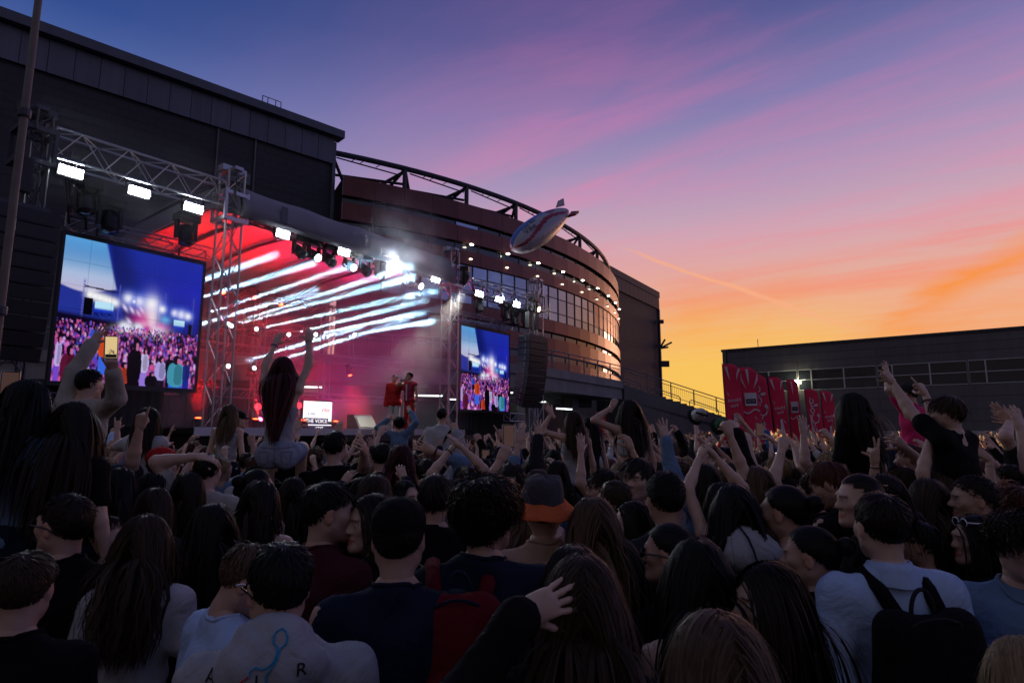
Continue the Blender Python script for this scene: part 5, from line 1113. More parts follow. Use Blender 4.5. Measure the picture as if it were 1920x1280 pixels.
def person(px, py, Z, male, hair, top, label, yaw=None, face=None, hp=0, hr=0, arms=None, sk=0, sleeve='short', seat=False, s=None, legs_c='navy', group=None, acc=(), build=1.0, smile=0, detail=1, topkw=None, bottoms=None, name='person', z0=None, heavy=1.0, zb=None):
    if Z < 3.4 and not seat and zb is None: Z *= 1.13 * math.sqrt(1 + ((px - 960) / F) ** 2)
    elif Z < 5.6 and not seat and zb is None and Z > 3.3: Z *= 1.08
    P = PY(px, py, Z); x, y = P[0], P[1]; H = P[2]; ht = {'curly': .045, 'afro': .05, 'buzz': .006, 'long': .014, 'mop': .03}.get(hair[0] if hair else '', .016)
    if seat: s = s or RIDER_S; zb = H - (1.75 + ht) * s
    elif zb is not None: s = (H - zb) / (1.75 + ht)
    else: s = H / (1.75 + ht); zb = 0.0
    yaw = stage_yaw(x, y) if yaw is None else yaw; face = yaw if face is None else face
    e = empty(name, (x, y, zb), R_(yaw), label=label, cat='person', group=group); e.scale = (s,) * 3; SPOTS.append((x, y, .27 if not seat else .33))
    A = {}; cz, sz = math.cos(R_(yaw)), math.sin(R_(yaw))
    for nm, a in (arms or {}).items():
        if a is None: continue
        a = dict(a)
        if 'px' in a:
            w = PY(a['px'][0], a['px'][1], y + a.get('dz', 0.0)) - np.array([x, y, zb]); a['t'] = np.array([cz * w[0] + sz * w[1], -sz * w[0] + cz * w[1], w[2]]) / s
        for kk in ('palm', 'pole', 'fing'):
            if 'w' + kk in a: w = np.array(a['w' + kk], float); a[kk] = (cz * w[0] + sz * w[1], -sz * w[0] + cz * w[1], w[2])
        A[nm] = a
    k = skeleton(male, A, seat, build); hrot = (face - yaw, hp, hr)
    near = Z < 2.8
    o = obj('body', body_mesh(k, male, SKIN[sk], .05, .016, .0125, hrot, 0, 1.0, .03) if not detail else body_mesh(k, male, SKIN[sk], (.016 if near else .022) if sleeve == 'none' else .04, (.0062 if abs(face) > 30 else .0098) if near else (.0085 if abs(face) > 50 else .012), .005 if Z < 3.6 else .0068, hrot, smile, heavy, .012 if near else .015), e, keep=False)
    Rm, t = head_M(k, *hrot); Mh = mat4(Rm, t)
    if hair:
        kw = dict(hair[2]) if len(hair) > 2 else {}; kw.setdefault('seed', int(px) + 100); kw.setdefault('N', int((1300 if hair[0] in ('short', 'buzz', 'crop', 'mop') else 600) * (1.5 if Z < 1.7 else 1 if near else .5)))
        kw.setdefault('wid', {'buzz': .003, 'short': .0042, 'crop': .004, 'mop': .0045, 'curly': .0055, 'afro': .005}.get(hair[0], .0058) * (1 if near else 1.4))
        kw.setdefault('capn', 60 if near else 26)
        h = obj('hair', hair_mesh(hair[0], HAIR[hair[1]], **kw), e, keep=False); h.matrix_local = Mh
    tm = None
    if top:
        kw = dict(topkw or {}); kw.setdefault('h', (.017 if near else .025) if detail else .03); kw.setdefault('seed', int(px) + 100); kw.setdefault('sleeve', sleeve)
        tm = obj({'hoodie': 'hoodie'}.get('hoodie' if kw.get('hood') else '', 'shirt'), top_mesh(k, male, CL[top], **kw), e, keep=False)
    if tm and near and detail and sleeve != 'none' and not (topkw or {}).get('hood') and not (topkw or {}).get('collar'):
        bv = BVHTree.FromPolygons([v.co for v in tm.data.vertices], [p_.vertices for p_ in tm.data.polygons]); ring = []
        for q in np.linspace(0, 2 * math.pi, 25):
            h_ = bv.ray_cast(Vector((.073 * math.cos(q), .004 + .082 * math.sin(q), 1.62)), Vector((0, 0, -1))); ring.append(np.array(h_[0]) + [0, 0, .002] if h_[0] else np.array([.073 * math.cos(q), .004 + .082 * math.sin(q), 1.49]))
        g = G().tube(ring, .0075, 6, cap=False).obj('neckband', CL[top], smooth=True); g.parent = e
    if top and (topkw or {}).get('collar'): obj('collar', collar_mesh(CL[top]), e, keep=False)
    bk = (male, seat, bottoms)
    if bk not in _pants: _pants[bk] = pants_mesh(skeleton(male, {}, seat), male, CL['navy'], .02 if bottoms is None else .014, short=bottoms == 'shorts')
    pt = obj('shorts' if bottoms == 'shorts' else 'trousers', _pants[bk], e, keep=False); pt.material_slots[0].link = 'OBJECT'; pt.material_slots[0].material = CL[legs_c]
    if not seat: obj('shoes', SHOES, e, keep=False)
    for a in acc: a(e, Mh)
    e_ = dict(pants=pt, e=e, k=k, s=s, Mh=Mh, top=tm, pos=(x, y, zb), yaw=yaw); return e_
_pants = {}
def wrist(pd, nm): S, E, W_, _, Fm = pd['k'][nm]; M = pd['e'].matrix_basis; return M @ Vector(W_), M.to_3x3() @ Matrix(Fm.tolist()).transposed()
def bracelet(nm_arm, m, f=.88, r=.031, w=.006):
    def fn(e, Mh): pass
    return fn
def add_band(pd, arm, m, f=.90, r=.030, w=.007, name='bracelet'):
    S, E, W_, _, _ = pd['k'][arm]; p = E + (W_ - E) * f; d = (W_ - E) / np.linalg.norm(W_ - E); b = frame(d, (0, 1, .2)); g = G()
    g.tube([p + r * (math.cos(q) * b[0] + math.sin(q) * b[1]) for q in np.linspace(0, 2 * math.pi, 13)], w / 2, 6, cap=False); o = g.obj(name, m); o.parent = pd['e']
E_PHONE = emis('phone_glow', (.95, .70, .34), .75); E_PHONED = emis('phone_dim', (.10, .055, .05), .6); E_PHONEW = emis('phone_pale', (.75, .9, .85), 1.3)
def phone(pos, face_dir, label, scr=None, roll=0.0, size=1.0, up=(0, 0, 1)):
    e = empty('phone', tuple(pos), label=label, cat='phone', group='phones held up in the crowd'); f = frame(np.array(up, float), np.array(face_dir, float)); Q = mat4(f.T, pos) @ Matrix.Rotation(roll, 4, 'Y')
    def part(nm, g, m, mt=Q): o = g.obj(nm, m); o.parent = e; o.matrix_parent_inverse = e.matrix_basis.inverted(); o.matrix_basis = Q; return o
    w, h = .074 * size, .152 * size; part('case', G().box((0, 0, 0), (w, .009, h)), M_BPLAST); part('edge', G().tube([(-w / 2, 0, -h / 2), (w / 2, 0, -h / 2), (w / 2, 0, h / 2), (-w / 2, 0, h / 2), (-w / 2, 0, -h / 2)], .0045, 5), M_METAL)
    part('screen', G().box((0, .0052, 0), (w * .9, .001, h * .92)), scr or E_PHONED)
    if scr is E_PHONE:
        g = G()
        for k in range(9): g.tube([(w * random.uniform(-.42, .42), .0062, h * random.uniform(-.44, -.05)) for _ in range(3)], .0011, 4)
        g.box((0, .0062, -h * .38), (w * .86, .0006, h * .14)); part('screen_image', g, M_SHADE)
    part('lens', G().lathe([(.006, 0), (.006, .003), (.001, .003)], 8, (-w * .28, -.005, h * .38), ax=np.array([[1, 0, 0], [0, 0, 1], [0, -1, 0]])), M_SHADE)
    return e
def phone_in(pd, arm, label, scr=None, roll=0.0, lift=.09, flip=False, cam_face=True):
    w, Rm = wrist(pd, arm); z = Rm.col[2].normalized(); y = Rm.col[1].normalized(); p = w + z * (.085 + lift * .4) * pd['s'] + y * .028
    fd = Vector((0, 0, CH)) - p; fd.z *= .3
    return phone(np.array(p) + np.array([0, 0, .05]), np.array(fd) if cam_face else -np.array(fd), label, scr, roll)
def carrier(pd, top, label, male=True, hairc='dark brown', deco=None):
    x, y, zb = pd['pos']; s = pd['s']; seat_z = zb + .80 * s; cs = max(.80, min(1.15, (seat_z - .03) / 1.44)); yaw = R_(pd['yaw']); bx, by = x + math.sin(yaw) * -.06 * -1, y + .07
    P = np.array([x - math.sin(yaw) * .09, y + math.cos(yaw) * .09, 1.766 * cs]); q = proj(P)
    c = person(q[0], q[1], P[1], male, ('short', hairc, {'N': 200, 'wid': .009}), top, label, detail=0, yaw=pd['yaw'], arms={'r': dict(t=(.17, .30, 1.12), hand='cup', pole=(1, -.3, -.3)), 'l': dict(t=(-.17, .30, 1.12), hand='cup', pole=(-1, -.3, -.3))}, legs_c='navy')
    SPOTS.pop(); return c
BR = 'brown'; DB = 'dark brown'; BK = 'black'; LB = 'light brown'
def L_(L=.45, **k): return dict(L=L, **k)
# ------------------------------------------------------------------ foreground people, from the photograph
person(50, 1030, 1.36, True, ('crop', BR, {'N': 2200, 'vol': 1.15}), 'black', 'short-haired brown head cut by the bottom left corner', yaw=12, face=20, hp=-4, sk=1)
p = person(132, 922, 1.80, True, ('crop', DB, {'N': 2400, 'vol': .95}), 'black', 'man in glasses and black shirt facing left', yaw=36, face=78, hp=4, sk=1, build=1.05)
glasses(p['e'], p['Mh'], M_BPLAST, M_SHADE, 'glasses')
p = person(196, 962, 2.4, True, ('crop', DB), 'white', 'man sipping from a can behind the man in glasses', yaw=-40, face=-78, arms={'r': dict(px=(212, 1002), dz=.05, hand='grip', wpalm=(-1, 0, 0), pole=(1, -.2, -.8)), 'l': None})
person(272, 964, 1.92, False, ('long', BR, L_(.42, wave=.010, N=1200)), 'white', 'girl with long wavy brown hair and white tee', yaw=14, face=4, sk=0)
person(402, 941, 2.35, False, ('long', BK, L_(.40)), 'black', 'black-haired girl in black jacket behind wavy brown hair', yaw=30, face=60, sleeve='long')
person(291, 912, 2.7, False, ('long', BR, L_(.40)), 'charcoal', 'girl with straight brown hair seen above the wavy brown hair', face=8)
person(354, 884, 3.2, False, ('long', DB, L_(.32)), 'black', 'dark-haired girl with bare shoulders near the left middle', face=0, sleeve='none', topkw=dict(tank=True))
person(281, 886, 3.15, False, ('long', BK, L_(.40)), 'black', 'black-haired girl turned right behind straight brown hair', yaw=-10, face=-50)
person(225, 874, 3.6, False, ('long', BK, L_(.45)), 'black', 'black-haired girl deep in shadow beside the shoulder riders')
p = person(441, 1008, 1.72, True, ('crop', LB, {'N': 2200, 'vol': 1.1}), 'light blue', 'fair-haired man looking down with white sunglasses', yaw=-46, face=-72, hp=-24, sk=1, topkw=dict(o=.026, wr=.006))
glasses(p['e'], p['Mh'], M_WPLAST, M_SHADE, 'sunglasses')
hd = person(534, 1012, 1.42, True, ('short', BK, {'N': 2400, 'vol': .9}), 'grey', 'man in grey printed hoodie with dark short hair', yaw=14, face=38, hp=-5, sk=1, sleeve='long', topkw=dict(hood=True, o=.024, h=.0125), build=1.04)
glasses(hd['e'], hd['Mh'], M_BPLAST, M_SHADE, 'glasses')
M_PB = cloth('print_blue', (.02, .28, .52)); M_PR = cloth('print_red', (.42, .03, .05)); M_PK = cloth('print_black', (.015, .015, .018)); M_PW = cloth('print_white', (.6, .6, .6))
T_ = hd['top']
def on_back(pd, px, py, dep=.14):
    d = ray(px, py); t = (pd['pos'][1] - dep) / d[1]; w = np.array([0, 0, CH]) + d * t - np.array(pd['pos']); a = R_(pd['yaw']); return ((math.cos(a) * w[0] + math.sin(a) * w[1]) / pd['s'], w[2] / pd['s'])
H_ = lambda *q: [on_back(hd, *p_) for p_ in q]
decal(hd['e'], T_, [H_((528, 1180), (514, 1186), (512, 1200), (522, 1210), (520, 1226), (508, 1240), (494, 1246), (484, 1240), (474, 1246), (472, 1256)), H_((528, 1180), (540, 1190), (538, 1204), (526, 1212), (520, 1232), (506, 1252), (500, 1262), (504, 1275), (500, 1300))], M_PB, w=.0045)
decal(hd['e'], T_, [H_((472, 1256), (462, 1262), (450, 1274), (436, 1290)), H_((474, 1280), (466, 1268), (456, 1290))], M_PR, w=.0045)
for ch, q in (('A', (393, 1272)), ('I', (485, 1268)), ('R', (566, 1253))): decal(hd['e'], T_, [], M_PK, text=ch, size=.045, at=on_back(hd, *q))
person(611, 900, 2.2, True, ('short', BK, {'vol': 1.0}), 'maroon', 'smiling dark-haired man in maroon facing right', yaw=-30, face=-66, smile=1, sk=1)
c = person(748, 938, 1.75, True, ('buzz', DB, {'N': 1500}), 'navy', 'broad man in navy tee and black cap', yaw=8, face=2, sk=1, build=1.08, heavy=1.06)
cap_hat(c['e'], c['Mh'], CL['black'])
person(702, 922, 2.3, False, ('long', DB, L_(.4, wave=.008)), 'black', 'dark-haired girl facing back beside the black cap', yaw=90, face=128, sk=0)
person(703, 888, 3.0, False, ('long', BR, L_(.36, vol=.8)), 'black', 'girl with rounded brown hair above the black cap')
person(760, 897, 3.8, False, ('long', BK, L_(.4)), 'black', 'smiling black-haired girl looking back over her shoulder', yaw=-60, face=-128, smile=1)
p = person(488, 899, 2.9, False, ('long', DB, L_(.42, wave=.007)), 'black', 'wavy dark-haired girl in strappy top left of centre', sleeve='none', topkw=dict(tank=True), face=-8)
p = person(815, 881, 2.8, True, ('mop', DB), 'black', 'man in black printed top with floppy dark hair', face=6, sk=1)
decal(p['e'], p['top'], [[(-.08, 1.36), (-.03, 1.33), (-.05, 1.29), (.02, 1.30)], [(.0, 1.36), (.04, 1.28), (.09, 1.31)], [(-.07, 1.26), (-.02, 1.25), (.05, 1.24), (.1, 1.26)]], M_PW, w=.005)
p = bk = person(907, 877, 1.95, True, ('curly', DB, {'N': 1500, 'vol': 1.1, 'wid': .0042}), 'navy', 'curly-haired man in navy tee wearing the red backpack', yaw=2, face=-36, sk=1)
h2 = person(1019, 896, 2.45, True, ('crop', DB), 'sand', 'person in grey and orange bucket hat and sand tee', yaw=6, face=-4, hp=6, sk=0)
M_HATC = cloth('hat_grey', (.062, .058, .066)); M_HATO = cloth('hat_orange', (.58, .12, .04)); bucket_hat(h2['e'], h2['Mh'], M_HATC, M_HATO)
p = person(1090, 1038, 1.36, False, ('long', BR, L_(.55, N=1300, K=12)), 'black', 'girl with long brown hair and hand on head', yaw=6, face=-6, hp=4, arms={'l': dict(px=(978, 1150), dz=-.135, hand='open', wpalm=(.25, 1, 0), wfing=(1, .22, .12), wpole=(-.2, .25, -1)), 'r': None}, sleeve='long')
add_band(p, 'l', M_METAL, .93, .034, .003)
person(1076, 1020, 1.72, False, ('long', DB, L_(.45)), 'black', 'dark-haired girl mostly hidden behind the hand on head', face=6)
person(1113, 930, 2.3, False, ('long', LB, L_(.46, wave=.006, part=-.1)), 'black', 'girl with long light brown wavy hair right of the bucket hat')
person(1190, 936, 2.65, False, ('long', DB, L_(.4)), 'black', 'dark-haired girl in profile facing left near centre right', yaw=46, face=92)
person(1247, 884, 2.45, True, ('buzz', BK, {'N': 2600}), 'charcoal', 'man with buzz cut and charcoal shirt', yaw=14, face=4, sk=1, build=1.05)
person(1197, 851, 3.5, True, ('mop', DB), 'blue', 'fringed young man in blue hoodie facing the camera', yaw=120, face=140, sk=0, topkw=dict(hood=True))
person(1138, 874, 3.6, True, ('mop', DB), 'black', 'young man in profile facing left above the wavy hair', yaw=50, face=80, sk=1)
person(1154, 897, 3.1, True, ('crop', BR), 'black', 'brown-haired man turned left below the fringed young man', yaw=25, face=40, sk=1)
p = person(1257, 976, 2.1, False, ('pony', BK, dict(tail=.3)), 'black', 'girl with slicked black ponytail and sunglasses', yaw=45, face=62, sk=1)
glasses(p['e'], p['Mh'], M_BPLAST, M_SHADE, 'sunglasses')
person(1307, 1008, 1.66, False, ('long', BK, L_(.5, N=1500)), 'lilac', 'girl with long black hair and lilac strap top', yaw=8, face=2, sleeve='none', topkw=dict(tank=True), hp=4)
person(1376, 905, 2.35, False, ('long', BK, L_(.5)), 'grey', 'girl with long black hair over pale grey hoodie', face=-4, sleeve='long', topkw=dict(hood=True))
person(1473, 905, 2.25, False, ('bun', BK), 'black', 'girl with low black bun and bare back facing left', yaw=24, face=44, sleeve='none', topkw=dict(tank=True), sk=1)
person(1521, 981, 1.92, False, ('bun', BK, {'N': 1200}), 'black', 'girl with slicked dark bun in profile facing left', yaw=36, face=58, sk=1)
person(1440, 1051, 1.52, False, ('long', DB, L_(.55, N=1800, K=12)), 'black', 'long dark-haired girl in profile near the bottom', yaw=48, face=96, hp=2)
person(1345, 1151, .97, False, ('long', LB, L_(.4, N=1700, K=12, vol=.8, part=.05)), 'charcoal', 'light brown hair closest to the camera at bottom', yaw=10, face=0)
sh = person(1650, 920, 1.76, True, ('short', DB, {'N': 2400, 'vol': 1.0}), 'light blue', 'man in light blue shirt wearing the black backpack', yaw=2, face=2, sk=0, sleeve='long', topkw=dict(collar=True, o=.022, h=.0125, wr=.0045), build=1.05)
person(1612, 884, 2.3, False, ('pony', DB), 'black', 'high-foreheaded girl in profile behind light blue shirt', yaw=60, face=88, sk=0)
person(1655, 886, 2.45, False, ('long', DB, L_(.4)), 'black', 'dark-haired girl half hidden behind the high forehead', face=10)
person(1573, 850, 2.75, True, ('mop', 'red-brown'), 'black', 'brown mop-haired man looking down to the left', yaw=30, face=55, hp=-26, sk=1)
person(1718, 972, 2.2, True, ('short', BK), 'black', 'man with black hair half hidden by light blue shirt', yaw=40, face=62, sk=2)
person(1738, 894, 2.5, False, ('long', BR, L_(.45)), 'black', 'girl with straight brown hair right of light blue shirt', face=-6)
person(1826, 892, 2.3, True, ('buzz', DB, {'N': 2400}), 'black', 'man with cropped hair in profile at right', yaw=44, face=72, sk=1)
p = person(1828, 962, 2.05, False, ('long', BK, L_(.3)), 'black', 'dark-haired person with white glasses pushed onto hair', yaw=60, face=84, sk=1)
glasses(p['e'], p['Mh'], M_WPLAST, M_SHADE, 'sunglasses', up=.085, back=-.035)
person(1898, 943, 1.62, True, ('curly', DB, {'N': 1300, 'wid': .0042}), 'denim', 'curly dark-haired man in denim facing back at right edge', yaw=150, face=172, sk=0, sleeve='long', arms={'l': dict(t=(-.1, .22, 1.25), hand='relaxed'), 'r': dict(t=(.1, .22, 1.20), hand='relaxed')})
person(1902, 899, 2.3, True, ('curly', 'red-brown'), 'black', 'auburn curly head at the right edge', face=14)
person(1925, 1195, 1.05, False, ('long', 'blonde', L_(.4, N=1500)), 'charcoal', 'blonde hair cut off by the bottom right corner', face=4)
# ---- second row and raised arms
p = person(1522, 884, 3.3, True, ('short', BK), 'black', 'dark-haired man raising a fist right of centre', arms={'l': dict(px=(1466, 842), dz=.0, hand='fist', wpalm=(0, 1, 0), pole=(-.2, -.2, -1))}, sk=0); add_band(p, 'l', M_METAL, .80, .036, .004)
p = person(1418, 872, 3.7, False, ('long', LB, L_(.35)), 'black', 'light brown haired girl raising a pale fist', arms={'l': dict(px=(1368, 815), hand='fist', pole=(1, 0, -.6))}, sk=0)
p = person(1322, 868, 4.2, False, ('long', DB, L_(.4)), 'denim', 'girl in denim jacket stretching one arm up at centre right', arms={'l': dict(px=(1246, 818), hand='spread', pole=(-1, 0, -.4))}, sleeve='long'); add_band(p, 'l', CL['black'])
p = person(1008, 878, 4.3, False, ('long', BR, L_(.4)), 'denim', 'girl in denim sleeve waving beside the bucket hat', arms={'l': dict(px=(972, 828), hand='open', pole=(-1, 0, -.6))}, sleeve='mid')
p = person(958, 866, 3.6, True, ('short', DB), 'black', 'man filming with a black phone held high at centre', arms={'l': dict(px=(938, 862), dz=.25, hand='grip', pole=(-.6, 0, -1))}); phone_in(p, 'l', 'large black phone held upright at the centre of crowd', E_PHONED)
p = person(1045, 862, 5.0, False, ('long', DB, L_(.35)), 'charcoal', 'long-haired girl with dark sleeve and open hand up', arms={'l': dict(px=(1008, 812), hand='spread', pole=(-1, 0, -.6))}, sleeve='long')
p = person(872, 872, 4.4, False, ('long', DB, L_(.4)), 'grey', 'girl clapping both hands above the curly head', arms={'l': dict(px=(846, 842), hand='flat', wpalm=(1, .3, 0)), 'r': dict(px=(866, 838), hand='flat', wpalm=(-1, .3, 0))}); add_band(p, 'l', CL['black'])
p = person(800, 858, 4.6, True, ('short', DB), 'denim', 'man in denim raising a hand with a watch', arms={'r': dict(px=(812, 845), hand='open', pole=(1, 0, -.6))}, sleeve='mid'); add_band(p, 'r', M_BPLAST, .93, .031, .014, 'watch')
person(628, 806, 4.9, True, ('short', BK), 'black', 'tall man with short black hair and big ears at centre left', sk=0, arms={'r': dict(px=(684, 840), dz=-.6, hand='claw', wpalm=(-1, .4, 0), pole=(1, 0, -1))})
person(752, 832, 4.8, False, ('long', 'dark red', L_(.45, vol=.8)), 'black', 'girl with deep dark red hair below the singers')
person(716, 828, 5.2, True, ('short', BK), 'black', 'dark short-haired man left of the dark red hair')
p = person(303, 838, 4.4, True, ('crop', DB), 'charcoal', 'man in bright red cap with pointing arm beside him', yaw=5, face=-20, arms={'l': dict(px=(262, 800), dz=-.3, hand='point', pole=(-.3, 0, -1))}); cap_hat(p['e'], p['Mh'], CL['red'])
person(390, 846, 4.0, True, ('crop', BK), 'cream', 'man with a hand resting on his dark hair at left', arms={'l': dict(px=(372, 856), dz=-.06, hand='relaxed', wpalm=(.3, .6, -1), wfing=(1, .2, -.25), pole=(-1, 0, -.5))})
p = person(1690, 868, 4.0, True, ('mop', BR), 'black', 'man raising an open hand below the girl in black', arms={'l': dict(px=(1640, 868), dz=-.3, hand='vee', pole=(-.5, 0, -1)), 'r': dict(px=(1696, 838), hand='claw', pole=(1, 0, -1))}); add_band(p, 'l', CL['black'])
p = person(1762, 876, 3.6, False, ('long', BR, L_(.4)), 'black', 'girl raising a tall straight fist at right', arms={'l': dict(px=(1744, 820), hand='fist', pole=(-1, 0, -.2))})
p = person(1893, 868, 3.3, True, ('short', DB), 'charcoal', 'man pointing left with two fingers at the right edge', arms={'l': dict(px=(1856, 862), dz=-.2, hand='vee', wpalm=(0, 1, -.4), wfing=(-.9, .1, .45), pole=(0, 0, -1))}, sk=1); add_band(p, 'l', M_METAL, .8, .034, .004)
p = person(1802, 846, 3.9, True, ('mop', BK), 'olive', 'man in sunglasses facing left in olive at right', yaw=60, face=84, sk=1); glasses(p['e'], p['Mh'], M_BPLAST, M_SHADE, 'sunglasses')
p = person(1925, 800, 5.2, True, ('short', DB), 'charcoal', 'arms stretched in from the right edge catching light', zb=.0, arms={'l': dict(px=(1893, 790), hand='flat', wpalm=(.3, .5, .8), wfing=(-.8, 0, .6)), 'r': dict(px=(1900, 800), dz=.1, hand='open', wfing=(-.8, 0, .6))})
p = person(-20, 860, 3.1, True, ('short', BK), 'charcoal', 'arm reaching in from the left edge beside the pole', arms={'r': dict(px=(14, 700), hand='grip', pole=(1, 0, -.3)), 'l': dict(px=(25, 705), dz=.2, hand='fist')}, zb=.25); add_band(p, 'r', CL['black'], .85, .032, .008); phone_in(p, 'r', 'dark phone cut by the left edge', E_PHONED)
p = person(60, 800, 3.9, True, ('short', DB), 'charcoal', 'fist raised between the left edge and the dark girls', zb=.35, arms={'r': dict(px=(48, 722), hand='fist')})
# ---- people on shoulders
def rider(px, py, Z, male, hair, top, label, clabel, ctop='black', **kw):
    pd = person(px, py, Z, male, hair, top, label, seat=True, **kw); pd['c'] = carrier(pd, ctop, clabel); return pd
mg = rider(531, 668, 5.0, False, ('long', 'dark red', L_(.58, N=1300, K=13, vol=.35, conv=3.2)), 'grey', 'girl on shoulders with both arms up in denim shorts', 'man in black printed tee carrying the girl in denim shorts', yaw=10, face=6, arms={'l': dict(px=(517, 643), dz=.2, hand='spread', wpalm=(0, 1, 0), pole=(-.6, 0, -.3)), 'r': dict(px=(581, 632), dz=.2, hand='spread', wpalm=(-.3, 1, 0), pole=(1, 0, -.2))}, legs_c='pale denim', bottoms='shorts', sleeve='none', topkw=dict(tank=True, hem=.93, o=.008, h=.012, wr=.0012, crop=1.33), sk=0)
add_band(mg, 'l', CL['blue'], .9, .029, .012); add_band(mg, 'r', CL['black'], .93, .028, .005)
M_STITCH = cloth('denim_seam', (.20, .21, .27))
decal(mg['e'], mg['pants'], [[(-.16, 1.0), (-.08, .985), (.0, .98), (.08, .985), (.16, 1.0)], [(-.13, .955), (-.05, .95), (-.055, .87), (-.09, .85), (-.125, .875), (-.13, .955)], [(.13, .955), (.05, .95), (.055, .87), (.09, .85), (.125, .875), (.13, .955)], [(0, .98), (.0, .80)], [(-.1, 1.01), (-.1, .975)], [(.1, 1.01), (.1, .975)]], M_STITCH, 'seam', w=.006)
cc = mg['c']; decal(cc['e'], cc['top'], [[(-.07, 1.38), (-.03, 1.35), (.0, 1.38), (.04, 1.35), (.08, 1.38), (.07, 1.32), (.03, 1.29), (.02, 1.24), (-.02, 1.24), (-.03, 1.29), (-.07, 1.33), (-.07, 1.38)], [(-.03, 1.35), (-.05, 1.31), (.0, 1.28), (.05, 1.31), (.04, 1.35), (-.03, 1.35)], [(-.02, 1.24), (-.02, 1.21)], [(.0, 1.24), (.0, 1.20)], [(.02, 1.24), (.02, 1.21)]], M_PW, w=.004)
p = rider(140, 753, 3.15, False, ('long', DB, L_(.55, N=1300)), 'black', 'dark-haired girl with long hair raised above the crowd at left', 'man in black beneath the second long-haired girl at left')
p = rider(52, 712, 3.1, False, ('long', BK, L_(.5, N=1200)), 'denim', 'black-haired girl in patterned denim raised at the left edge', 'man in charcoal beneath the leftmost long-haired girl', 'charcoal', yaw=-10, face=-30, sleeve='long')
p = rider(168, 690, 4.5, True, ('crop', BK), 'cream', 'short-haired person in white knit sweater filming at left', 'man in black beneath the white knit sweater', yaw=-4, face=-14, arms={'r': dict(px=(212, 695), dz=-.35, hand='grip', wpalm=(-.6, .8, 0), pole=(1, 0, -1)), 'l': dict(px=(176, 640), dz=.1, hand='spread', pole=(-1, 0, -.3))}, sleeve='long', topkw=dict(o=.022, wr=.003))
add_band(p, 'r', CL['black'], .9, .036, .01); phone_in(p, 'r', 'phone with glowing amber screen in front of the large screen', E_PHONE, .05)
p = rider(279, 763, 5.3, False, ('long', DB, L_(.32)), 'white', 'long-haired girl in white tee filming near the left drape', 'man in black carrying the girl in white tee at left', arms={'l': dict(px=(256, 812), dz=.3, hand='grip'), 'r': dict(px=(268, 815), dz=.3, hand='grip')})
phone_in(p, 'l', 'small phone held by the girl in white tee', E_PHONEW); decal(p['e'], p['top'], [], M_PK, text='R', size=.09, at=(.08, 1.32)); decal(p['e'], p['top'], [], M_PK, text='Y', size=.09, at=(.09, 1.22))
p = rider(431, 757, 7.6, False, ('long', LB, L_(.4)), 'grey', 'light brown haired girl on shoulders in front of the left tower', 'man in charcoal carrying the girl before the left tower', 'charcoal', sleeve='none', topkw=dict(tank=True))
p = rider(446, 770, 8.2, True, ('crop', DB), 'black', 'person in black cap on shoulders beside the left tower', 'man in navy carrying the person in black cap', 'navy', yaw=-30, face=-70); cap_hat(p['e'], p['Mh'], CL['black'])
p = rider(750, 777, 10.0, False, ('curly', BK), 'denim', 'curly-haired person in denim jacket filming below the singers', 'man in black beneath the denim jacket', sleeve='long', arms={'r': dict(px=(770, 772), hand='open'), 'l': dict(px=(728, 785), hand='grip')}, yaw=-20, face=20)
p = rider(829, 763, 8.5, True, ('bun', DB), 'white', 'person in white tee with a black shoulder strap', 'man in black carrying the white tee', face=-10)
g = G(); g.tube([(.13, -.10, 1.44), (.03, -.135, 1.30), (-.12, -.12, 1.06)], .018, 6).obj('bag_strap', CL['black']).parent = p['e']
p = rider(1076, 769, 6.8, False, ('long', BR, L_(.45)), 'grey', 'long-haired girl on shoulders throwing an arm left', 'man in black carrying the girl throwing her arm', sleeve='none', topkw=dict(tank=True), arms={'l': dict(px=(1034, 775), hand='open', wfing=(-.5, 0, .4), pole=(-.3, 0, -1))})
p = rider(1104, 780, 7.4, False, ('pony', BK, dict(tail=.4)), 'charcoal', 'girl with high dark ponytail beside the arm-throwing girl', 'man in black carrying the ponytailed girl', sleeve='none', topkw=dict(tank=True))
p = rider(1181, 748, 6.0, False, ('long', DB, L_(.55)), 'white', 'girl in white crop top raising a bent arm', 'man in black carrying the girl in white crop top', sleeve='none', topkw=dict(tank=True, crop=1.36, hem=1.18, o=.008), arms={'l': dict(px=(1148, 762), dz=-.05, hand='fist', wfing=(.3, 0, 1), pole=(-1, 0, .1))}, legs_c='white', bottoms='shorts', yaw=10, face=24)
p = rider(1598, 735, 4.7, False, ('long', DB, L_(.5, N=900, vol=.35, conv=2.2)), 'black', 'girl in black tee with long dark hair on shoulders at right', 'man in black carrying the long-haired girl at right', yaw=20, face=30)
p = rider(1776, 735, 3.9, True, ('mop', BR), 'black', 'boy in black tee on shoulders pointing toward the stage', 'man in charcoal carrying the pointing boy', 'charcoal', yaw=30, face=42, arms={'l': dict(px=(1672, 716), dz=.25, hand='horns', wfing=(-.5, 0, .8), pole=(0, 0, -1)), 'r': dict(px=(1735, 740), dz=.4, hand='point', wfing=(-.5, 0, .9), pole=(0, 0, -1))}, sk=0); add_band(p, 'r', CL['black'], .8, .036, .008)
p = rider(1704, 718, 7.0, True, ('crop', BK), 'pink', 'person in bright pink shirt raising a lit arm', 'man in black carrying the pink shirt', yaw=26, arms={'l': dict(px=(1664, 700), hand='vee', wfing=(-.2, 0, 1))}); cap_hat(p['e'], p['Mh'], CL['charcoal'], True)
p = rider(1365, 800, 8.6, True, ('crop', DB), 'red', 'person in red shirt raising a lit hand below the banners', 'man in black carrying the red shirt', arms={'l': dict(px=(1385, 795), hand='open'), 'r': dict(px=(1392, 790), hand='open')})
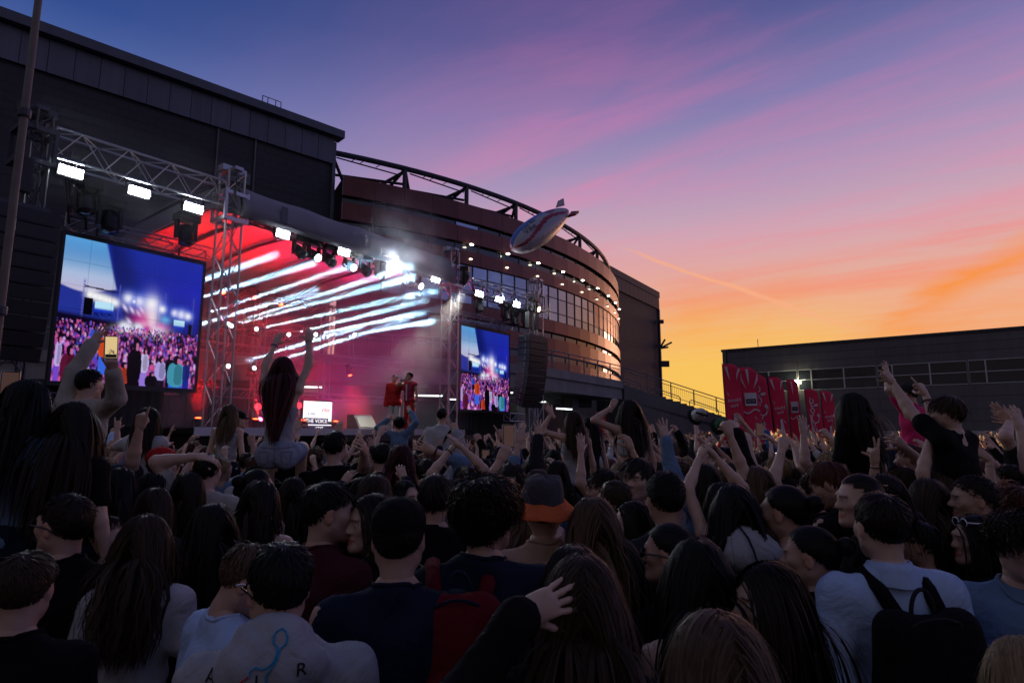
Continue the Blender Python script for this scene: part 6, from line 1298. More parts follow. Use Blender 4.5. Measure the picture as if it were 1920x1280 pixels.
# things carried
def backpack(pd, m, m2, label, w=.30, h=.42, d=.14, zc=1.18, name='backpack', dx=0.0):
    Mx = pd['e'].matrix_basis @ Matrix.Translation((dx, 0, 0)); e = empty(name, tuple(Mx @ Vector((0, -.2, zc - h / 2))), label=label, cat='backpack')
    def put(nm, V, Fc, mm, smooth=True):
        o = obj(nm, smooth_mesh(nm, V, Fc, mm)); o.parent = e; o.matrix_parent_inverse = e.matrix_basis.inverted(); o.matrix_basis = Mx; return o
    yb = -.125 - d / 2; s = SDF((-.25, -.42, .8), (.25, .0, 1.55), .012)
    for x in (-1, 1): s.cone((x * (w / 2 - .06), yb, zc - h / 2 + .07), (x * (w / 2 - .075), yb + .01, zc + h / 2 - .07), .075, .068, .06)
    s.ell((0, yb - .01, zc - .02), (w / 2 - .02, d / 2 + .012, h / 2), .05); wrinkle(s, .0022, 9); put('bag', *s.surf(), m)
    s = SDF((-.2, -.46, .85), (.2, -.1, 1.3), .011); s.ell((0, yb - d / 2 - .005, zc - h * .2), (w * .36, .045, h * .22), .02); wrinkle(s, .0015, 4); put('pocket', *s.surf(), m)
    for x in (-1, 1):
        g = G().tube([(x * .075, yb + .04, zc + h / 2 - .03), (x * .085, -.09, 1.44), (x * .095, -.01, 1.482), (x * .10, .08, 1.43), (x * .11, .135, 1.30), (x * .14, .10, 1.12), (x * .15, -.06, 1.02)], [.024, .026, .028, .026, .024, .016, .012], 8); put('strap', np.concatenate(g.v), g.f, m)
    g = G().tube([(-.04 * math.cos(q), yb + .02, zc + h / 2 - .03 + .085 * math.sin(q)) for q in np.linspace(0, math.pi, 12)], .007, 6); put('grab_loop', np.concatenate(g.v), g.f, m2)
    g = G().tube([(w * .46 * math.cos(q), yb - d * .45 + .03 * abs(math.cos(q)), zc + .03 + h * .40 * math.sin(q)) for q in np.linspace(R_(-20), R_(200), 16)], .005, 5); put('zip', np.concatenate(g.v), g.f, m2)
    return e
backpack(bk, CL['red'] if False else cloth('bag_red', (.125, .008, .014)), CL['navy'], 'red backpack with straps on the curly-haired man', .28, .38, zc=1.25, dx=-.07)
backpack(sh, CL['black'], CL['charcoal'], 'black backpack on the man in light blue shirt', .36, .46)
w0 = bk['e'].matrix_basis @ Vector((.19, -.24, .98)); bo = empty('bottle', tuple(w0), label='small green-capped bottle clipped to the red backpack', cat='bottle')
G().lathe([(.005, 0), (.028, .004), (.03, .03), (.03, .1), (.026, .13), (.012, .165), (.012, .18)], 12, w0).obj('bottle_body', mat('bottle_plastic', (.35, .36, .45), .15, 0, .6), bo, True); G().lathe([(.015, 0), (.015, .02), (.006, .021)], 10, np.array(w0) + [0, 0, .18]).obj('cap', mat('bottle_cap', (.02, .35, .05), .4), bo)
G().lathe([(.0308, 0), (.0308, .05)], 12, np.array(w0) + [0, 0, .04]).obj('sleeve_label', mat('bottle_sleeve', (.03, .22, .07), .5), bo)
# singers on the stage
s1 = person(741, 702, 17.75, True, ('crop', BK), 'red', 'singer in red cape with one arm on his partner', yaw=170, face=148, zb=1.95, sleeve='long', legs_c='white', sk=0, topkw=dict(o=.05, hem=.78, wr=.006), arms={'l': dict(px=(764, 716), dz=.0, hand='relaxed', pole=(.3, 0, -1))})
s2 = person(769, 697, 17.5, True, ('crop', BK), 'maroon', 'singer in red tracksuit with white stripes holding a microphone', yaw=150, face=100, zb=1.95, legs_c='red', sk=2, sleeve='none', topkw=dict(o=.022), arms={'r': dict(t=(.06, .16, 1.53), hand='fist', pole=(1, .2, -.8))})
CL_T = cloth('tracksuit', (.26, .022, .05)); s2['top'].data.materials[0] = CL_T
for q in ([(.02, -.13, 1.42), (.02, -.14, .95)], [(-.11, -.11, .92), (-.12, -.10, .3)], [(.11, .11, .92), (.13, .08, .3)], [(.0, .14, 1.4), (.0, .14, .95)]): G().tube(q, .02, 6).obj('stripe', CL['white']).parent = s2['e']
w_, Rm_ = wrist(s2, 'r'); mc = empty('microphone', tuple(w_), label='silver handheld microphone at the mouth of the striped singer', cat='microphone')
wv = np.array(w_) + np.array([.02, -.02, .03]); G().tube([wv - [.10, 0, .03], wv + [.12, 0, -.09 + .06]], [.018, .014], 8).obj('handle', M_METAL, mc); G().lathe([(.005, -.03), (.026, -.02), (.03, 0), (.02, .02), (.004, .03)], 10, wv - [.11, 0, .035]).obj('grille', M_STEEL, mc)
# ------------------------------------------------------------------ the rest of the crowd: copies of a set of prototypes
UPL = dict(hand='open', pole=(-1, -.2, -.3)); UPR = dict(hand='open', pole=(1, -.2, -.3))
def A_(**k): return k
PROTO_POSES = [
    (True, {}, (0, 0, 0), 'standing still'), (False, {}, (0, 0, 0), 'standing still'), (True, {}, (35, 2, 0), 'turning left'), (False, {}, (-35, 0, 4), 'turning right'),
    (True, {'r': A_(t=(.26, .10, 1.93), hand='relaxed'), 'l': A_(t=(-.24, .12, 1.95), hand='open')}, (0, 6, 0), 'with both arms up'),
    (False, {'r': A_(t=(.20, .06, 1.92), hand='claw'), 'l': A_(t=(-.22, .12, 1.90), hand='open')}, (6, 4, 3), 'with both hands high'),
    (False, {'r': A_(t=(.17, .20, 1.90), hand='open')}, (0, 4, 0), 'with right hand up'), (True, {'l': A_(t=(-.18, .22, 1.93), hand='relaxed')}, (0, 3, 0), 'with left hand up'),
    (True, {'r': A_(t=(.22, .16, 1.90), hand='fist')}, (-6, 4, 0), 'punching the air'), (False, {'r': A_(t=(.05, .16, 1.90), hand='flat', palm=(-1, .2, 0)), 'l': A_(t=(-.05, .16, 1.90), hand='flat', palm=(1, .2, 0))}, (0, 5, 0), 'clapping overhead'),
    (False, {'r': A_(t=(.07, .34, 1.66), hand='grip', palm=(-1, .2, 0)), 'l': A_(t=(-.07, .34, 1.66), hand='grip', palm=(1, .2, 0))}, (0, 2, 0), 'filming with a phone'),
    (True, {'r': A_(t=(.12, .30, 1.80), hand='grip', palm=(-.6, .6, 0))}, (0, 5, 0), 'holding up a phone'),
    (True, {'l': A_(t=(-.16, .36, 1.78), hand='point')}, (8, 3, 0), 'pointing ahead'), (False, {'l': A_(t=(-.2, .1, 1.94), hand='vee')}, (10, 2, -4), 'making a V sign'),
    (True, {'r': A_(t=(.24, .08, 1.94), hand='horns')}, (0, 3, 0), 'raising finger horns'),
    (False, {'r': A_(t=(.26, .16, 1.74), hand='relaxed', pole=(1, 0, -.8)), 'l': A_(t=(-.24, .18, 1.70), hand='relaxed', pole=(-1, 0, -.8))}, (-8, 2, -3), 'dancing with bent arms'), (True, {'l': A_(t=(-.22, .22, 1.76), hand='claw', pole=(-1, 0, -.8))}, (12, 3, 0), 'lifting a bent arm')]
PROTO = []
for i, (male, arms, hr_, ges) in enumerate(PROTO_POSES):
    k = skeleton(male, arms); b = body_mesh(k, male, SKIN[0], .04, .0115, .0066, hr_, ha=.018)
    tops = {'short': top_mesh(k, male, CL['black'], 'short', .025, seed=i), 'long': top_mesh(k, male, CL['black'], 'long', .025, seed=i + 40)}
    if not male: tops['none'] = top_mesh(k, male, CL['black'], 'none', .019, tank=True, seed=i)
    if i < 4 or i in (6, 7): tops['hood'] = top_mesh(k, male, CL['black'], 'long', .021, hood=True, seed=i)
    PROTO.append((male, k, b, tops, head_M(k, *hr_), ges))
HPRO = {}
for nm, st_, kw in (('long straight', 'long', dict(N=330, L=.42, wid=.011, K=9)), ('long wavy', 'long', dict(N=330, L=.42, wid=.011, K=10, wave=.010)), ('shoulder-length', 'bob', dict(N=320, L=.26, wid=.011, K=8)), ('long side-parted', 'long', dict(N=330, L=.46, wid=.011, K=9, part=.3, vol=.8)), ('ponytail', 'pony', dict(N=300, wid=.010, K=9, tail=.32)), ('bun', 'bun', dict(N=260, wid=.010, K=8)),
                    ('short', 'short', dict(N=520, wid=.008)), ('cropped', 'crop', dict(N=520, wid=.008)), ('buzzed', 'buzz', dict(N=620, wid=.007)), ('floppy', 'mop', dict(N=460, wid=.010)), ('curly', 'curly', dict(N=330, wid=.009))):
    HPRO[nm] = hair_mesh(st_, HAIR['dark brown'], seed=len(HPRO) + 20, **kw)
def setm(o, m): o.material_slots[0].link = 'OBJECT'; o.material_slots[0].material = m
def in_crowd(x, y):
    q = np.array([x, y]) - T1; a, d = q @ SU, q @ SN
    if d > -1.3 or (d > -2.5 and 2 < a < 8.2): return False
    if y > 1.6 and abs(x) > .84 * y + .5: return False
    return y < 27
cr = np.random.default_rng(11); pts = []; busy = [(a, b, r) for a, b, r in SPOTS if b < 15]
def try_fill(n, y0, y1, md):
    for _ in range(n):
        y = math.sqrt(cr.uniform(y0 * y0, y1 * y1)); x = cr.uniform(-.84 * y - .4, .84 * y + .4)
        if not in_crowd(x, y): continue
        if any((x - a) ** 2 + (y - b) ** 2 < (r + md * .5) ** 2 for a, b, r in busy): continue
        if any((x - a) ** 2 + (y - b) ** 2 < md * md for a, b in pts): continue
        pts.append((x, y))
try_fill(2600, 2.9, 8.0, .385); try_fill(6000, 8.0, 15.0, .58)
pts.sort(key=lambda p: p[1])
near_pts = [p for p in pts if p[1] < 4.6]; 
MAXN = 320 - len([o for o in bpy.data.objects if o.name.startswith('person') and o.type == 'EMPTY'])
if len(pts) > MAXN: pts = pts[:MAXN]
YMAX = pts[-1][1]
places = lambda u: ('below the left screen' if u < 380 else 'below the left tower' if u < 470 else 'below the presenter screen' if u < 680 else 'below the singers' if u < 850 else 'below the small screen' if u < 1010 else 'below the walkway' if u < 1170 else 'below the stairs' if u < 1350 else 'below the red banners' if u < 1570 else 'below the warehouse windows')
topc = ['black'] * 9 + ['charcoal'] * 4 + ['navy'] * 3 + ['white'] * 4 + ['grey'] * 3 + ['maroon', 'denim', 'denim', 'lilac', 'olive', 'red', 'sand', 'cream', 'teal', 'blue', 'light blue', 'pale denim']
cand = []
for i, (x, y) in enumerate(pts):
    male = cr.random() < .46; up = cr.random() < ((.20 if y < 5.5 else .66) + (.10 if x > 1.5 else 0)); opts = [j for j, q in enumerate(PROTO) if q[0] == male and ((j >= 4) == up)]; j = opts[cr.integers(len(opts))]
    H = (cr.normal(1.79, .055) if male else cr.normal(1.68, .05)); H = min(H, 1.88); hn = (['short', 'cropped', 'buzzed', 'floppy', 'curly', 'short', 'cropped'] if male else ['long straight', 'long wavy', 'shoulder-length', 'long side-parted', 'ponytail', 'bun', 'long straight'])[cr.integers(7)]
    hc = [DB, DB, BK, BK, BR, BR, LB, 'red-brown', 'blonde'][min(cr.integers(10), 8)]; sl = [s_ for s_ in PROTO[j][3]]; sv = sl[cr.integers(len(sl))]; tc = topc[cr.integers(len(topc))]
    u, v = proj((x, y, H)); cand.append([x, y, male, j, H, hn, hc, sv, tc, u, v])
seen = {}
for c_ in cand:
    x, y, male, j, H, hn, hc, sv, tc, u, v = c_
    lab = '%s %s haired person in %s %s %s' % (hn, hc, tc, {'short': 'tee', 'long': 'long sleeves', 'none': 'strap top', 'hood': 'hoodie'}[sv], PROTO[j][5]); c_.append(lab); seen.setdefault(lab, []).append(c_)
for lab, L in seen.items():
    L.sort(key=lambda q: q[9])
    for n_, c_ in enumerate(L): c_.append(lab if len(L) == 1 else (lab + ', ' + ('leftmost' if n_ == 0 else 'rightmost' if n_ == len(L) - 1 else ordn[n_] + ' from left') + ' of these'))
for c_ in cand:
    x, y, male, j, H, hn, hc, sv, tc, u, v, lab, full = c_
    _, k, b, tops, (Rm, t), ges = PROTO[j]; pl = places(u)
    if len((full + ' ' + pl).split()) <= 16: full = full + ' ' + pl
    e = empty('person', (x, y, 0), R_(stage_yaw(x, y) + cr.normal(0, 9)), label=full, cat='person', group='crowd facing the stage'); s = H / 1.765; e.scale = (s, s, s)
    sk = SKIN[cr.choice(3, p=[.5, .38, .12])]; o = obj('body', b, e, keep=False); setm(o, sk)
    h = obj('hair', HPRO[hn], e, keep=False); h.matrix_local = mat4(Rm, t); setm(h, HAIR[hc])
    o = obj('hoodie' if sv == 'hood' else 'shirt', tops[sv], e, keep=False); setm(o, CL[tc])
    bk_ = (male, False, None); o = obj('trousers', _pants[bk_], e, keep=False); setm(o, CL[['navy', 'black', 'charcoal', 'denim'][cr.integers(4)]]); obj('shoes', SHOES, e, keep=False)
    if 'phone' in ges and y < 13:
        pd = dict(k=k, e=e, s=s); bpy.context.view_layer.update; e.matrix_basis = Matrix.Translation((x, y, 0)) @ e.rotation_euler.to_matrix().to_4x4() @ Matrix.Scale(s, 4); phone_in(pd, 'r', 'phone held by the %s %s haired person in %s %s' % (hn, hc, tc, pl), [E_PHONED, E_PHONED, E_PHONEW, E_PHONED, E_PHONE][cr.integers(5)])
# farther crowd: past three hundred, one mass
far = []
lowp = []
for male, arms, hr_, ges in [PROTO_POSES[q] for q in (0, 1, 4, 5, 6, 7, 8, 9, 13, 4, 5)]:
    k = skeleton(male, arms); lo_, hi_ = bounds(k, male); parts = []
    b = body_mesh(k, male, SKIN[0], .09, .036, .0175, hr_, ha=.036); V = np.zeros(len(b.vertices) * 3, f32); b.vertices.foreach_get('co', V); V = V.reshape(-1, 3); Fc = np.zeros(len(b.polygons) * 4, np.int32); b.polygons.foreach_get('vertices', Fc); parts.append((V, Fc.reshape(-1, 4), 0)); bpy.data.meshes.remove(b)
    tp = top_mesh(k, male, CL['black'], 'short', .07, wr=0); V = np.zeros(len(tp.vertices) * 3, f32); tp.vertices.foreach_get('co', V); Fc = np.zeros(len(tp.polygons) * 4, np.int32); tp.polygons.foreach_get('vertices', Fc); parts.append((V.reshape(-1, 3), Fc.reshape(-1, 4), 1)); bpy.data.meshes.remove(tp)
    hm = hair_mesh('crop' if male else 'long', HAIR[DB], N=30, wid=.032 if not male else .026, L=.32, K=5, seed=3, capn=14); V = np.zeros(len(hm.vertices) * 3, f32); hm.vertices.foreach_get('co', V); V = V.reshape(-1, 3); Rm, t = head_M(k, *hr_); V = (V @ Rm.T + t).astype(f32); Fc = np.zeros(len(hm.polygons) * 4, np.int32); hm.polygons.foreach_get('vertices', Fc); parts.append((V, Fc.reshape(-1, 4), 2)); bpy.data.meshes.remove(hm)
    lowp.append(parts)
fp = []
def far_fill(n, y0, y1, md):
    for _ in range(n):
        y = cr.uniform(y0, y1); x = cr.uniform(-.84 * y, .84 * y)
        if not in_crowd(x, y) or any((x - a) ** 2 + (y - b) ** 2 < (r + .25) ** 2 for a, b, r in busy): continue
        if any((x - a) ** 2 + (y - b) ** 2 < md * md for a, b in fp): continue
        fp.append((x, y))
far_fill(2000, YMAX + .3, 26, .76)
fm = [SKIN[0], SKIN[1], CL['black'], CL['charcoal'], CL['white'], CL['navy'], CL['red'], HAIR[DB], HAIR[BK], HAIR[BR]]
VV, FF, MI, n_ = [], [], [], 0
for x, y in fp:
    pr = lowp[cr.integers(len(lowp))]; a = R_(stage_yaw(x, y) + cr.normal(0, 10)); s = cr.normal(.98, .035); cz, sz = math.cos(a) * s, math.sin(a) * s
    pick = (cr.integers(0, 2), cr.choice([2, 2, 2, 3, 3, 4, 5, 6]), cr.choice([7, 7, 8, 9]))
    for V, Fc, kind in pr:
        W_ = np.stack([V[:, 0] * cz - V[:, 1] * sz + x, V[:, 0] * sz + V[:, 1] * cz + y, V[:, 2] * s], 1); VV.append(W_.astype(f32)); FF.append(Fc + n_); MI.append(np.full(len(Fc), pick[kind], np.int32)); n_ += len(V)
me = smooth_mesh('crowd', np.concatenate(VV), np.concatenate(FF), fm, np.ones((n_, 4), f32)); me.polygons.foreach_set('material_index', np.concatenate(MI))
tag(obj('crowd', me), 'far part of the crowd, a mass of heads and raised hands', 'crowd', kind='stuff')
print('PEOPLE', len(SPOTS), 'fill', len(pts), 'ymax', YMAX, 'far', len(fp), 'tris', sum(len(m.polygons) * 2 for m in bpy.data.meshes))
# ================================================================== banners, airship and things held up
M_FLAG = mat('flag_red', (.80, .018, .085), .7, bump=(6, .3, .02), var=(2, .15)); M_FLAGB = mat('flag_black', (.012, .012, .014), .7); M_FWHITE = mat('flag_white', (.70, .66, .72), .7); M_FDARK = mat('flag_ink', (.03, .03, .045), .7)
def cursive():
    def arc(cx, cy, rx, ry, a0, a1, n=12): return [(cx + rx * math.cos(R_(a)), cy + ry * math.sin(R_(a))) for a in np.linspace(a0, a1, n)]
    S, u = [], 0.0
    for ch in 'Coca-Cola':
        if ch == 'C': S.append(arc(u + .42, .50, .40, .50, 55, 330, 18) + [(u + .95, .28)]); S.append([(u + .30, 1.0), (u + .62, 1.12), (u + .8, .92), (u + .62, .8)]); u += .92
        elif ch == 'o': S.append(arc(u + .20, .25, .18, .25, 0, 360, 14) + [(u + .48, .34)]); u += .46
        elif ch == 'c': S.append(arc(u + .22, .25, .20, .25, 50, 320, 12) + [(u + .48, .2)]); u += .44
        elif ch == 'a': S.append(arc(u + .20, .25, .18, .25, 20, 380, 14)); S.append([(u + .38, .5), (u + .38, .08), (u + .54, .1)]); u += .54
        elif ch == '-': S.append([(u + .04, .3), (u + .22, .34)]); u += .26
        elif ch == 'l': S.append([(u + .0, .1), (u + .22, .7), (u + .24, 1.05), (u + .14, 1.05), (u + .10, .5), (u + .16, .06), (u + .34, .12)]); u += .34
    S.append([(.1, -.12), (1.2, -.2), (2.4, -.08), (3.4, -.16)]); return S, u
CURS, CUL = cursive()
def ribbon2d(g, pts, w, y, mi=0):
    pts = np.array(pts, float); t = np.gradient(pts, axis=0); t /= np.linalg.norm(t, axis=1)[:, None] + 1e-9; nrm = np.stack([-t[:, 1], t[:, 0]], 1) * (w / 2 * (np.ones(len(pts)) if np.isscalar(w) else 1))[:, None]
    V = [(p[0], y, p[1]) for p in pts + nrm] + [(p[0], y, p[1]) for p in pts - nrm]; n = len(pts); g.add(V, [[i, i + 1, n + i + 1, n + i] for i in range(n - 1)], mi)
def poly2d(g, pts, y): g.add([(p[0], y, p[1]) for p in pts], [list(range(len(pts)))])
def banner(px0, px1, pyt, Y, kind, label, lean=0.0):
    x0, x1 = PY(px0, 700, Y)[0], PY(px1, 700, Y)[0]; w = x1 - x0; zt = PY(px0, pyt, Y)[2]; h = zt - .55; cx = (x0 + x1) / 2
    e = empty('feather_flag', (cx, Y, 0), label=label, cat='banner', group='feather flags by the stairs'); e.rotation_euler = (0, R_(lean), 0)
    nx, nz = 8, 24; V = []
    for j in range(nz + 1):
        for i in range(nx + 1):
            s, t = i / nx, j / nz; top = h - .10 * w - .28 * w * max(0, s - .62) / .38 * 1.0; V.append(((s - .5) * w, .05 * math.sin(t * 7 + px0) * s + .02 * math.sin(t * 19) * s, .55 + top * t))
    fl = obj('flag', mesh('flag', V, [[j * (nx + 1) + i, j * (nx + 1) + i + 1, (j + 1) * (nx + 1) + i + 1, (j + 1) * (nx + 1) + i] for j in range(nz) for i in range(nx)], M_FLAGB if kind == 'black' else M_FLAG, True)); fl.parent = e; fl.modifiers.new('t', 'SOLIDIFY').thickness = .006
    G().tube([(-w / 2 - .02, 0, 0), (-w / 2 - .02, 0, h * .9), (-w / 2 - .015, 0, h + .5), (.0, 0, h + .62), (w * .3, 0, h + .45)], [.025, .02, .015, .012, .01], 6).obj('pole', M_STEEL).parent = e
    G().box((-w / 2 - .02, 0, .04), (.6, .6, .08)).obj('base', M_STEEL).parent = e
    class Pieces(G):
        def add(s_, V_, F_, mi=0): o_ = G().add(V_, F_).obj('print', M_FWHITE); o_.parent = e; return s_
    y = -.075; g = Pieces(); zb = .55
    if kind in ('bottle', 'label'):
        for a, l0, l1, ww in ((-38, .55, .95, .17), (-12, .5, 1.0, .15), (14, .5, 1.02, .15), (38, .55, .95, .17)) if kind == 'bottle' else ((-26, .30, 1.05, .2), (-4, .42, 1.0, .17), (24, .3, 1.05, .2)):
            q = R_(a); c0 = np.array([0, zb + h * .66]); d = np.array([math.sin(q), math.cos(q)]) * h * .30; n_ = np.array([d[1], -d[0]]) / np.linalg.norm(d) * ww * w * .5
            P = [c0 + d * l0, c0 + d * (l0 * .5 + l1 * .5) + n_ * .6, c0 + d * l1 + n_, c0 + d * l1 - n_, c0 + d * (l0 * .5 + l1 * .5) - n_ * .6]; P = [(np.clip(p_[0], -w * .48, w * .48), min(p_[1], zb + h * .965 - (.2 * w if p_[0] > .2 * w else 0))) for p_ in P]; poly2d(g, P, y)
        for sx, zz in ((-.34, .66), (.2, .42), (.32, .10)): poly2d(g, [((sx - .1) * w, zb + h * (zz + .035)), ((sx + .05) * w, zb + h * (zz + .012)), ((sx + .02) * w, zb + h * zz), ((sx + .17) * w, zb + h * (zz - .03)), ((sx - .02) * w, zb + h * (zz + .002)), ((sx + .01) * w, zb + h * (zz + .014))], y)
    if kind == 'bottle':
        pr = [(.16, .0), (.17, .05), (.15, .13), (.18, .20), (.17, .26), (.10, .34), (.075, .40), (.085, .42)]; poly2d(g, [(a * w, zb + h * (.04 + b)) for a, b in pr] + [(-a * w, zb + h * (.04 + b)) for a, b in pr[::-1]], y - .004)
        for k in range(6): q = R_(60 * k + 20); ribbon2d(g, [(w * (.36 * math.cos(q)), zb + h * (.26 + .16 * math.sin(q))), (w * (.46 * math.cos(q)), zb + h * (.26 + .21 * math.sin(q)))], .02 * w, y)
        for s, zz, sz in (('Hoos', .60, .34), ('Veu', .545, .30)):
            o = obj('lettering', text_me(s, sz * w, M_FWHITE, .003)); o.parent = e; o.rotation_euler = (math.pi / 2, 0, math.pi); o.location = (0, y - .01, zb + h * zz); o.rotation_euler = (math.pi / 2, 0, 0); o.scale = (-1, 1, 1)
    if kind == 'label':
        poly2d(g, [(-.34 * w, zb + h * .56), (.34 * w, zb + h * .56), (.34 * w, zb + h * .70), (-.34 * w, zb + h * .70)], y - .004); k = G(); poly2d(k, [(-.29 * w, zb + h * .585), (.29 * w, zb + h * .585), (.29 * w, zb + h * .635), (-.29 * w, zb + h * .635)], y - .01); k.obj('label_bar', M_FDARK).parent = e
        o = obj('lettering', text_me('THE VOICE', .10 * w, M_FWHITE, .002)); o.parent = e; o.rotation_euler = (math.pi / 2, 0, 0); o.scale = (-1, 1, 1); o.location = (0, y - .016, zb + h * .61)
        ribbon2d(g, [(s * w, zb + h * (.50 + .02 * math.sin(s * 7))) for s in np.linspace(-.46, .46, 12)], .07 * w, y)
        for a in (-.3, 0, .28): poly2d(g, [((a - .05) * w, zb + h * .04), ((a + .05) * w, zb + h * .04), ((a * .6 + .01) * w, zb + h * .26)], y)
    if kind == 'script':
        g = G()
        sc = h * .80 / CUL
        for st_ in CURS: ribbon2d(g, [(-w * .22 + v * min(sc * 1.05, w * .52) - .05 * w, zb + h * .06 + u_ * sc) for u_, v in st_], .075 * w, y)
    if kind == 'black':
        poly2d(g, [(-.25 * w, zb + h * .42), (.25 * w, zb + h * .42), (.25 * w, zb + h * .78), (-.25 * w, zb + h * .78)], y)
        o = obj('lettering', text_me('THE ADRIA', .34 * w, M_FDARK, .003)); o.parent = e; o.rotation_euler = (math.pi / 2, math.pi / 2, 0); o.scale = (-1, 1, 1); o.location = (0, y - .01, zb + h * .60)
    if kind == 'script': g.obj('lettering', M_FWHITE).parent = e
FY = 38
banner(1360, 1393, 679, FY, 'bottle', 'leftmost red flag printed with a white bottle and rays', -1.5); banner(1391, 1424, 685, FY + .5, 'label', 'red flag with a white label box, second from left', -1.5)
banner(1420, 1450, 698, FY + 1, 'script', 'red flag with white script lettering, third from left', -5); banner(1448, 1470, 702, FY + 2.4, 'black', 'black flag with a white lettered box between red flags', -4)
banner(1452, 1479, 703, FY + 1.6, 'bottle', 'red bottle flag right of the black flag', -4.5); banner(1477, 1497, 709, FY + 2, 'label', 'narrow red label flag in front of the wall lamp', -1)
banner(1516, 1541, 726, FY + 1, 'script', 'shorter red script flag right of the wall lamp', -4); banner(1540, 1564, 730, FY + 1.4, 'bottle', 'rightmost red bottle flag behind the girl in black', -2)
# inflatable airship above the crowd
bc_ = PY(1016, 428, 22.0); ah = empty('airship', tuple(bc_), label='white inflatable airship with red stripes floating before the arena', cat='balloon')
axd = np.array(PY(1063, 394, 23.0)) - np.array(PY(972, 456, 21.0)); LA = np.linalg.norm(axd) * 1.12; fr = frame(axd, (0, 0, 1.0))
M_AW = mat('airship_white', (.40, .38, .43), .35, var=(3, .06)); M_AR = mat('airship_red', (.30, .012, .02), .35); M_AB = mat('airship_blue', (.05, .16, .55), .35)
nu, nv = 44, 64; V = []; prof = lambda s: .53 * (math.sin(math.pi * min(1, s ** .78)) ** .55 if 0 < s < 1 else 0.0)
for i in range(nu + 1):
    s = i / nu
    for j in range(nv): q = 2 * math.pi * j / nv; V.append(np.array([prof(s) * math.cos(q), prof(s) * math.sin(q), (s - .5) * LA]))
Fc, MI = [], []
for i in range(nu):
    for j in range(nv):
        Fc.append([i * nv + j, i * nv + (j + 1) % nv, (i + 1) * nv + (j + 1) % nv, (i + 1) * nv + j]); s = (i + .5) / nu; q = math.degrees(2 * math.pi * (j + .5) / nv); el = 90 - abs(((q - 90 + 180) % 360) - 180)   # el: 90 top, -90 bottom
        c = 14 + 22 * math.sin(s * 5.2 - 1.2); MI.append(1 if abs(el - c) < 9 else 2 if el > 66 and s < .9 else 1 if el > 48 and .5 < s < .8 and abs(s - .65) < .15 * (el - 40) / 40 else 1 if s > .93 else 0)
me = mesh('envelope', np.array(V), Fc, [M_AW, M_AR, M_AB], True); me.polygons.foreach_set('material_index', MI); Q4 = mat4(fr.T, bc_)
def aput(nm, me_): o = obj(nm, me_, ah); o.matrix_basis = Q4; return o
aput('envelope', me)
for q, m in ((200, M_AR), (340, M_AR), (90, M_AW)):
    c, s = math.cos(R_(q)), math.sin(R_(q)); P = [(.34, LA * .34), (.52, LA * .42), (.50, LA * .50), (.24, LA * .47)]; g = G(); n_ = np.array([-s, c, 0]) * .04
    g.add([np.array([r * c, r * s, z]) + n_ for r, z in P] + [np.array([r * c, r * s, z]) - n_ for r, z in P], [[0, 1, 2, 3], [7, 6, 5, 4], [0, 4, 5, 1], [1, 5, 6, 2], [2, 6, 7, 3], [3, 7, 4, 0]]); aput('fin', g.me('fin', m))
def on_ship(txt, size, sc_, el, m):
    tm = text_me(txt, size, m, 0)
    for v in tm.vertices:
        s = sc_ + v.co.x / LA; q = R_(180 - el) + (-v.co.y) / .6; r = prof(min(max(s, .02), .98)) + .012; v.co = Vector((r * math.cos(q), r * math.sin(q), (s - .5) * LA))
    aput('lettering', tm)
on_ship('Vibe', .34, .22, 40, M_FDARK); on_ship('Live the', .24, .26, 62, M_FDARK)
g = G()
for k in range(9):
    s = .14 + .085 * k; q = R_(180 + 18); r = prof(s) + .01; g.lathe([(.018, 0), (.018, .012), (.004, .014)], 6, (r * math.cos(q), r * math.sin(q), (s - .5) * LA))
aput('valves', g.me('valves', M_FDARK))
# caps and hats held or worn in the far crowd
def held(px, py, Y, m, label, r=.16, nm='cap'):
    P = PY(px, py, Y); e = empty(nm, tuple(P), label=label, cat='hat'); A = np.array(Matrix.Rotation(R_(70), 3, 'X') @ Matrix.Rotation(R_(20), 3, 'Y')).T
    G().lathe([(r * .95, -.05), (r, 0), (r * .85, .06), (r * .5, .10), (.01, .12)], 18, P, ax=A).obj('crown', m, e, True); G().lathe([(r * .95, -.055), (r * 1.35, -.075), (r * 1.36, -.08), (r * .95, -.06)], 18, P, ax=A).obj('brim', CL['charcoal'], e, True)
    bar('strap', P + np.array([-r * .9, -.12, .02]), P + np.array([r * .9, -.12, -.02]), .012, CL['charcoal'], e, 5)
held(1310, 777, 7.4, CL['white'], 'white cap waved above the crowd beside the stairs', .075); held(1352, 796, 7.6, CL['green'], 'dark cap waved beside the white cap', .075)
P = PY(1127, 795, 12.0); e = empty('hand_flag', (P[0], P[1], 0), label='narrow red flag standing in the crowd below the walkway', cat='flag')
G().box((P[0], P[1], P[2] + .02), (.17, .02, .42)).obj('cloth', mat('hand_flag_red', (.6, .03, .02), .6), e); bar('stick', (P[0] - .1, P[1], 0), (P[0] - .1, P[1], P[2] + .25), .012, M_STEEL, e)
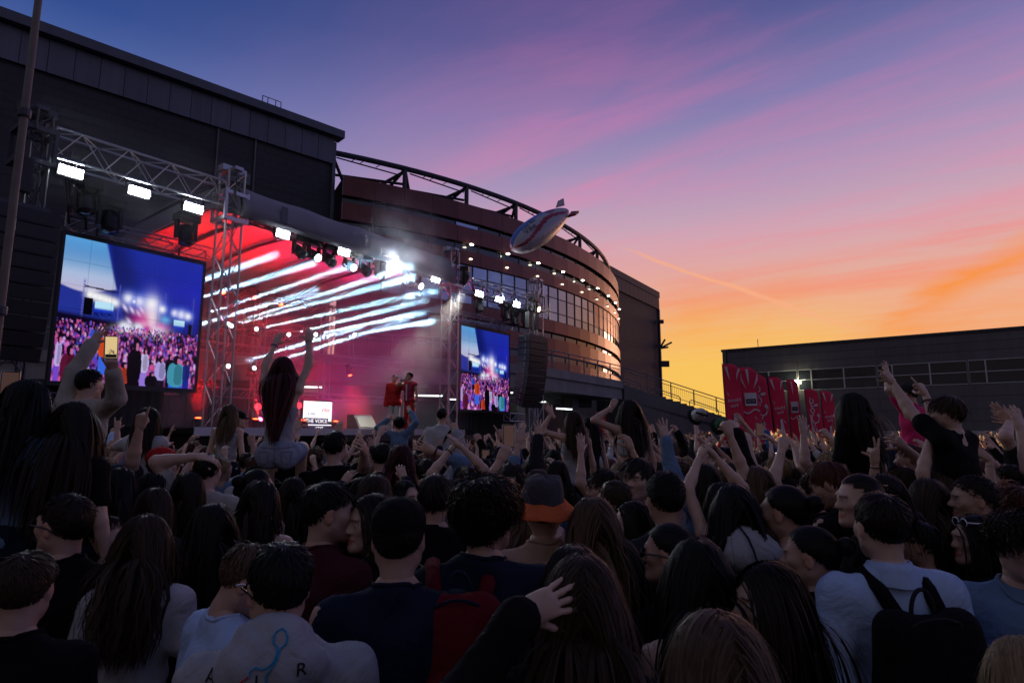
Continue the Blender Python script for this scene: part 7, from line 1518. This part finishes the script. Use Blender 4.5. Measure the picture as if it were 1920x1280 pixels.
volume('stage_haze', [SP(a, d, 0)[:2] for a, d in ((-2.2, .3), (.5, -.5), (8.7, -.5), (9.6, 7.0), (-2.2, 7.0))], 2.13, 6.99, .045, .8, .2, .8, 'drifting theatrical haze filling the stage under the canopy', dmin=.3)
def plume(t, tc):
    c = PS(745, 475, -.6); v = t.n('ShaderNodeVectorMath', operation='DISTANCE', inp={0: tc.outputs['Object'], 1: tuple(c)}).outputs[1]
    return t.n('ShaderNodeMapRange', interpolation_type='SMOOTHSTEP', inp={0: v, 1: .4, 2: 2.1, 3: 1.0, 4: 0.0}).outputs[0]
volume('smoke_plume', [SP(a, d, 0)[:2] for a, d in ((3.2, -1.6), (8.2, -1.6), (8.2, -.42), (3.2, -.42))], 5.2, 9.4, .42, 1.9, .42, .66, 'white smoke plume rising in front of the canopy edge', step=plume)
volume('rig_haze', [SP(a, d, 0)[:2] for a, d in ((-4.2, -1.3), (-.2, -1.3), (-.2, 1.0), (-4.2, 1.0))], 6.2, 7.9, .009, .9, .3, .7, 'thin haze glowing round the left panel lights')
volume('rig_haze', [SP(a, d, 0)[:2] for a, d in ((8.8, -1.2), (12.4, -1.2), (12.4, .2), (8.8, .2))], 6.3, 7.6, .010, .9, .3, .7, 'thin haze glowing round the panel lights above the small screen')
def cloud2(t, tc):
    v = t.n('ShaderNodeVectorMath', operation='DISTANCE', inp={0: tc.outputs['Object'], 1: tuple(PS(790, 660, .6))}).outputs[1]
    return t.n('ShaderNodeMapRange', interpolation_type='SMOOTHSTEP', inp={0: v, 1: .2, 2: 2.4, 3: 1.0, 4: 0.0}).outputs[0]
volume('smoke_plume', [SP(a, d, 0)[:2] for a, d in ((5.6, -.2), (9.3, -.2), (9.3, 3.2), (5.6, 3.2))], 2.14, 6.97, .22, 1.3, .42, .66, 'purple-lit smoke cloud drifting behind the singers', step=cloud2)
# labels speak of clothing, pose and hair only
import re
for o in bpy.data.objects:
    if 'label' in o:
        l = o['label']
        for a, b in ((r'\b(girls|women|men)\b', 'people'), (r'\b(girl|man|boy|woman)\b', 'person'), (r'\byoung person\b', 'person'), (r'\b(her|his)\b', 'their')): l = re.sub(a, b, l)
        o['label'] = l
